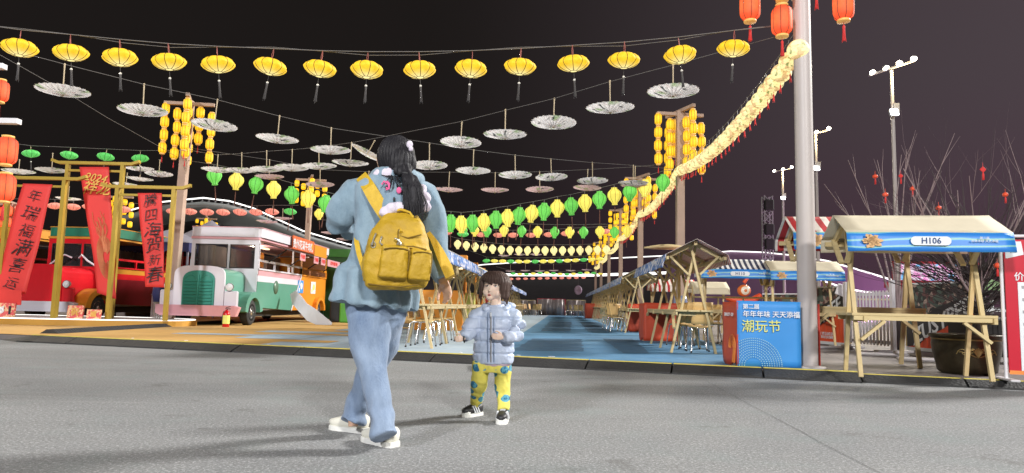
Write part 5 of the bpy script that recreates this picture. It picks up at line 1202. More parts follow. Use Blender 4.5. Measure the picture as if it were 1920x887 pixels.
part('dragon_drawing', mb, M['goldline'], r_)
# red cloth foot of the left banner group, pink cards
p = [P(x, y, 15.55) for x, y in ((-12, 540), (40, 545), (38, 572), (-14, 570))]
mb = MB(); mb.prism(p, (0, 0.03, 0)); tag(part('red_sheet', mb, M['red_cloth'], None, p[0]), 'plain red sheet hanging at the foot of the leftmost scroll banner', 'sheet')
bpy.data.objects['red_sheet'].location = p[0]
mb = MB(); t = NT('pink_gift_print'); co = t.coord('Object'); t.col(t.mix(t.rng(t.noise(co, 14, 3), 0.5, 0.56), cr(222, 92, 92), cr(240, 196, 150))); t.set(0.5); M['gift'] = t.m
for (px, w_, h_, ch, lb) in ((8, 0.44, 0.32, '喜', 'pink cat printed card standing on the stage at the left edge'), (141, 0.34, 0.30, '祝', 'pink printed gift card with gold character on the stage by the tall gate post'), (176, 0.30, 0.22, '福', 'smaller pink gift card on the stage, right of the other card')):
    q = P(px, 595, 15.5); r_ = thing('gift_card', lb, 'card', Vector((q.x, 15.5, GZ)), 0.05)
    mb = MB(); mb.box((0, 0, h_/2), (w_, 0.05, h_), Matrix.Rotation(-0.08, 3, 'X')); part('card', mb, M['gift'], r_)
    if ch != '喜': text(ch, (0, -0.04, h_*0.52), (PI/2-0.08, 0, 0), h_*0.62, M['gold'], r_, bold=0.004)
    else:
        mb = MB(); mb.ball((-0.08, -0.035, h_*0.5), (0.09, 0.012, 0.075), 12, 8)
        for s_ in (-1, 1): mb.ball((-0.08+s_*0.06, -0.035, h_*0.5+0.07), (0.025, 0.01, 0.03), 8, 6)
        part('cat_print', mb, M['plate'], r_)
        mb = MB()
        for s_ in (-1, 1): mb.ball((-0.08+s_*0.03, -0.05, h_*0.52), (0.008, 0.004, 0.01), 8, 6)
        mb.box((0.12, -0.03, h_*0.5), (0.05, 0.004, h_*0.6)); part('print_marks', mb, M['ink'], r_)
# ================================================================== FOOD BUSES
M['b_white'] = simple('bus_white_paint', cr(216, 214, 222), 0.3, var=0.05, scale=1.5); M['b_green'] = simple('bus_teal_paint', cr(92, 150, 130), 0.3, var=0.1, scale=1.5)
M['b_grille'] = simple('teal_grille_paint', cr(52, 140, 124), 0.35, var=0.06); M['b_pink'] = simple('faded_pink_paint', cr(214, 158, 166), 0.35, var=0.07); M['b_or'] = simple('bus_orange_paint', cr(228, 144, 40), 0.32, var=0.08, scale=1.5)
M['b_red'] = simple('bus_red_paint', cr(206, 30, 40), 0.25, var=0.08); M['b_mar'] = simple('bus_maroon_paint', cr(120, 20, 32), 0.3, var=0.1); M['b_yel'] = simple('bus_ochre_paint', cr(206, 140, 46), 0.35, var=0.08)
M['b_grn2'] = simple('dark_green_board', cr(30, 110, 84), 0.4); M['sign_or'] = simple('rusty_orange_sign', cr(214, 100, 50), 0.45, var=0.12)
tg = NT('window_glass'); tg.col((0.03, 0.03, 0.034)); tg.set(0.06); tg.b.inputs['Transmission Weight'].default_value = 0.0; tg.b.inputs['Specular IOR Level'].default_value = 0.8; tg.b.inputs['Alpha'].default_value = 0.62; M['glass'] = tg.m
M['inside'] = simple('dim_bus_interior', (0.10, 0.085, 0.08), 0.7, var=0.5, scale=2.5); M['tyre'] = simple('tyre_rubber', (0.02, 0.02, 0.02), 0.8, bump=0.3); M['led_warm'] = no_mis(NT('warm_counter_light').col((1, 1, 1)).set(em=(1, 0.75, 0.4), es=2.0).m)
def wheel(root, x, y, r=0.33, w_=0.2):
    W = thing_part = link('wheel', None, root, (x, y, r), 0)
    c = MB(); n = 28; prof = [(r*0.62, -w_/2), (r*0.9, -w_/2), (r*0.99, -w_*0.38), (r, 0), (r*0.99, w_*0.38), (r*0.9, w_/2), (r*0.62, w_/2)]
    c.lathe(prof, n); part('tyre', c, M['tyre'], W, rot=(0, PI/2, 0))
    c = MB(); c.lathe([(r*0.63, -w_*0.3), (r*0.63, w_*0.5), (r*0.55, w_*0.5), (r*0.5, w_*0.36), (r*0.25, w_*0.42), (r*0.2, w_*0.52), (0.0, w_*0.54)], n)
    for k in range(8): a = k*PI/4; c.ball((r*0.36*math.cos(a), r*0.36*math.sin(a), w_*0.42), r*0.06, 6, 4)
    part('rim', c, M['chrome'], W, rot=(0, PI/2, 0))
def bus(label, loc, rz, C, L=8.0, hw=0.89, sign=None, sc_=1.0, awn=True, grille=True, rear_or=True):
    root = thing('food_bus', label, 'bus', loc, rz); root.scale = (sc_,)*3
    hf, cabY, roofz, wt, wb = 0.58, 1.45, 2.17, 2.08, 1.50
    # nose: hood with arched top
    def arch(w_, z0, z1, n=14, e=0.55): return [(-w_, z0)]+[(-w_*math.copysign(abs(math.cos(PI*i/n))**e, math.cos(PI*i/n)), z1-(z1-z0)*0.30+(z1-z0)*0.30*math.sin(PI*i/n)**e) for i in range(n+1)]+[(w_, z0)]
    mb = MB(); pr = arch(hf, 0.42, 1.42); mb.prism([(x, 0.02, z) for x, z in pr], (0, cabY+0.05, 0)); part('hood', mb, C.get('hood', C['fender']), root)
    mb = MB(); pr2 = arch(hf+0.035, 0.42, 1.46); 
    mb.prism([(x, 0, z) for x, z in pr2], (0, 0.07, 0)); part('nose_panel', mb, C['front'], root)
    if grille:
        mb = MB(); g_ = arch(0.39, 0.47, 1.34, e=0.8); mb.prism([(x, -0.03, z) for x, z in g_], (0, 0.05, 0)); G_ = part('grille', mb, M['b_grille'], root)
        for k in range(8):
            for s_ in (-1, 1):
                mb = MB(); z = 0.54+k*0.078; mb.box((s_*0.185, -0.045, z), (0.31, 0.02, 0.05), Matrix.Rotation(-0.45, 3, 'X')); part('slat', mb, M['b_grille'], G_)
        mb = MB(); mb.box((0, -0.04, 0.85), (0.03, 0.03, 0.78)); 
        for s_ in (-1, 1): mb.tube([(s_*0.34, -0.04, 1.12), (s_*0.30, -0.04, 1.17), (s_*0.18, -0.04, 1.24), (s_*0.06, -0.04, 1.16), (s_*0.04, -0.04, 1.12)], 0.014, 6)
        part('frame', mb, M['b_grille'], G_)
    # fenders (front mudguards) arched over the wheels
    for s_ in (-1, 1):
        mb = MB(); pts = []
        for i in range(13): a = PI*i/12; pts.append((0.62-0.55*math.cos(a)*1.1, 0.36+0.50*math.sin(a)))
        inner_ = [(0.62-0.42*math.cos(PI*i/12), 0.33+0.38*math.sin(PI*i/12)) for i in range(12, -1, -1)]
        poly = pts+inner_; x0 = s_*(hf+0.03); x1 = s_*(hw+0.1)
        mb.prism([(x0, y+0.45, z) for y, z in poly], (x1-x0, 0, 0)); part('fender', mb, C['fender'] if s_ > 0 else C['front'], root)
        mb = MB(); mb.prism([(s_*hf, 0.02, 0.80), (s_*hf, 0.5, 0.84), (s_*(hw+0.08), 0.5, 0.82), (s_*(hw+0.05), 0.02, 0.76), (s_*(hw-0.05), 0.0, 0.45), (s_*hf, 0.0, 0.42)][:5], (0, 0.03, 0.0)); 
        mb2 = MB(); mb2.box((s_*(hf+hw+0.08)/2, 0.06, 0.66), (hw-hf+0.04, 0.08, 0.40), bev=0.03); part('wing_front', mb2, C['front'], root)
        lamp = MB(); lamp.lathe([(0.0, -0.09), (0.075, -0.07), (0.1, 0.0), (0.1, 0.03)], 18); h_ = part('headlight', lamp, M['chrome'], root, loc=(s_*(hf+0.17), 0.01, 0.95), rot=(PI/2*-1+PI, 0, 0))
        lens = MB(); lens.lathe([(0.088, 0.03), (0.07, 0.045), (0.0, 0.055)], 18); part('lens', lens, M['plate'], h_)
        wheel(root, s_*(hw-0.06), 1.05) if s_ > 0 else wheel(root, s_*(hw-0.06), 1.05)
        wheel(root, s_*(hw-0.06), L-1.0)
        mb = MB(); pts = [(L-1.0-0.60*math.cos(PI*i/10), 0.34+0.46*math.sin(PI*i/10)) for i in range(11)]+[(L-1.0-0.42*math.cos(PI*i/10), 0.33+0.36*math.sin(PI*i/10)) for i in range(10, -1, -1)]
        mb.prism([(s_*(hw-0.02), y, z) for y, z in pts], (s_*0.16, 0, 0)); part('fender', mb, C['rear'], root)
    mb = MB(); mb.prism([(-hw-0.12, -0.02, 0.30), (-hw-0.08, -0.10, 0.50), (hw+0.04, -0.10, 0.50), (hw+0.12, -0.02, 0.46), (hw+0.04, -0.02, 0.24), (-hw, -0.02, 0.24)], (0, 0.16, 0)); part('bumper', mb, C['bumper'], root)
    for s_ in (-1, 1):
        x = s_*(hw-0.025); sp = cabY+(L-cabY)*0.5
        zz = [(0.36, 1.14, C['lower']), (1.14, 1.30, C['body']), (1.30, 1.46, C['trim'])]
        for z0, z1, m in zz:
            mb = MB(); ya = sp-0.45+(z0-0.36)*0.8; yb = sp-0.45+(z1-0.36)*0.8
            if z0 < 0.5: prof = [(cabY, 0.46), (cabY+0.0, z1), (yb, z1), (ya, z0)]
            else: prof = [(cabY, z0), (cabY, z1), (yb, z1), (ya, z0)]
            mb.prism([(x-0.025, y, z) for y, z in prof], (0.05, 0, 0)); part('side_panel', mb, m, root)
        mb = MB(); mb.prism([(x-0.025, y, z) for y, z in ((sp-0.45, 0.36), (sp+0.43, 1.46), (L, 1.46), (L, 0.36))], (0.05, 0, 0)); part('side_panel', mb, C['rear'], root)
        mb = MB(); mb.bar((s_*(hw+0.012), sp-0.47, 0.36), (s_*(hw+0.012), sp+0.41, 1.46), 0.02, 0.07); part('divider_trim', mb, M['b_white'], root)
        # pillars, rails
        for y, m in ((cabY+0.04, C['body']), (sp-0.4, C['body']), (sp+0.5, C['rear']), (L-0.05, C['rear'])):
            mb = MB(); mb.box((x, y, 1.82), (0.05, 0.08, 0.72)); part('pillar', mb, m, root)
        for (y0, y1, m) in ((cabY, sp+0.4, C['body']), (sp+0.4, L, C['rear'])):
            mb = MB(); mb.box((x+s_*0.02, (y0+y1)/2, 1.70), (0.05, y1-y0, 0.06)); mb.box((x+s_*0.02, (y0+y1)/2, 1.47), (0.07, y1-y0, 0.04))
            for k in range(4): mb.box((x+s_*0.02, y0+(y1-y0)*k/3, 1.58), (0.05, 0.05, 0.2))
            part('serving_rail', mb, m, root)
    mb = MB(); mb.box((0, L-0.03, 1.28), (2*hw-0.1, 0.05, 1.84)); part('rear_wall', mb, C['rear'], root)
    mb = MB(); mb.box((0, (cabY+L)/2, 0.42), (2*hw-0.12, L-cabY-0.1, 0.08)); mb.box((-hw+0.12, (cabY+L)/2, 1.3), (0.05, L-cabY-0.3, 1.7)); mb.box((-hw+0.3, cabY+2.6, 1.55), (0.3, 1.6, 0.05)); mb.box((-hw+0.3, cabY+5.0, 1.7), (0.3, 1.2, 0.5)); mb.box((0.1, cabY+3, 1.15), (0.5, 3.6, 0.06)); mb.box((0, cabY+1.2, 1.0), (0.6, 0.3, 0.9)); part('interior', mb, M['inside'], root)
    mb = MB(); mb.box((0.0, (cabY+L)/2, 0.28), (1.2, L-cabY-0.8, 0.16)); part('chassis', mb, M['dark'], root)
    # front wall of the cab with windscreen
    mb = MB(); mb.box((0, cabY, 1.40), (2*hw, 0.07, 0.16)); mb.box((0, cabY, 0.9), (2*hw-0.04, 0.06, 0.9)); mb.box((0, cabY, 2.17), (2*hw, 0.07, 0.14))
    for x, w_ in ((-hw+0.05, 0.10), (0.10, 0.06), (hw-0.05, 0.10)): mb.box((x, cabY-0.003, 1.79), (w_, 0.075, 0.66))
    part('windscreen_frame', mb, C['body'], root)
    for x0, x1 in ((-hw+0.1, 0.07), (0.13, hw-0.1)):
        mb = MB(); mb.box(((x0+x1)/2, cabY+0.01, 1.79), (x1-x0, 0.012, 0.63)); pn = part('windscreen', mb, M['glass'], root)
        mb = MB()
        for zz_ in (1.485, 2.095): mb.box(((x0+x1)/2, cabY-0.03, zz_), (x1-x0, 0.015, 0.025))
        for xx in (x0+0.01, x1-0.01): mb.box((xx, cabY-0.03, 1.79), (0.022, 0.015, 0.63))
        part('gasket', mb, M['dark'], pn)
    # roof: cornice boards
    mb = MB(); mb.box((0, (cabY+L)/2-0.02, 2.27), (2*hw+0.02, L-cabY+0.1, 0.06)); part('roof', mb, C['trim'], root)
    sp = cabY+(L-cabY)*0.5
    mb = MB(); rr = 0.18; w2 = hw+0.06; outl = [(-w2, L+0.02), (-w2, cabY-0.06+rr)]+[(-w2+rr-rr*math.cos(a), cabY-0.06+rr-rr*math.sin(a)) for a in (0.5, 1.0)]+[(-w2+rr, cabY-0.06), (w2-rr, cabY-0.06)]+[(w2-rr+rr*math.sin(a), cabY-0.06+rr-rr*math.cos(a)) for a in (0.5, 1.0)]+[(w2, cabY-0.06+rr), (w2, L+0.02)]
    mb.prism([(x, y, 2.31) for x, y in outl], (0, 0, 0.25)); part('roof_board', mb, C['crown'], root)
    mb = MB(); mb.prism([(x*1.015, y-0.012, 2.555) for x, y in outl], (0, 0, 0.018)); part('roof_edge', mb, C['trim'], root)
    if sign:
        s0, s1 = cabY+0.35*(L-cabY), cabY+0.68*(L-cabY)
        mb = MB(); mb.box((hw+0.12, (s0+s1)/2, 2.40), (0.05, s1-s0, 0.42), bev=0.02); sg_ = part('sign_board', mb, M['sign_or'], root)
        text(sign, (hw+0.15, (s0+s1)/2-0.1, 2.36), (PI/2, 0, PI/2), 0.30, M['plate'], sg_, bold=0.004)
        mb = MB(); mb.box((hw+0.10, s1+0.9, 2.32), (0.05, 1.5, 0.42), bev=0.01); part('sign_board', mb, M['b_or'], root)
        mb = MB(); mb.ball((hw+0.15, s1-0.25, 2.42), (0.01, 0.12, 0.1), 10, 6); part('sign_emblem', mb, M['b_or'], sg_)
    if awn:
        a0, a1 = cabY+0.3, L-0.1
        mb = MB(); mb.add([(hw, a0, 2.16), (hw, a1, 2.16), (hw+0.62, a1, 2.02), (hw+0.62, a0, 2.02), (hw, a0, 2.19), (hw, a1, 2.19), (hw+0.62, a1, 2.05), (hw+0.62, a0, 2.05)], [(0, 1, 2, 3), (7, 6, 5, 4), (0, 4, 5, 1), (1, 5, 6, 2), (2, 6, 7, 3), (3, 7, 4, 0)]); part('awning_flap', mb, M['dark'], root)
        for k in range(4):
            y = a0+0.4+k*(a1-a0-0.8)/3; mb = MB(); mb.tube([(hw, y, 1.68), (hw+0.5, y, 2.04)], 0.018, 6); part('gas_strut', mb, M['dark'], root)
        for (y0, y1) in ((a0+1.2, a0+1.7), (a0+2.6, a0+3.1), (a0+3.4, a0+3.9), (a0+4.2, a0+5.8)):
            mb = MB(); mb.box((hw+0.63, (y0+y1)/2, 1.92), (0.015, y1-y0, 0.22)); lb_ = part('label_card', mb, M['b_pink'], root)
            text('牛肉粉' if y1-y0 < 1 else '花溪牛肉粉 炒饭', (hw+0.642, (y0+y1)/2, 1.92), (PI/2, 0, PI/2), 0.13, M['red_cloth'], lb_, bold=0.003)
    return root
CW = dict(body=M['b_white'], front=M['b_white'], fender=M['b_green'], bumper=M['b_pink'], lower=M['b_green'], trim=M['b_pink'], rear=M['b_or'], crown=M['b_white'])
M['inside'] = simple('lit_bus_interior', (0.32, 0.27, 0.24), 0.6, var=0.4, scale=2.5)
wb_ = bus('white, teal and orange food bus with an arched green grille', Vector((-7.58, 16.9, PZ)), 0.0, CW, 8.2, sign='贵州花溪牛肉粉')
mb = MB(); mb.lathe([(0.0, 0), (0.19, 0.002), (0.19, 0.012), (0.0, 0.014)], 24); part('round_patch', mb, simple('olive_round_patch', cr(88, 116, 96), 0.4), wb_, loc=(0.891, 2.9, 1.02), rot=(0, PI/2, 0))
for (y, m1) in ((5.2, 'box_blue'), (6.6, 'plate')):
    mb = MB(); mb.box((0.90, y, 1.1), (0.012, 0.55, 0.4), bev=0.003); q_ = part('sticker', mb, M[m1], wb_); mb = MB(); mb.ball((0.91, y+0.05, 1.12), (0.006, 0.14, 0.11), 10, 6); mb.box((0.908, y-0.15, 1.0), (0.006, 0.1, 0.12)); part('sticker_print', mb, M['print_y'] if m1 == 'plate' else M['plate'], q_)
ld = bpy.data.lights.new('bus_lamp', 'POINT'); ld.energy = 60; ld.color = (1, 0.9, 0.75); ld.shadow_soft_size = 0.1; lo = bpy.data.objects.new('bus_lamp', ld); COL.objects.link(lo); lo.parent = wb_; lo.location = (0, 3.4, 2.1)
mb = MB(); mb.box((0, 3.4, 2.22), (0.12, 2.4, 0.03)); part('ceiling_lamp', mb, M['led_warm'], wb_)
mb = MB()
for k in range(7): mb.lathe([(0.06, 0), (0.07, 0.14), (0.05, 0.16)], 10, c=(0.1+0.12*(k % 2), 1.9+k*0.5, 1.18))
part('pots', mb, M['chrome'], wb_)
# orange menu board inside
mb = MB(); mb.box((0.35, 3.0, 1.80), (0.04, 0.55, 0.42)); part('menu_board', mb, M['b_or'], wb_)
CRD = dict(body=M['b_white'], front=M['b_red'], fender=M['b_yel'], bumper=M['b_white'], lower=M['b_mar'], trim=M['b_yel'], rear=M['b_red'], crown=M['b_grn2'])
CRD['body'] = M['b_red']; CRD['hood'] = M['b_red']
rb = bus('red and ochre food bus with green roof board behind the scroll banners', Vector((-12.15, 17.9, PZ)), -0.06, CRD, 8.0, sign=None, awn=False, grille=False)
for s_ in (-1, 1): mb = MB(); mb.tube([(s_*0.7, 1.2, 1.46), (s_*0.45, 1.15, 1.62), (s_*0.25, 1.2, 1.78), (s_*0.1, 1.3, 1.7)], 0.025, 8); part('white_arm', mb, M['b_white'], rb)
CY = dict(CRD); CY['front'] = M['b_white']; CY['crown'] = M['b_yel']; CY['hood'] = M['b_white']
rb2 = bus('ochre and white food bus behind the leftmost banner, mostly hidden', Vector((-15.0, 18.4, PZ)), -0.1, CY, 7.0, sign=None, awn=False, grille=True)
# green shop board, navy tents
q = P(232, 445, 23); r_ = thing('shop_board', 'green shop sign with white lettering between the middle and right banners', 'sign', Vector((q.x, 23, PZ)))
mb = MB(); mb.box((0, 0, q.z-PZ), (1.9, 0.08, 0.40)); part('board', mb, M['b_grn2'], r_); text('原味毛肚火锅店', (0, -0.05, q.z-PZ), (PI/2, 0, 0), 0.24, M['plate'], r_, bold=0.003)
mb = MB(); mb.box((0, 0.2, (q.z-PZ)/2-0.1), (1.8, 0.3, q.z-PZ-0.2)); part('booth_wall', mb, M['inside'], r_)
def canopy(label, px0, px1, pyv, pyr, Y, txt=None, grp=None):
    a = P(px0, pyv, Y); b = P(px1, pyv, Y); W2 = b.x-a.x; zv = a.z-PZ; zr = P((px0+px1)/2, pyr, Y+W2/2).z-PZ
    r = thing('canopy_tent', label, 'tent', Vector((a.x, Y, PZ))); w_ = W2
    mb = MB()
    def roof(u, v):
        x, y = u*w_, v*w_; k = 1-max(abs(2*u-1), abs(2*v-1)); return (x, y, zv+(zr-zv)*(k**1.15))
    mb.grid(roof, 16, 16, th=0.01); part('roof', mb, M['tentgrey'], r)
    mb = MB()
    for (p0, p1) in (((0, 0), (w_, 0)), ((w_, 0), (w_, w_)), ((0, w_), (w_, w_)), ((0, 0), (0, w_))):
        for k in range(24):
            f0, f1 = k/24, (k+1)/24; A_ = Vector((p0[0]+(p1[0]-p0[0])*f0, p0[1]+(p1[1]-p0[1])*f0, 0)); B_ = Vector((p0[0]+(p1[0]-p0[0])*f1, p0[1]+(p1[1]-p0[1])*f1, 0)); dn = 0.30 if k % 2 else 0.27
            mb.add([A_+Vector((0, 0, zv)), B_+Vector((0, 0, zv)), B_+Vector((0, 0, zv-dn)), A_+Vector((0, 0, zv-dn))], [(0, 1, 2, 3)])
    part('valance', mb, M['navy'], r)
    for x in (0.04, w_-0.04):
        for y in (0.04, w_-0.04): mb = MB(); mb.bar((x, y, 0), (x, y, zv), 0.05, 0.05); part('leg', mb, M['tentgrey'], r)
    if txt: text(txt, (w_*0.35, -0.02, zv-0.15), (PI/2, 0, 0), 0.22, M['plate'], r, bold=0.003, align='LEFT')
    return r
canopy('navy canopy tent with grey roof behind the right scroll banner', 222, 355, 452, 428, 21.5, '一品堂')
canopy('navy and grey canopy tent behind the cab of the white bus', 318, 425, 448, 412, 24.0)
# things standing by the bus
q = G(262, 598, PZ); q = Vector((P(265, 560, 17.0).x, 17.0+0.9, PZ)); r_ = thing('white_box', 'tall grey white box standing behind the right gate post', 'box', q)
mb = MB(); mb.box((0, 0, 0.36), (0.30, 0.28, 0.72), bev=0.02); part('body', mb, M['b_white'], r_); mb = MB(); mb.box((0, 0, 0.735), (0.32, 0.30, 0.03)); part('lid', mb, M['grey'], r_)
r_ = thing('folded_tent', 'folded navy tent bundle with steel legs left of the white bus', 'folded tent', Vector((P(293, 560, 17.4).x, 17.5, PZ)))
for k in range(7): mb = MB(); mb.bar(((k % 4)*0.06-0.1, (k//4)*0.08, 0), ((k % 4)*0.05-0.08, (k//4)*0.06, 0.8), 0.022, 0.022); part('leg', mb, M['chrome'], r_)
mb = MB(); mb.loft([((0, 0.03, 0.55), 0.13, 0.1), ((0, 0.03, 0.75), 0.17, 0.13), ((0, 0.03, 0.95), 0.15, 0.12), ((0, 0.03, 1.05), 0.06, 0.05)], (1, 0, 0), (0, 1, 0), 14); part('cover', mb, M['navy'], r_)
mb = MB(); mb.loft([((0, 0, 0), 0.35, 0.3), ((0.1, 0, 0.4), 0.34, 0.28), ((0.25, 0, 0.9), 0.22, 0.2), ((0.32, 0, 1.3), 0.08, 0.08)], (1, 0, 0), (0, 1, 0), 16)
q = P(318, 575, 18.7); tag(part('cloth_bundle', mb, M['navy'], None, loc=(q.x-0.1, 18.9, PZ)), 'dark navy draped cloth bundle left of the nose of the white bus', 'bundle')
q = G(424, 603, PZ); r_ = thing('fire_extinguisher', 'red fire extinguisher with yellow label standing before the bus bumper', 'fire extinguisher', Vector((P(424, 600, 16.5).x, 16.5, PZ)))
mb = MB(); mb.lathe([(0.07, 0), (0.078, 0.01), (0.078, 0.30), (0.06, 0.36), (0.025, 0.39), (0.02, 0.41)], 18); part('cylinder', mb, simple('extinguisher_red', cr(196, 24, 30), 0.25), r_)
mb = MB(); mb.box((0.03, 0, 0.43), (0.12, 0.02, 0.02)); mb.box((0.03, 0, 0.47), (0.11, 0.02, 0.015), Matrix.Rotation(-0.3, 3, 'Y')); mb.tube([(0.02, 0, 0.41), (-0.07, 0, 0.36), (-0.10, 0, 0.2), (-0.09, 0, 0.1)], 0.012, 6); part('handle', mb, M['black'], r_)
mb = MB(); mb.lathe([(0.0795, 0.08), (0.0795, 0.28)], 18); bm_ = mb; part('label_band', bm_, M['print_y'], r_).scale = (1, 1, 1)
# white curved feather board leaning on the bus side
r_ = thing('white_leaf_board', 'white curved leaf shaped board leaning from the bus side to the ground', 'board', P(620, 606, 19.3)); o_ = r_.location.copy()
cl = [P(*q) for q in ((549, 548, 20.3), (556, 562, 20.2), (568, 577, 20.0), (583, 590, 19.8), (600, 600, 19.6), (622, 607, 19.4))]; wd = [0.10, 0.17, 0.16, 0.2, 0.16, 0.03]
mb = MB(); up = []; dn = []
for i, p in enumerate(cl):
    t_ = (cl[min(5, i+1)]-cl[max(0, i-1)]).normalized(); nrm_ = Vector((-t_.z, 0, t_.x)).normalized(); 
    if nrm_.z < 0: nrm_ = -nrm_
    up.append(p+nrm_*wd[i]-o_); dn.append(p-nrm_*wd[i]-o_)
n_ = len(cl); mb.add(up+dn+[p+Vector((0, .03, 0)) for p in up]+[p+Vector((0, .03, 0)) for p in dn], [(i, i+1, n_+i+1, n_+i) for i in range(n_-1)]+[(2*n_+i, 3*n_+i, 3*n_+i+1, 2*n_+i+1) for i in range(n_-1)]+[(i, 2*n_+i, 2*n_+i+1, i+1) for i in range(n_-1)]+[(n_+i, n_+i+1, 3*n_+i+1, 3*n_+i) for i in range(n_-1)]); part('board', mb, M['b_white'], r_)
# green container and dark bin behind the bus
q = P(612, 468, 26); z = q.z-PZ; r_ = thing('green_booth', 'dark green booth right behind the orange end of the food bus', 'booth', Vector((q.x, 26, PZ)))
mb = MB(); mb.box((0.95, 1.0, z/2), (2.4, 2, z), bev=0.03); part('wall', mb, simple('booth_green', cr(28, 84, 34), 0.5, var=0.2), r_); mb = MB(); mb.box((0.95, -0.02, z-0.12), (2.5, 0.06, 0.3)); part('fascia', mb, simple('booth_light_green', cr(60, 130, 50), 0.5), r_)
for k in range(6): mb = MB(); mb.box((0.0+k*0.38, -0.03, z/2-0.2), (0.03, 0.05, z-0.6)); part('panel_rib', mb, M['b_grn2'], r_)
q = P(634, 570, 22.5); r_ = thing('waste_bin', 'black waste bin behind the leg of the person in blue, left one', 'bin', Vector((q.x, 22.5, PZ))); mb = MB(); mb.box((0, 0, 0.42), (0.42, 0.45, 0.84), bev=0.04); part('body', mb, M['black'], r_); mb = MB(); mb.box((0, 0, 0.87), (0.46, 0.5, 0.06), bev=0.02); part('lid', mb, M['black'], r_)
q = P(652, 580, 22.0); r_ = thing('waste_bin', 'bright green waste bin beside the left sleeve hem of the person in blue', 'bin', Vector((q.x, 22.0, PZ))); mb = MB(); mb.box((0, 0, 0.35), (0.42, 0.42, 0.7), bev=0.04); part('body', mb, simple('bin_green', cr(70, 150, 30), 0.4), r_); mb = MB(); mb.box((0, 0, 0.73), (0.46, 0.46, 0.06), bev=0.02); part('lid', mb, simple('bin_lid_green', cr(60, 130, 30), 0.4), r_)
# warm lit counters seen through the left stalls
for i, (px, Y, c_) in enumerate(((868, 17, 'b_or'), (890, 20, 'print_y'), (905, 23, 'b_or'), (930, 27, 'b_red'))):
    q = P(px, 520, Y); r_ = thing('food_counter', ('orange lit food counter behind the left stalls, nearest the child', 'yellow lit food counter behind the left stalls', 'orange food counter further back behind the left stalls', 'red food counter behind the head of the child')[i], 'counter', Vector((q.x-0.6, Y+0.6, PZ)))
    mb = MB(); mb.box((0, 0, 0.5), (1.2, 0.5, 1.0), bev=0.02); part('body', mb, M[c_], r_); mb = MB(); mb.box((0, 0.1, 1.75), (1.3, 0.4, 0.3)); mb.box((-0.6, 0.1, 1.3), (0.05, 0.05, 0.8)); mb.box((0.6, 0.1, 1.3), (0.05, 0.05, 0.8)); part('header', mb, M['b_or'], r_); mb = MB(); mb.box((0, 0.0, 1.57), (1.1, 0.06, 0.05)); part('lamp_strip', mb, M['led_warm'], r_)
# ================================================================== PEOPLE
random.seed(5)
def fabric(name, c, c2, scale=7, bump=0.5, bscale=9, rough=0.9, fuzz=0.0, sx=(1, 1, 1)):
    t = NT(name); co = t.coord('Object', scale=sx); f = t.noise(co, scale, 5, 0.6); g = t.noise(co, 160, 2)
    t.col(t.mix(t.rng(g, 0.3, 0.7, 0, 0.25), t.mix(t.rng(f, 0.3, 0.7), c, c2), c2)); t.set(rough)
    t.bump(t.math('ADD', t.noise(co, bscale, 4), t.math('MULTIPLY', g, 0.12)), bump, 0.02)
    if fuzz: t.b.inputs['Sheen Weight'].default_value = fuzz; t.b.inputs['Sheen Roughness'].default_value = 0.5
    return t.m
M['plush'] = fabric('blue_plush', cr(98, 124, 142), cr(144, 166, 180), 7, 0.8, 9, fuzz=0.2, sx=(1, 1, 0.6))
M['plush_l'] = fabric('lilac_plush', cr(196, 186, 204), cr(222, 214, 226), 9, 0.5, 14, fuzz=0.35)
M['plush_p'] = fabric('blue_plush_trousers', cr(94, 114, 142), cr(144, 162, 186), 7, 0.9, 8, fuzz=0.2, sx=(1, 1, 0.5))
M['mustard'] = fabric('mustard_nylon', cr(160, 126, 20), cr(194, 158, 34), 5, 0.45, 14, 0.6, sx=(1, 1, 1))
M['mustard_d'] = fabric('mustard_webbing', cr(190, 154, 30), cr(208, 172, 44), 30, 0.3, 40, 0.6)
M['zip'] = simple('brass_zip', (0.42, 0.40, 0.34), 0.3, 0.8); M['seam'] = simple('dark_mustard_seam', cr(120, 94, 16), 0.7)
def skin_mat(name, c):
    t = NT(name); co = t.coord(); t.col(t.mix(t.noise(co, 14, 3), tuple(x*0.9 for x in c), c)); t.set(0.5); t.b.inputs['Subsurface Weight'].default_value = 0.08
    t.b.inputs['Subsurface Radius'].default_value = (0.01, 0.004, 0.002); return t.m
M['skin'] = skin_mat('skin', cr(216, 176, 150)); M['skin_k'] = skin_mat('child_skin', cr(246, 216, 196)); M['skin_h'] = skin_mat('hand_skin', cr(196, 150, 124))
def hair_mat(name, c, c2):
    t = NT(name); co = t.coord('Object', scale=(30, 30, 2.2)); f = t.noise(co, 3, 3, 0.6); t.col(t.mix(f, c, c2)); t.set(0.55); t.b.inputs['Specular IOR Level'].default_value = 0.25; t.bump(f, 0.7, 0.006); return t.m
M['hair'] = hair_mat('black_hair', (0.008, 0.008, 0.010), (0.03, 0.028, 0.032)); M['hair_k'] = hair_mat('dark_brown_hair', (0.035, 0.02, 0.016), (0.11, 0.068, 0.055))
M['shoe_w'] = simple('cream_shoe', cr(232, 230, 216), 0.55, var=0.05); M['sole'] = simple('white_sole', cr(236, 236, 230), 0.5, var=0.04); M['shoe_b'] = simple('black_shoe_cloth', (0.02, 0.02, 0.022), 0.5)
FW = Vector((-0.42, 0.907, 0)); RW = Vector((0.907, 0.42, 0))       # woman's facing and right-hand directions
O = G(690, 822); O.z = 0
person = thing('person', 'person seen from behind in blue plush pyjamas with a mustard backpack and black ponytail', 'person', O)
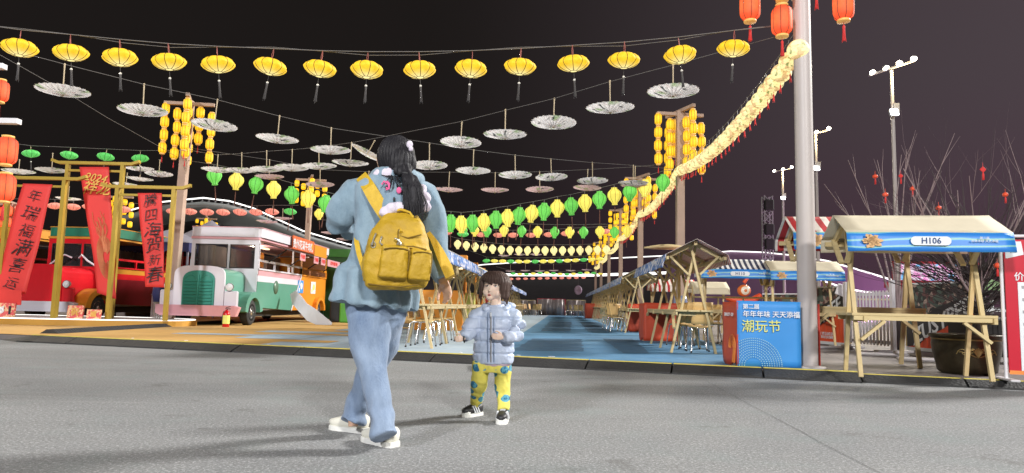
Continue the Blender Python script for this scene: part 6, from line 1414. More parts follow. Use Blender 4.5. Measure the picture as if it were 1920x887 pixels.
wf = lambda fx, fz, amp, sd: (lambda p: amp*(mnoise.noise(Vector((p.x*fx+sd, p.y*fx, p.z*fz)))+0.45*mnoise.noise(Vector((p.x*fx*2.3, p.y*fx*2.3+sd, p.z*fz*2.4)))))
def ring(px, py, d, a, b, e=2.0): return (P(px, py, d), a, b, e)
# body: one continuous surface
mb = MB()
neck = P(741, 330, 3.85); head = P(739, 297, 3.86)
mb.ball(head, (0.080, 0.098, 0.112), 24, 16, rot=Matrix.Rotation(0.45, 3, 'Z'))
mb.loft([ring(741, 312, 3.86, 0.052, 0.055), ring(741, 335, 3.86, 0.052, 0.055), ring(738, 352, 3.86, 0.10, 0.07), ring(733, 372, 3.86, 0.165, 0.09), ring(728, 430, 3.86, 0.155, 0.095), ring(722, 490, 3.85, 0.13, 0.09), ring(714, 545, 3.85, 0.155, 0.10), ring(708, 575, 3.85, 0.15, 0.10)], RW, FW, 24)
ear = P(710, 300, 3.86); mb.ball(ear, (0.012, 0.022, 0.032), 10, 8, rot=Matrix.Rotation(0.2, 3, 'Z'))
mb.ball(P(722, 305, 3.97), (0.045, 0.05, 0.06), 14, 10)
def limb(pts, fr=(0, 1, 0), ax=(1, 0, 0)): mb.loft(pts, ax, fr, 16)
limb([ring(672, 362, 3.86, 0.05, 0.05), ring(648, 395, 3.87, 0.042, 0.042), ring(636, 418, 3.9, 0.036, 0.036), ring(668, 424, 4.08, 0.03, 0.03), ring(705, 408, 4.2, 0.022, 0.025)], (0, 0, 1), (0, 1, 0))
limb([ring(800, 372, 3.86, 0.05, 0.05), ring(815, 430, 3.85, 0.042, 0.042), ring(822, 475, 3.84, 0.035, 0.035), ring(829, 520, 3.8, 0.026, 0.026), ring(832, 536, 3.79, 0.022, 0.028)])
limb([ring(733, 570, 3.88, 0.07, 0.08), ring(723, 640, 3.94, 0.055, 0.06), ring(696, 698, 4.02, 0.042, 0.045), ring(674, 745, 4.05, 0.034, 0.036), ring(663, 780, 4.05, 0.030, 0.032), ring(662, 800, 4.04, 0.028, 0.032)])
limb([ring(697, 570, 3.84, 0.08, 0.09), ring(694, 640, 3.80, 0.062, 0.065), ring(700, 690, 3.77, 0.045, 0.048), ring(711, 757, 3.71, 0.036, 0.038), ring(722, 818, 3.65, 0.030, 0.034)])
def hand(mb, w, pd, side, s=1.0, curl=0.5, palmn=(0, -1, 0)):
    """palm + five separate fingers; w wrist, pd pointing direction, side = direction towards the thumb"""
    pd = Vector(pd).normalized(); sd = Vector(side); sd = (sd-pd*sd.dot(pd)).normalized(); n = pd.cross(sd).normalized()
    if n.dot(Vector(palmn)) < 0: n = -n
    w = Vector(w); mb.loft([(w, 0.022*s, 0.018*s), (w+pd*0.025*s, 0.032*s, 0.016*s), (w+pd*0.06*s, 0.040*s, 0.015*s), (w+pd*0.085*s, 0.036*s, 0.012*s)], sd, n, 14)
    for k, (o, l) in enumerate(((0.030, 0.068), (0.010, 0.076), (-0.010, 0.072), (-0.029, 0.056))):
        b = w+pd*0.075*s+sd*o*s; c1 = curl*0.5; p1 = b+(pd*math.cos(c1)+n*math.sin(c1))*l*0.45*s; c2 = curl*1.3; p2 = p1+(pd*math.cos(c2)+n*math.sin(c2))*l*0.32*s; c3 = curl*2.1; p3 = p2+(pd*math.cos(c3)+n*math.sin(c3))*l*0.25*s
        mb.tube([b-pd*0.015*s, b, p1, p2, p3], [0.0095*s, 0.0095*s, 0.009*s, 0.008*s, 0.006*s], 8)
    b = w+pd*0.025*s+sd*0.028*s; mb.tube([b, b+(sd*0.7+pd*0.6+n*0.2)*0.03*s, b+(sd*0.75+pd*1.25+n*0.5)*0.045*s, b+(sd*0.7+pd*2.0+n*0.9)*0.042*s], [0.013*s, 0.012*s, 0.0105*s, 0.008*s], 8)
hand(mb, P(832, 523, 3.79), (0.32, -0.05, -1), (-0.6, 0.6, 0), 0.95, 0.45, (-1, 0, 0))
hand(mb, P(705, 408, 4.2), (0.4, 0.3, 0.3), (0, 0, 1), 1.0, 0.5, (1, 0, 0))
organic('body', mb, M['skin'], person, O, 0.006, 2)
# trousers
mb = MB()
mb.loft([ring(706, 540, 3.85, 0.165, 0.12), ring(706, 570, 3.85, 0.17, 0.125), ring(707, 600, 3.85, 0.165, 0.12)], RW, FW, 24)
mb.loft([ring(732, 560, 3.88, 0.10, 0.11), ring(733, 600, 3.89, 0.088, 0.10), ring(722, 650, 3.95, 0.076, 0.08), ring(694, 700, 4.02, 0.070, 0.075), ring(674, 745, 4.05, 0.072, 0.075), ring(664, 775, 4.05, 0.072, 0.08), ring(660, 791, 4.04, 0.074, 0.085)], RW, FW, 24)
mb.loft([ring(693, 560, 3.83, 0.115, 0.115), ring(692, 600, 3.81, 0.118, 0.115), ring(693, 650, 3.79, 0.100, 0.10), ring(699, 690, 3.77, 0.078, 0.085), ring(707, 735, 3.73, 0.069, 0.075), ring(715, 780, 3.69, 0.068, 0.075), ring(721, 806, 3.66, 0.068, 0.078), ring(722, 816, 3.65, 0.068, 0.076)], RW, FW, 24)
def pleat(p):
    a = 0.017*mnoise.noise(Vector((p.x*8, p.y*8, p.z*3+4)))+0.009*mnoise.noise(Vector((p.x*14+p.z*5, p.y*14, p.z*9)))
    k = max(0, 0.35-p.z)/0.35; a += 0.010*k*math.sin(p.z*42+4*mnoise.noise(p*6)); return a
organic('trousers', mb, M['plush_p'], person, O, 0.008, 4, pleat)
# pyjama jacket with flared peplum
mb = MB()
mb.loft([ring(741, 330, 3.85, 0.075, 0.07), ring(738, 342, 3.85, 0.14, 0.095), ring(733, 358, 3.85, 0.20, 0.115), ring(730, 385, 3.85, 0.205, 0.13), ring(728, 430, 3.85, 0.192, 0.13), ring(722, 480, 3.84, 0.188, 0.13), ring(715, 512, 3.84, 0.196, 0.138), ring(707, 522, 3.83, 0.222, 0.155), ring(705, 548, 3.83, 0.235, 0.165), ring(702, 566, 3.83, 0.245, 0.175), ring(701, 573, 3.83, 0.246, 0.176)], RW, FW, 32)
mb.loft([ring(700, 352, 3.85, 0.08, 0.08), ring(668, 362, 3.85, 0.084, 0.085), ring(648, 385, 3.86, 0.082, 0.085), ring(638, 405, 3.88, 0.080, 0.085), ring(634, 420, 3.92, 0.076, 0.076), ring(652, 430, 4.02, 0.066, 0.066), ring(684, 420, 4.14, 0.055, 0.055), ring(700, 411, 4.19, 0.05, 0.05)], (0, 1, 0), (1, 0, 0), 20)
mb.loft([ring(770, 360, 3.85, 0.08, 0.08), ring(796, 368, 3.85, 0.082, 0.082), ring(808, 395, 3.85, 0.078, 0.078), ring(815, 430, 3.85, 0.074, 0.075), ring(820, 470, 3.84, 0.072, 0.074), ring(824, 500, 3.82, 0.070, 0.072), ring(829, 518, 3.80, 0.060, 0.060), ring(831, 526, 3.79, 0.050, 0.052)], (1, 0, 0), (0, 1, 0), 20)
def jw(p):
    a = 0.018*mnoise.noise(Vector((p.x*7, p.y*7, p.z*4)))+0.009*mnoise.noise(Vector((p.x*15+p.z*6, p.y*15, p.z*9)))
    if p.z < 1.0: k = min(1, (1.0-p.z)/0.12); a += 0.011*k*math.sin(math.atan2(p.y-3.83, p.x+0.72)*11+3*mnoise.noise(p*4))
    return a
organic('jacket', mb, M['plush'], person, O, 0.008, 4, jw)
# hood lying on the back, with fluffy ears
mb = MB()
mb.loft([ring(704, 330, 3.84, 0.03, 0.02), ring(720, 352, 3.74, 0.075, 0.035), ring(742, 375, 3.69, 0.115, 0.045), ring(760, 392, 3.69, 0.10, 0.05), ring(770, 405, 3.70, 0.05, 0.03)], (0.75, 0.2, 0.62), (0, -1, 0), 20)
for i in range(13):
    a = -0.3+i/12*(PI+0.6); mb.ball(P(746, 338, 3.85)+Vector((0.115*math.cos(a+PI), -0.10*math.sin(a)*0.9, 0.012*math.sin(a))), (0.045, 0.045, 0.05), 10, 8)
organic('hood', mb, M['plush'], person, O, 0.008, 4, wf(9, 7, 0.010, 3))
mb = MB()
for (px, py, d, r_) in ((735, 392, 3.60, 0.036), (722, 398, 3.60, 0.030), (748, 388, 3.61, 0.03), (796, 370, 3.72, 0.035), (798, 388, 3.71, 0.03), (790, 355, 3.74, 0.03), (712, 327, 3.77, 0.035), (728, 325, 3.75, 0.035)): mb.ball(P(px, py, d), (r_*1.1, r_*0.8, r_), 12, 8)
organic('hood_trim', mb, M['plush_l'], person, O, 0.006, 3, wf(26, 26, 0.006, 1))
M['pink_patch'] = simple('pink_patch', cr(226, 100, 150), 0.8)
mb = MB(); 
for k in range(2): mb.tube([P(716+k*7, 346, 3.665), P(720+k*6, 340, 3.66), P(728+k*2, 344, 3.65), P(730, 354, 3.645), P(724, 356-k*4, 3.65)], 0.005, 6)
mb.ball(P(748, 357, 3.635), (0.014, 0.006, 0.018), 10, 8); part('pink_patch', mb, M['pink_patch'], person, O)
mb = MB(); mb.ball(P(739, 374, 3.63), (0.006, 0.006, 0.014), 8, 6); part('nose_patch', mb, M['ink'], person, O)
# hair and ponytail
mb = MB()
Rz = Matrix.Rotation(0.45, 3, 'Z')
mb.ball(P(742, 293, 3.845), (0.103, 0.118, 0.118), 28, 20, rot=Rz)
mb.ball(P(752, 306, 3.79), (0.085, 0.085, 0.095), 20, 14)
mb.ball(P(745, 322, 3.80), (0.06, 0.06, 0.05), 16, 10)
mb.loft([ring(755, 318, 3.74, 0.06, 0.04), ring(762, 328, 3.70, 0.028, 0.028), ring(768, 338, 3.67, 0.042, 0.035), ring(775, 358, 3.64, 0.058, 0.038), ring(779, 380, 3.62, 0.052, 0.033), ring(779, 396, 3.62, 0.034, 0.022), ring(777, 404, 3.62, 0.012, 0.01)], (1, 0, 0), (0, -1, 0), 20)
def hw_(p): return 0.004*mnoise.noise(Vector((p.x*50, p.y*50, p.z*5)))+0.003*math.sin(math.atan2(p.y-3.84, p.x+0.64)*38)
organic('hair', mb, M['hair'], person, O, 0.006, 3, hw_)
mb = MB()
for k in range(70):                                     # loose strands
    a = random.uniform(-1, 1); b = random.uniform(-1, 1)
    mb.tube([P(762+a*5, 326, 3.67), P(772+a*16, 350+b*3, 3.61), P(779+a*20+b*4, 378+b*6, 3.59), P(777+a*15+b*9, 402+b*10+abs(a)*4, 3.60)], [0.003, 0.003, 0.0025, 0.001], 4)
for k in range(26):
    a = random.uniform(-1, 1); mb.tube([P(725+a*18, 322+abs(a)*4, 3.75), P(740+a*10, 333, 3.71), P(738+a*24, 350+random.uniform(-6, 8), 3.66)], [0.002, 0.0018, 0.001], 4)
part('hair_strands', mb, M['hair'], person, O)['kind'] = 'stuff'
mb = MB(); mb.ball(P(768, 271, 3.76), (0.018, 0.012, 0.022), 10, 8); mb.ball(P(770, 279, 3.75), (0.012, 0.01, 0.015), 8, 6); part('hair_clip', mb, M['plush_l'], person, O)
mb = MB(); mb.tube([P(762, 327, 3.70)+Vector((0.031*math.cos(k*PI/6), 0.031*math.sin(k*PI/6), 0.004*math.sin(k))) for k in range(13)], 0.008, 6); part('hair_tie', mb, M['ink'], person, O)
# shoes
def shoe(parent, name, heel, dirv, L, w_, up_m, sole_m, hgt, O, lowtoe=0.55):
    d = Vector(dirv).normalized(); s_ = Vector((-d.y, d.x, 0)); heel = Vector(heel)
    def outline(k): return [(0.0, 0.62), (0.08, 0.86), (0.3, 0.88), (0.5, 0.9), (0.7, 1.0), (0.85, 0.92), (0.95, 0.7), (1.0, 0.3)]
    W = link(name, None, parent, heel-O); mb = MB(); th = hgt*0.24
    pts = [heel+d*(L*f)+s_*(w_/2*k) for f, k in outline(0)]+[heel+d*(L*f)-s_*(w_/2*k) for f, k in reversed(outline(0))]
    mb.prism([Vector((p.x, p.y, 0.0)) for p in pts], (0, 0, th)); mb.prism([heel+((p-heel)*0.985)+Vector((0, 0, th)) for p in [Vector((p.x, p.y, 0)) for p in pts]], (0, 0, 0.004))
    so_ = part('sole', mb, sole_m, W, heel)
    mb = MB(); rg = []
    for f, k in ((0.02, 0.62), (0.1, 0.84), (0.3, 0.86), (0.5, 0.88), (0.7, 0.92), (0.85, 0.84), (0.95, 0.62), (0.99, 0.3)):
        h_ = hgt*(1.0 if f < 0.35 else 1.0-(f-0.35)/0.65*lowtoe); h_ *= (0.9 if f < 0.05 else 1)*(0.6 if f > 0.97 else 1)
        rg.append((heel+d*L*f+Vector((0, 0, th*0.8+h_*0.42)), w_/2*k, h_*0.46, 2.6))
    mb.loft(rg, s_, (0, 0, 1), 18); part('upper', mb, up_m, W, heel)
    return W, d, s_, heel
for (hx, hy, dv) in ((687, 812, (-0.88, 0.47, 0)), (741, 839, (-0.74, 0.67, 0))):
    h_ = G(hx, hy); W, d, s_, h_ = shoe(person, 'shoe', h_, dv, 0.27, 0.105, M['shoe_w'], M['sole'], 0.098, O)
# ---------------------------------------------------------------- backpack (held by the person but a thing of its own)
BO = P(745, 478, 3.6); pack = thing('backpack', 'mustard yellow nylon backpack with two front pockets on the back of the person in blue', 'backpack', BO)
AX = Vector((0.93, 0.28, 0)).normalized(); BF = Vector((0.28, -0.93, 0)).normalized()
mb = MB()
mb.loft([ring(741, 543, 3.60, 0.120, 0.055, 2.6), ring(741, 538, 3.60, 0.152, 0.080, 3), ring(742, 520, 3.60, 0.172, 0.092, 3.2), ring(744, 495, 3.60, 0.176, 0.094, 3.2), ring(747, 465, 3.60, 0.168, 0.090, 3), ring(750, 440, 3.61, 0.148, 0.080, 2.8), ring(753, 420, 3.62, 0.118, 0.066, 2.6), ring(754, 408, 3.63, 0.095, 0.045, 2.4), ring(754, 402, 3.64, 0.07, 0.03, 2.2)], AX, BF, 36)
def pw(p): return 0.007*mnoise.noise(Vector((p.x*11, p.y*11, p.z*13)))+0.005*mnoise.noise(Vector((p.x*26+2, p.y*20, p.z*30)))+(0.007*math.sin(p.z*60+5*mnoise.noise(p*7)) if p.z > 1.27 else 0)
organic('main_bag', mb, M['mustard'], pack, BO, 0.007, 4, pw)
def pocket(px0, py0, px1, py1, d0, bulge, tiltx=0):
    mb = MB(); c0 = P((px0+px1)/2, (py0+py1)/2, d0); w_ = (px1-px0)/1300*d0/2; h_ = (py1-py0)/1300*d0/2
    mb.loft([(c0+Vector((tiltx*-1, 0, -h_)), w_*0.9, bulge*0.5, 4), (c0+Vector((-tiltx*0.9, 0, -h_*0.88)), w_, bulge, 4), (c0, w_*1.0, bulge*1.08, 4), (c0+Vector((tiltx*0.9, 0, h_*0.86)), w_*0.95, bulge*0.8, 4), (c0+Vector((tiltx, 0, h_)), w_*0.9, bulge*0.45, 4)], AX, BF, 28)
    organic('pocket', mb, M['mustard'], pack, BO, 0.005, 3, lambda p: 0.004*mnoise.noise(Vector((p.x*24, p.y*20, p.z*22)))+0.002*mnoise.noise(p*60))
    mb = MB(); q = [c0+AX*(w_*x*0.97)+BF*(bulge*0.95)+Vector((tiltx*z, 0, h_*z)) for x, z in ((-0.9, 0.72), (-0.5, 0.80), (0, 0.82), (0.5, 0.80), (0.9, 0.72), (0.97, 0.3), (0.97, -0.5))]
    mb.tube(q, 0.0035, 5); part('seam_piping', mb, M['seam'], pack, BO)
pocket(712, 460, 766, 523, 3.505, 0.036, 0.006); pocket(767, 468, 808, 527, 3.535, 0.034, 0.006); pocket(684, 470, 706, 528, 3.56, 0.030, 0.008)
mb = MB(); q = [P(x, y, 3.508) for x, y in ((704, 452), (725, 455), (745, 462), (775, 462), (800, 468))]; mb.tube(q, 0.004, 5); part('zip', mb, M['seam'], pack, BO)
for pts in (((744, 449), (750, 453), (751, 459)), ((727, 462), (725, 472), (727, 474)), ((705, 437), (700, 450), (698, 459)), ((716, 443), (712, 455), (717, 459)), ((740, 447), (748, 450), (746, 458))):
    mb = MB(); mb.tube([P(x, y, 3.49) for x, y in pts], 0.005, 6); mb.lathe([(0.010, -0.002), (0.010, 0.002)], 8, c=P(*pts[-1], 3.487)); part('zip_pull', mb, M['zip'], pack, BO)
mb = MB(); mb.tube([P(700, 459, 3.49)+Vector((0.012*math.cos(a), 0, 0.014*math.sin(a))) for a in [k*PI/6 for k in range(13)]], 0.003, 5); part('ring', mb, M['zip'], pack, BO)
def strap(pts, w_, th=0.012, side=(1, 0, 0.0), mat='mustard_d', name='strap'):
    mb = MB(); k = len(pts); vs = []
    for i, p in enumerate(pts):
        t_ = (pts[min(i+1, k-1)]-pts[max(i-1, 0)]).normalized(); vw = (p-Vector((0, 0, CAM_H))).normalized(); s_ = t_.cross(Vector(side) if side != (1, 0, 0.0) else Vector((0, -1, 0))).normalized(); n_ = s_.cross(t_)
        ww = w_[i] if isinstance(w_, (list, tuple)) else w_
        vs += [p+s_*ww/2+n_*th/2, p-s_*ww/2+n_*th/2, p-s_*ww/2-n_*th/2, p+s_*ww/2-n_*th/2]
    fs = [(4*i+j, 4*i+(j+1) % 4, 4*i+4+(j+1) % 4, 4*i+4+j) for i in range(k-1) for j in range(4)]+[(3, 2, 1, 0), (4*k-4, 4*k-3, 4*k-2, 4*k-1)]
    mb.add(vs, fs, 0, False); return part(name, mb, M[mat], pack, BO)
strap([P(678, 331, 3.80), P(684, 339, 3.745), P(692, 352, 3.695), P(706, 376, 3.675), P(721, 400, 3.65), P(736, 424, 3.58), P(748, 440, 3.53)], [0.066, 0.068, 0.072, 0.076, 0.074, 0.06, 0.05], 0.014)
strap([P(668, 440, 3.76), P(669, 455, 3.71), P(673, 475, 3.67), P(681, 500, 3.62), P(688, 520, 3.58)], 0.026, 0.008)
strap([P(803, 436, 3.735), P(810, 446, 3.73), P(816, 456, 3.725), P(826, 476, 3.71), P(838, 502, 3.69), P(845, 522, 3.69)], [0.022, 0.028, 0.036, 0.05, 0.058, 0.05], 0.014)
mb = MB(); mb.bar(P(837, 525, 3.676), P(853, 516, 3.676), 0.018, 0.012); part('strap_end', mb, M['seam'], pack, BO)
mb = MB(); mb.tube([P(730, 406, 3.60), P(735, 396, 3.59), P(752, 393, 3.59), P(768, 398, 3.60), P(775, 408, 3.60)], 0.008, 6); part('top_handle', mb, M['mustard_d'], pack, BO)
mb = MB(); mb.tube([P(x, y, d) for x, y, d in ((722, 425, 3.555), (740, 440, 3.53), (765, 446, 3.53), (790, 440, 3.55))], 0.004, 5); mb.tube([P(x, y, 3.50) for x, y in ((690, 532), (720, 536), (750, 538), (785, 534))], 0.004, 5); mb.tube([P(x, y, 3.515) for x, y in ((748, 430), (746, 448), (744, 456))], 0.004, 5); part('seam_piping', mb, M['seam'], pack, BO)
# ---------------------------------------------------------------- child
KO = G(915, 785); kid = thing('person', 'small child in a pale blue padded jacket and yellow printed trousers facing the viewer', 'person', KO)
KD_ = 4.72
FK = Vector((-0.25, -0.97, 0)); RK = Vector((0.97, -0.25, 0))
hc = P(927, 538, KD_)
mb = MB(); Rk = Matrix.Rotation(-0.38, 3, 'Z')
mb.ball(hc+Vector((0.004, 0.01, 0.012)), (0.078, 0.088, 0.086), 30, 20, rot=Rk)
mb.ball(hc+Vector((-0.014, -0.022, -0.022)), (0.062, 0.064, 0.062), 28, 20, rot=Rk)
for (px, py) in ((912.5, 548), (932, 550)): mb.ball(P(px, py, KD_-0.050), (0.027, 0.028, 0.027), 16, 12)
mb.ball(P(918, 557.5, KD_-0.052), (0.026, 0.026, 0.022), 16, 12)
mb.ball(P(917.8, 545.5, KD_-0.0905), (0.0075, 0.0085, 0.0062), 12, 8)
mb.tube([P(920.5, 536, KD_-0.076), P(918.4, 544, KD_-0.086)], [0.004, 0.005], 8)
mb.ball(P(950, 545, KD_+0.01), (0.010, 0.016, 0.020), 10, 8); mb.ball(P(906, 545, KD_+0.0), (0.006, 0.012, 0.018), 10, 8)
mb.loft([ring(929, 556, KD_, 0.036, 0.036), ring(929, 572, KD_, 0.038, 0.038), ring(928, 584, KD_, 0.075, 0.05), ring(928, 600, KD_, 0.11, 0.07), ring(927, 640, KD_, 0.10, 0.07), ring(924, 690, KD_, 0.10, 0.07)], RK, FK, 20)
limb([ring(898, 592, KD_, 0.032, 0.032), ring(884, 615, KD_-0.03, 0.028, 0.028), ring(872, 633, KD_-0.10, 0.020, 0.022)])
limb([ring(962, 592, KD_, 0.032, 0.032), ring(967, 615, KD_-0.05, 0.026, 0.026), ring(948, 634, KD_-0.14, 0.020, 0.022)], (0, 1, 0), (0, 0, 1))
limb([ring(905, 685, KD_, 0.042, 0.05), ring(898, 722, KD_+0.06, 0.033, 0.036), ring(893, 764, KD_+0.15, 0.024, 0.028)])
limb([ring(941, 685, KD_, 0.042, 0.05), ring(942, 725, KD_-0.01, 0.033, 0.036), ring(944, 776, KD_-0.08, 0.024, 0.028)])
hand(mb, P(872, 634, KD_-0.10), (-0.85, -0.35, -0.12), (0, 0, 1), 0.56, 0.85, (0, 1, 0))
hand(mb, P(944, 633, KD_-0.145), (-0.97, -0.1, 0.10), (0, -0.1, 1), 0.56, 0.30, (0, 1, 0))
organic('body', mb, M['skin_k'], kid, KO, 0.0036, 4)
# face features set on the surface
def hit_face(px, py):
    best = None; d = ray(px, py).normalized(); o = Vector((0, 0, CAM_H))
    bo = [c for c in kid.children if c.name.startswith('body')][0]
    ok, loc, nn, _ = bo.ray_cast(o-KO, d); return (loc+KO, nn) if ok else (P(px, py, KD_-0.09), Vector((0, -1, 0)))
bpy.context.view_layer.update()
M['eye_w'] = simple('eye_white', (0.75, 0.74, 0.72), 0.25, var=0.02); M['iris'] = simple('dark_iris', (0.012, 0.008, 0.006), 0.15, var=0.02); M['lip'] = simple('pink_lip', cr(196, 104, 100), 0.4); M['mouth'] = simple('mouth_inside', (0.10, 0.02, 0.02), 0.5)
for (px, py) in ((914, 536.5), (928.5, 536.8)):
    p, n_ = hit_face(px, py); mb = MB(); mb.ball(p-n_*0.0035, (0.0125, 0.0055, 0.0068), 14, 10, rot=Matrix.Rotation(-0.25, 3, 'Z')); E = part('eye', mb, M['eye_w'], kid, KO)
    mb = MB(); mb.ball(p+n_*0.0006+Vector((-0.0008, 0, 0)), (0.0062, 0.0030, 0.0062), 12, 8); part('iris', mb, M['iris'], E, (0, 0, 0)).location = -KO
    mb = MB(); mb.tube([p+Vector((x, -0.0022, z)) for x, z in ((-0.0135, 0.001), (-0.007, 0.0068), (0.001, 0.0078), (0.008, 0.0066), (0.0135, 0.0015))], 0.0014, 5); part('eyelid', mb, M['iris'], E).location = -KO
    p2, n2 = hit_face(px+0.5, py-6.5); mb = MB(); mb.tube([p2+Vector((x, -0.0005, z)) for x, z in ((-0.012, -0.002), (0, 0.0015), (0.012, -0.001))], 0.0016, 5); part('eyebrow', mb, simple('soft_brow', cr(130, 98, 84), 0.8), kid, KO)
p, n_ = hit_face(917.8, 553.3)
mb = MB(); mb.ball(p, (0.0115, 0.0045, 0.0085), 14, 8); L_ = part('lips', mb, M['lip'], kid, KO); mb = MB(); mb.ball(p+n_*0.0022, (0.0072, 0.0030, 0.0045), 12, 8); part('mouth_opening', mb, M['mouth'], kid, KO)
p, n_ = hit_face(917.3, 547.6); mb = MB()
for s_ in (-1, 1): mb.ball(p+Vector((s_*0.0038, 0.0, -0.001)), (0.0018, 0.002, 0.0012), 6, 5)
part('nostrils', mb, M['mouth'], kid, KO)
# bob haircut with fringe
mb = MB(); n = 26
def hs(u, v):
    """shell of hair: u round the head from the right cheek over the back to the left cheek, v from crown to tips"""
    a = -PI*0.5-0.38+(0.66+u*(2*PI-1.30)); th = v*2.15
    R_ = 0.104; x = math.cos(a)*(0.098+0.014*min(1, v*1.3)); y = math.sin(a)*(0.100+0.004*v)
    if th < PI/2: z = 0.100*math.cos(th); k = math.sin(th)
    else: z = -0.105*(th-PI/2)/0.58; k = 1.0+0.06*math.sin((th-PI/2)*3)
    j = 0.006*mnoise.noise(Vector((math.cos(a)*9, math.sin(a)*9, v*2)))
    return hc+Vector((0.012, 0.012, 0.008))+Vector((x*k*(1+j*8), y*k*(1+j*8), z))
mb.grid(hs, 60, 26, th=0.014, off=(0, 0, -1))
mb.ball(hc+Vector((0.020, 0.040, 0.022)), (0.094, 0.080, 0.088), 26, 16)
mb.ball(hc+Vector((0.004, 0.004, 0.052)), (0.082, 0.084, 0.056), 26, 16)
for k in range(15):            # fringe locks over the forehead
    a = -PI/2-0.38+(k-7)*0.125; L_ = 0.004+0.008*abs(math.sin(k*1.7))+0.0020*k+(0.012 if k in (6, 7, 8) else 0)
    pts = [hc+Vector((0.010, 0.012, 0.008))+Vector((math.cos(a)*r_, math.sin(a)*r_, z)) for r_, z in ((0.055, 0.088), (0.082, 0.066), (0.098, 0.04), (0.098, 0.04-L_))]
    mb.tube(pts, [0.014, 0.015, 0.012, 0.005], 8)
for s_, n0 in ((-1, 5), (1, 6)):
    for k in range(n0):
        a = -PI/2-0.38+s_*(0.80+0.10*k); pts = [hc+Vector((0.010, 0.012, 0.008))+Vector((math.cos(a)*r_, math.sin(a)*r_, z)) for r_, z in ((0.09, 0.06), (0.102, 0.02), (0.104, -0.03), (0.100, -0.082-0.01*k+0.01*math.sin(k*3)))]
        mb.tube(pts, [0.013, 0.014, 0.013, 0.004], 8)
def kh(p): q = p-hc; return 0.0014*math.sin(math.atan2(q.y, q.x)*34+5*mnoise.noise(q*12))+0.002*mnoise.noise(Vector((q.x*40, q.y*40, q.z*9)))
organic('hair', mb, M['hair_k'], kid, KO, 0.0042, 5, kh)
# padded jacket
M['puffer'] = fabric('pale_blue_padded_nylon', cr(178, 196, 222), cr(204, 214, 236), 6, 0.5, 16, 0.42); M['puff_in'] = simple('pink_lilac_lining', cr(220, 196, 214), 0.7)
mb = MB()
mb.loft([ring(929, 572, KD_, 0.06, 0.055), ring(929, 580, KD_, 0.095, 0.07), ring(928, 590, KD_, 0.125, 0.085), ring(927, 610, KD_, 0.135, 0.098), ring(926, 640, KD_, 0.135, 0.10), ring(925, 665, KD_, 0.138, 0.10), ring(925, 680, KD_, 0.130, 0.095)], RK, FK, 40)
mb.loft([ring(908, 588, KD_, 0.05, 0.05), ring(895, 594, KD_, 0.055, 0.055), ring(886, 608, KD_-0.03, 0.055, 0.055), ring(879, 622, KD_-0.06, 0.052, 0.052), ring(871, 634, KD_-0.10, 0.036, 0.036)], (1, 0, 0), (0, 1, 0), 20)
mb.loft([ring(948, 588, KD_, 0.05, 0.05), ring(962, 595, KD_, 0.058, 0.058), ring(970, 612, KD_-0.03, 0.058, 0.058), ring(968, 626, KD_-0.08, 0.052, 0.052), ring(956, 632, KD_-0.12, 0.046, 0.046), ring(945, 634, KD_-0.145, 0.034, 0.034)], (0, 0, 1), (0, 1, 0), 20)
def kp_(p):
    q = p-KO; zz = (q.z-0.36); s_ = min(1, abs(math.sin(zz*PI/0.078))*2.2); return 0.013*(s_**0.7)-0.008+0.004*mnoise.noise(p*18)+0.003*mnoise.noise(p*46)
organic('padded_jacket', mb, M['puffer'], kid, KO, 0.0055, 3, kp_)
mb = MB()
for i in range(17): a = i/16*PI; mb.ball(P(930, 577, KD_)+Vector((0.074*math.cos(a+PI*0.0), 0.068*math.sin(a)+0.0, 0.012*math.sin(a))), (0.030, 0.030, 0.026), 10, 8)
for s_ in (-1, 1): mb.ball(P(929+s_*17, 580, KD_-0.035), (0.034, 0.040, 0.022), 12, 8)
mb.ball(P(944, 574, KD_+0.06), (0.085, 0.06, 0.034), 16, 10)
organic('hood', mb, M['puffer'], kid, KO, 0.005, 3, wf(20, 20, 0.004, 2))
zp = [P(920.5, y, KD_-x) for y, x in ((586, 0.078), (600, 0.098), (620, 0.106), (645, 0.108), (665, 0.108), (679, 0.102))]
mb = MB(); mb.tube(zp, 0.0045, 6); part('zip', mb, M['grey'], kid, KO); mb = MB(); mb.box(P(920.5, 590, KD_-0.100), (0.008, 0.006, 0.024)); part('zip_pull', mb, M['plate'], kid, KO)
mb = MB(); mb.tube([p+Vector((-0.020, 0.003, 0)) for p in zp], 0.003, 5); mb.tube([p+Vector((0.020, -0.002, 0)) for p in zp], 0.003, 5); part('placket_seam', mb, simple('blue_seam', cr(128, 150, 186), 0.6), kid, KO)
mb = MB(); mb.tube([P(871, 634, KD_-0.10)+Vector((0.003*math.cos(a), 0.026*math.cos(a), 0.027*math.sin(a))) for a in [k*PI/8 for k in range(17)]], 0.0045, 6); part('cuff', mb, M['ink'], kid, KO)
mb = MB(); mb.loft([ring(925, 676, KD_, 0.126, 0.092), ring(925, 685, KD_, 0.118, 0.086)], RK, FK, 30); part('shirt_hem', mb, M['puff_in'], kid, KO)
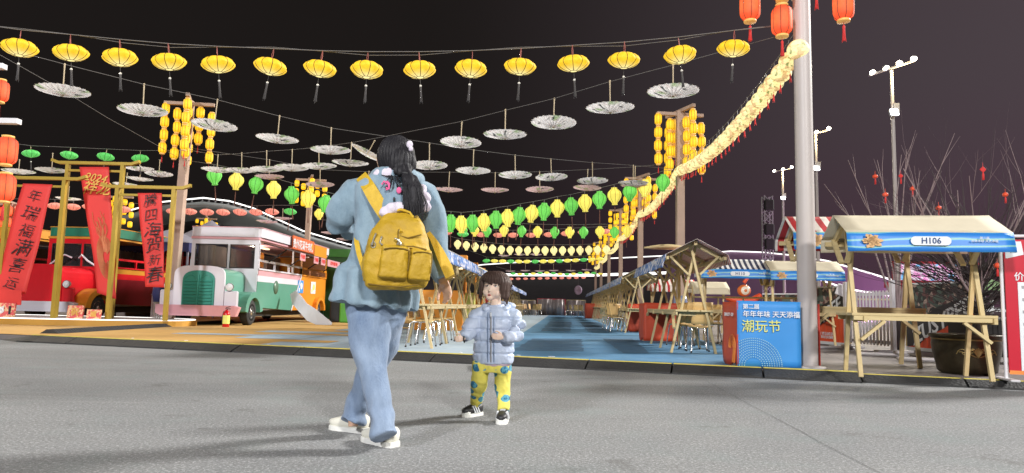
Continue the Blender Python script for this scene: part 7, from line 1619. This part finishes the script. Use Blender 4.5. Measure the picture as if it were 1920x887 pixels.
# trousers
t = NT('yellow_printed_cotton'); co = t.coord('Object'); vo = t.n('ShaderNodeTexVoronoi'); vo.inputs['Scale'].default_value = 15; vo.inputs['Randomness'].default_value = 0.8; t.l(t.coord('Object', scale=(1, 0.6, 1.25)), vo.inputs['Vector'])
k_ = t.rng(vo.outputs['Distance'], 0.46, 0.49, 1, 0); k2 = t.rng(t.noise(co, 40, 2), 0.45, 0.5); pc = t.mix(k2, cr(36, 104, 140), cr(90, 160, 180)); pick = t.rng(t.sep(vo.outputs['Color'])[0], 0.38, 0.39)
t.col(t.mix(t.math('MULTIPLY', k_, pick), t.mix(t.noise(co, 9, 3), cr(208, 196, 78), cr(232, 222, 112)), pc)); t.set(0.85); t.bump(t.noise(co, 14, 4), 0.5, 0.015); M['ktr'] = t.m
mb = MB()
mb.loft([ring(925, 670, KD_, 0.118, 0.085), ring(924, 688, KD_, 0.12, 0.088), ring(923, 698, KD_, 0.115, 0.085)], RK, FK, 26)
mb.loft([ring(905, 680, KD_, 0.064, 0.075), ring(900, 710, KD_, 0.057, 0.064), ring(896, 735, KD_+0.08, 0.048, 0.054), ring(894, 750, KD_+0.12, 0.043, 0.047), ring(893, 757, KD_+0.14, 0.035, 0.040)], RK, FK, 22)
mb.loft([ring(941, 680, KD_, 0.062, 0.075), ring(942, 710, KD_, 0.056, 0.064), ring(943, 740, KD_-0.02, 0.048, 0.054), ring(944, 762, KD_-0.06, 0.043, 0.047), ring(944, 770, KD_-0.08, 0.035, 0.040)], RK, FK, 22)
organic('trousers', mb, M['ktr'], kid, KO, 0.0055, 3, wf(14, 12, 0.009, 6))
for (hx, hd, dv) in ((893, KD_+0.15, (-0.62, -0.78, 0)), (944, KD_-0.08, (-0.12, -1, 0))):
    h_ = P(hx, 770, hd); h_ = Vector((h_.x, h_.y, 0)); h_ -= Vector(dv).normalized()*0.048
    W, d, s_, h_ = shoe(kid, 'shoe', h_, dv, 0.178, 0.078, M['shoe_b'], M['sole'], 0.078, KO, 0.40)
    mb = MB(); mb.loft([(h_+d*0.145+Vector((0, 0, 0.032)), 0.034, 0.020, 2.4), (h_+d*0.160+Vector((0, 0, 0.029)), 0.031, 0.016, 2.4), (h_+d*0.176+Vector((0, 0, 0.022)), 0.020, 0.010)], s_, (0, 0, 1), 16); part('toe_cap', mb, M['sole'], W, h_)
    mb = MB()
    for sg_ in (-1, 1):
        for k in range(3):
            b_ = h_+d*(0.055+0.022*k); mb.bar(b_+s_*sg_*0.0385+Vector((0, 0, 0.024)), b_+d*0.022+s_*sg_*0.029+Vector((0, 0, 0.072)), 0.010, 0.006, up=tuple(d))
    for k in range(4): b_ = h_+d*(0.075+0.014*k)+Vector((0, 0, 0.082-0.006*k)); mb.bar(b_-s_*0.017, b_+s_*0.017, 0.005, 0.004)
    part('stripe', mb, M['plate'], W, h_)
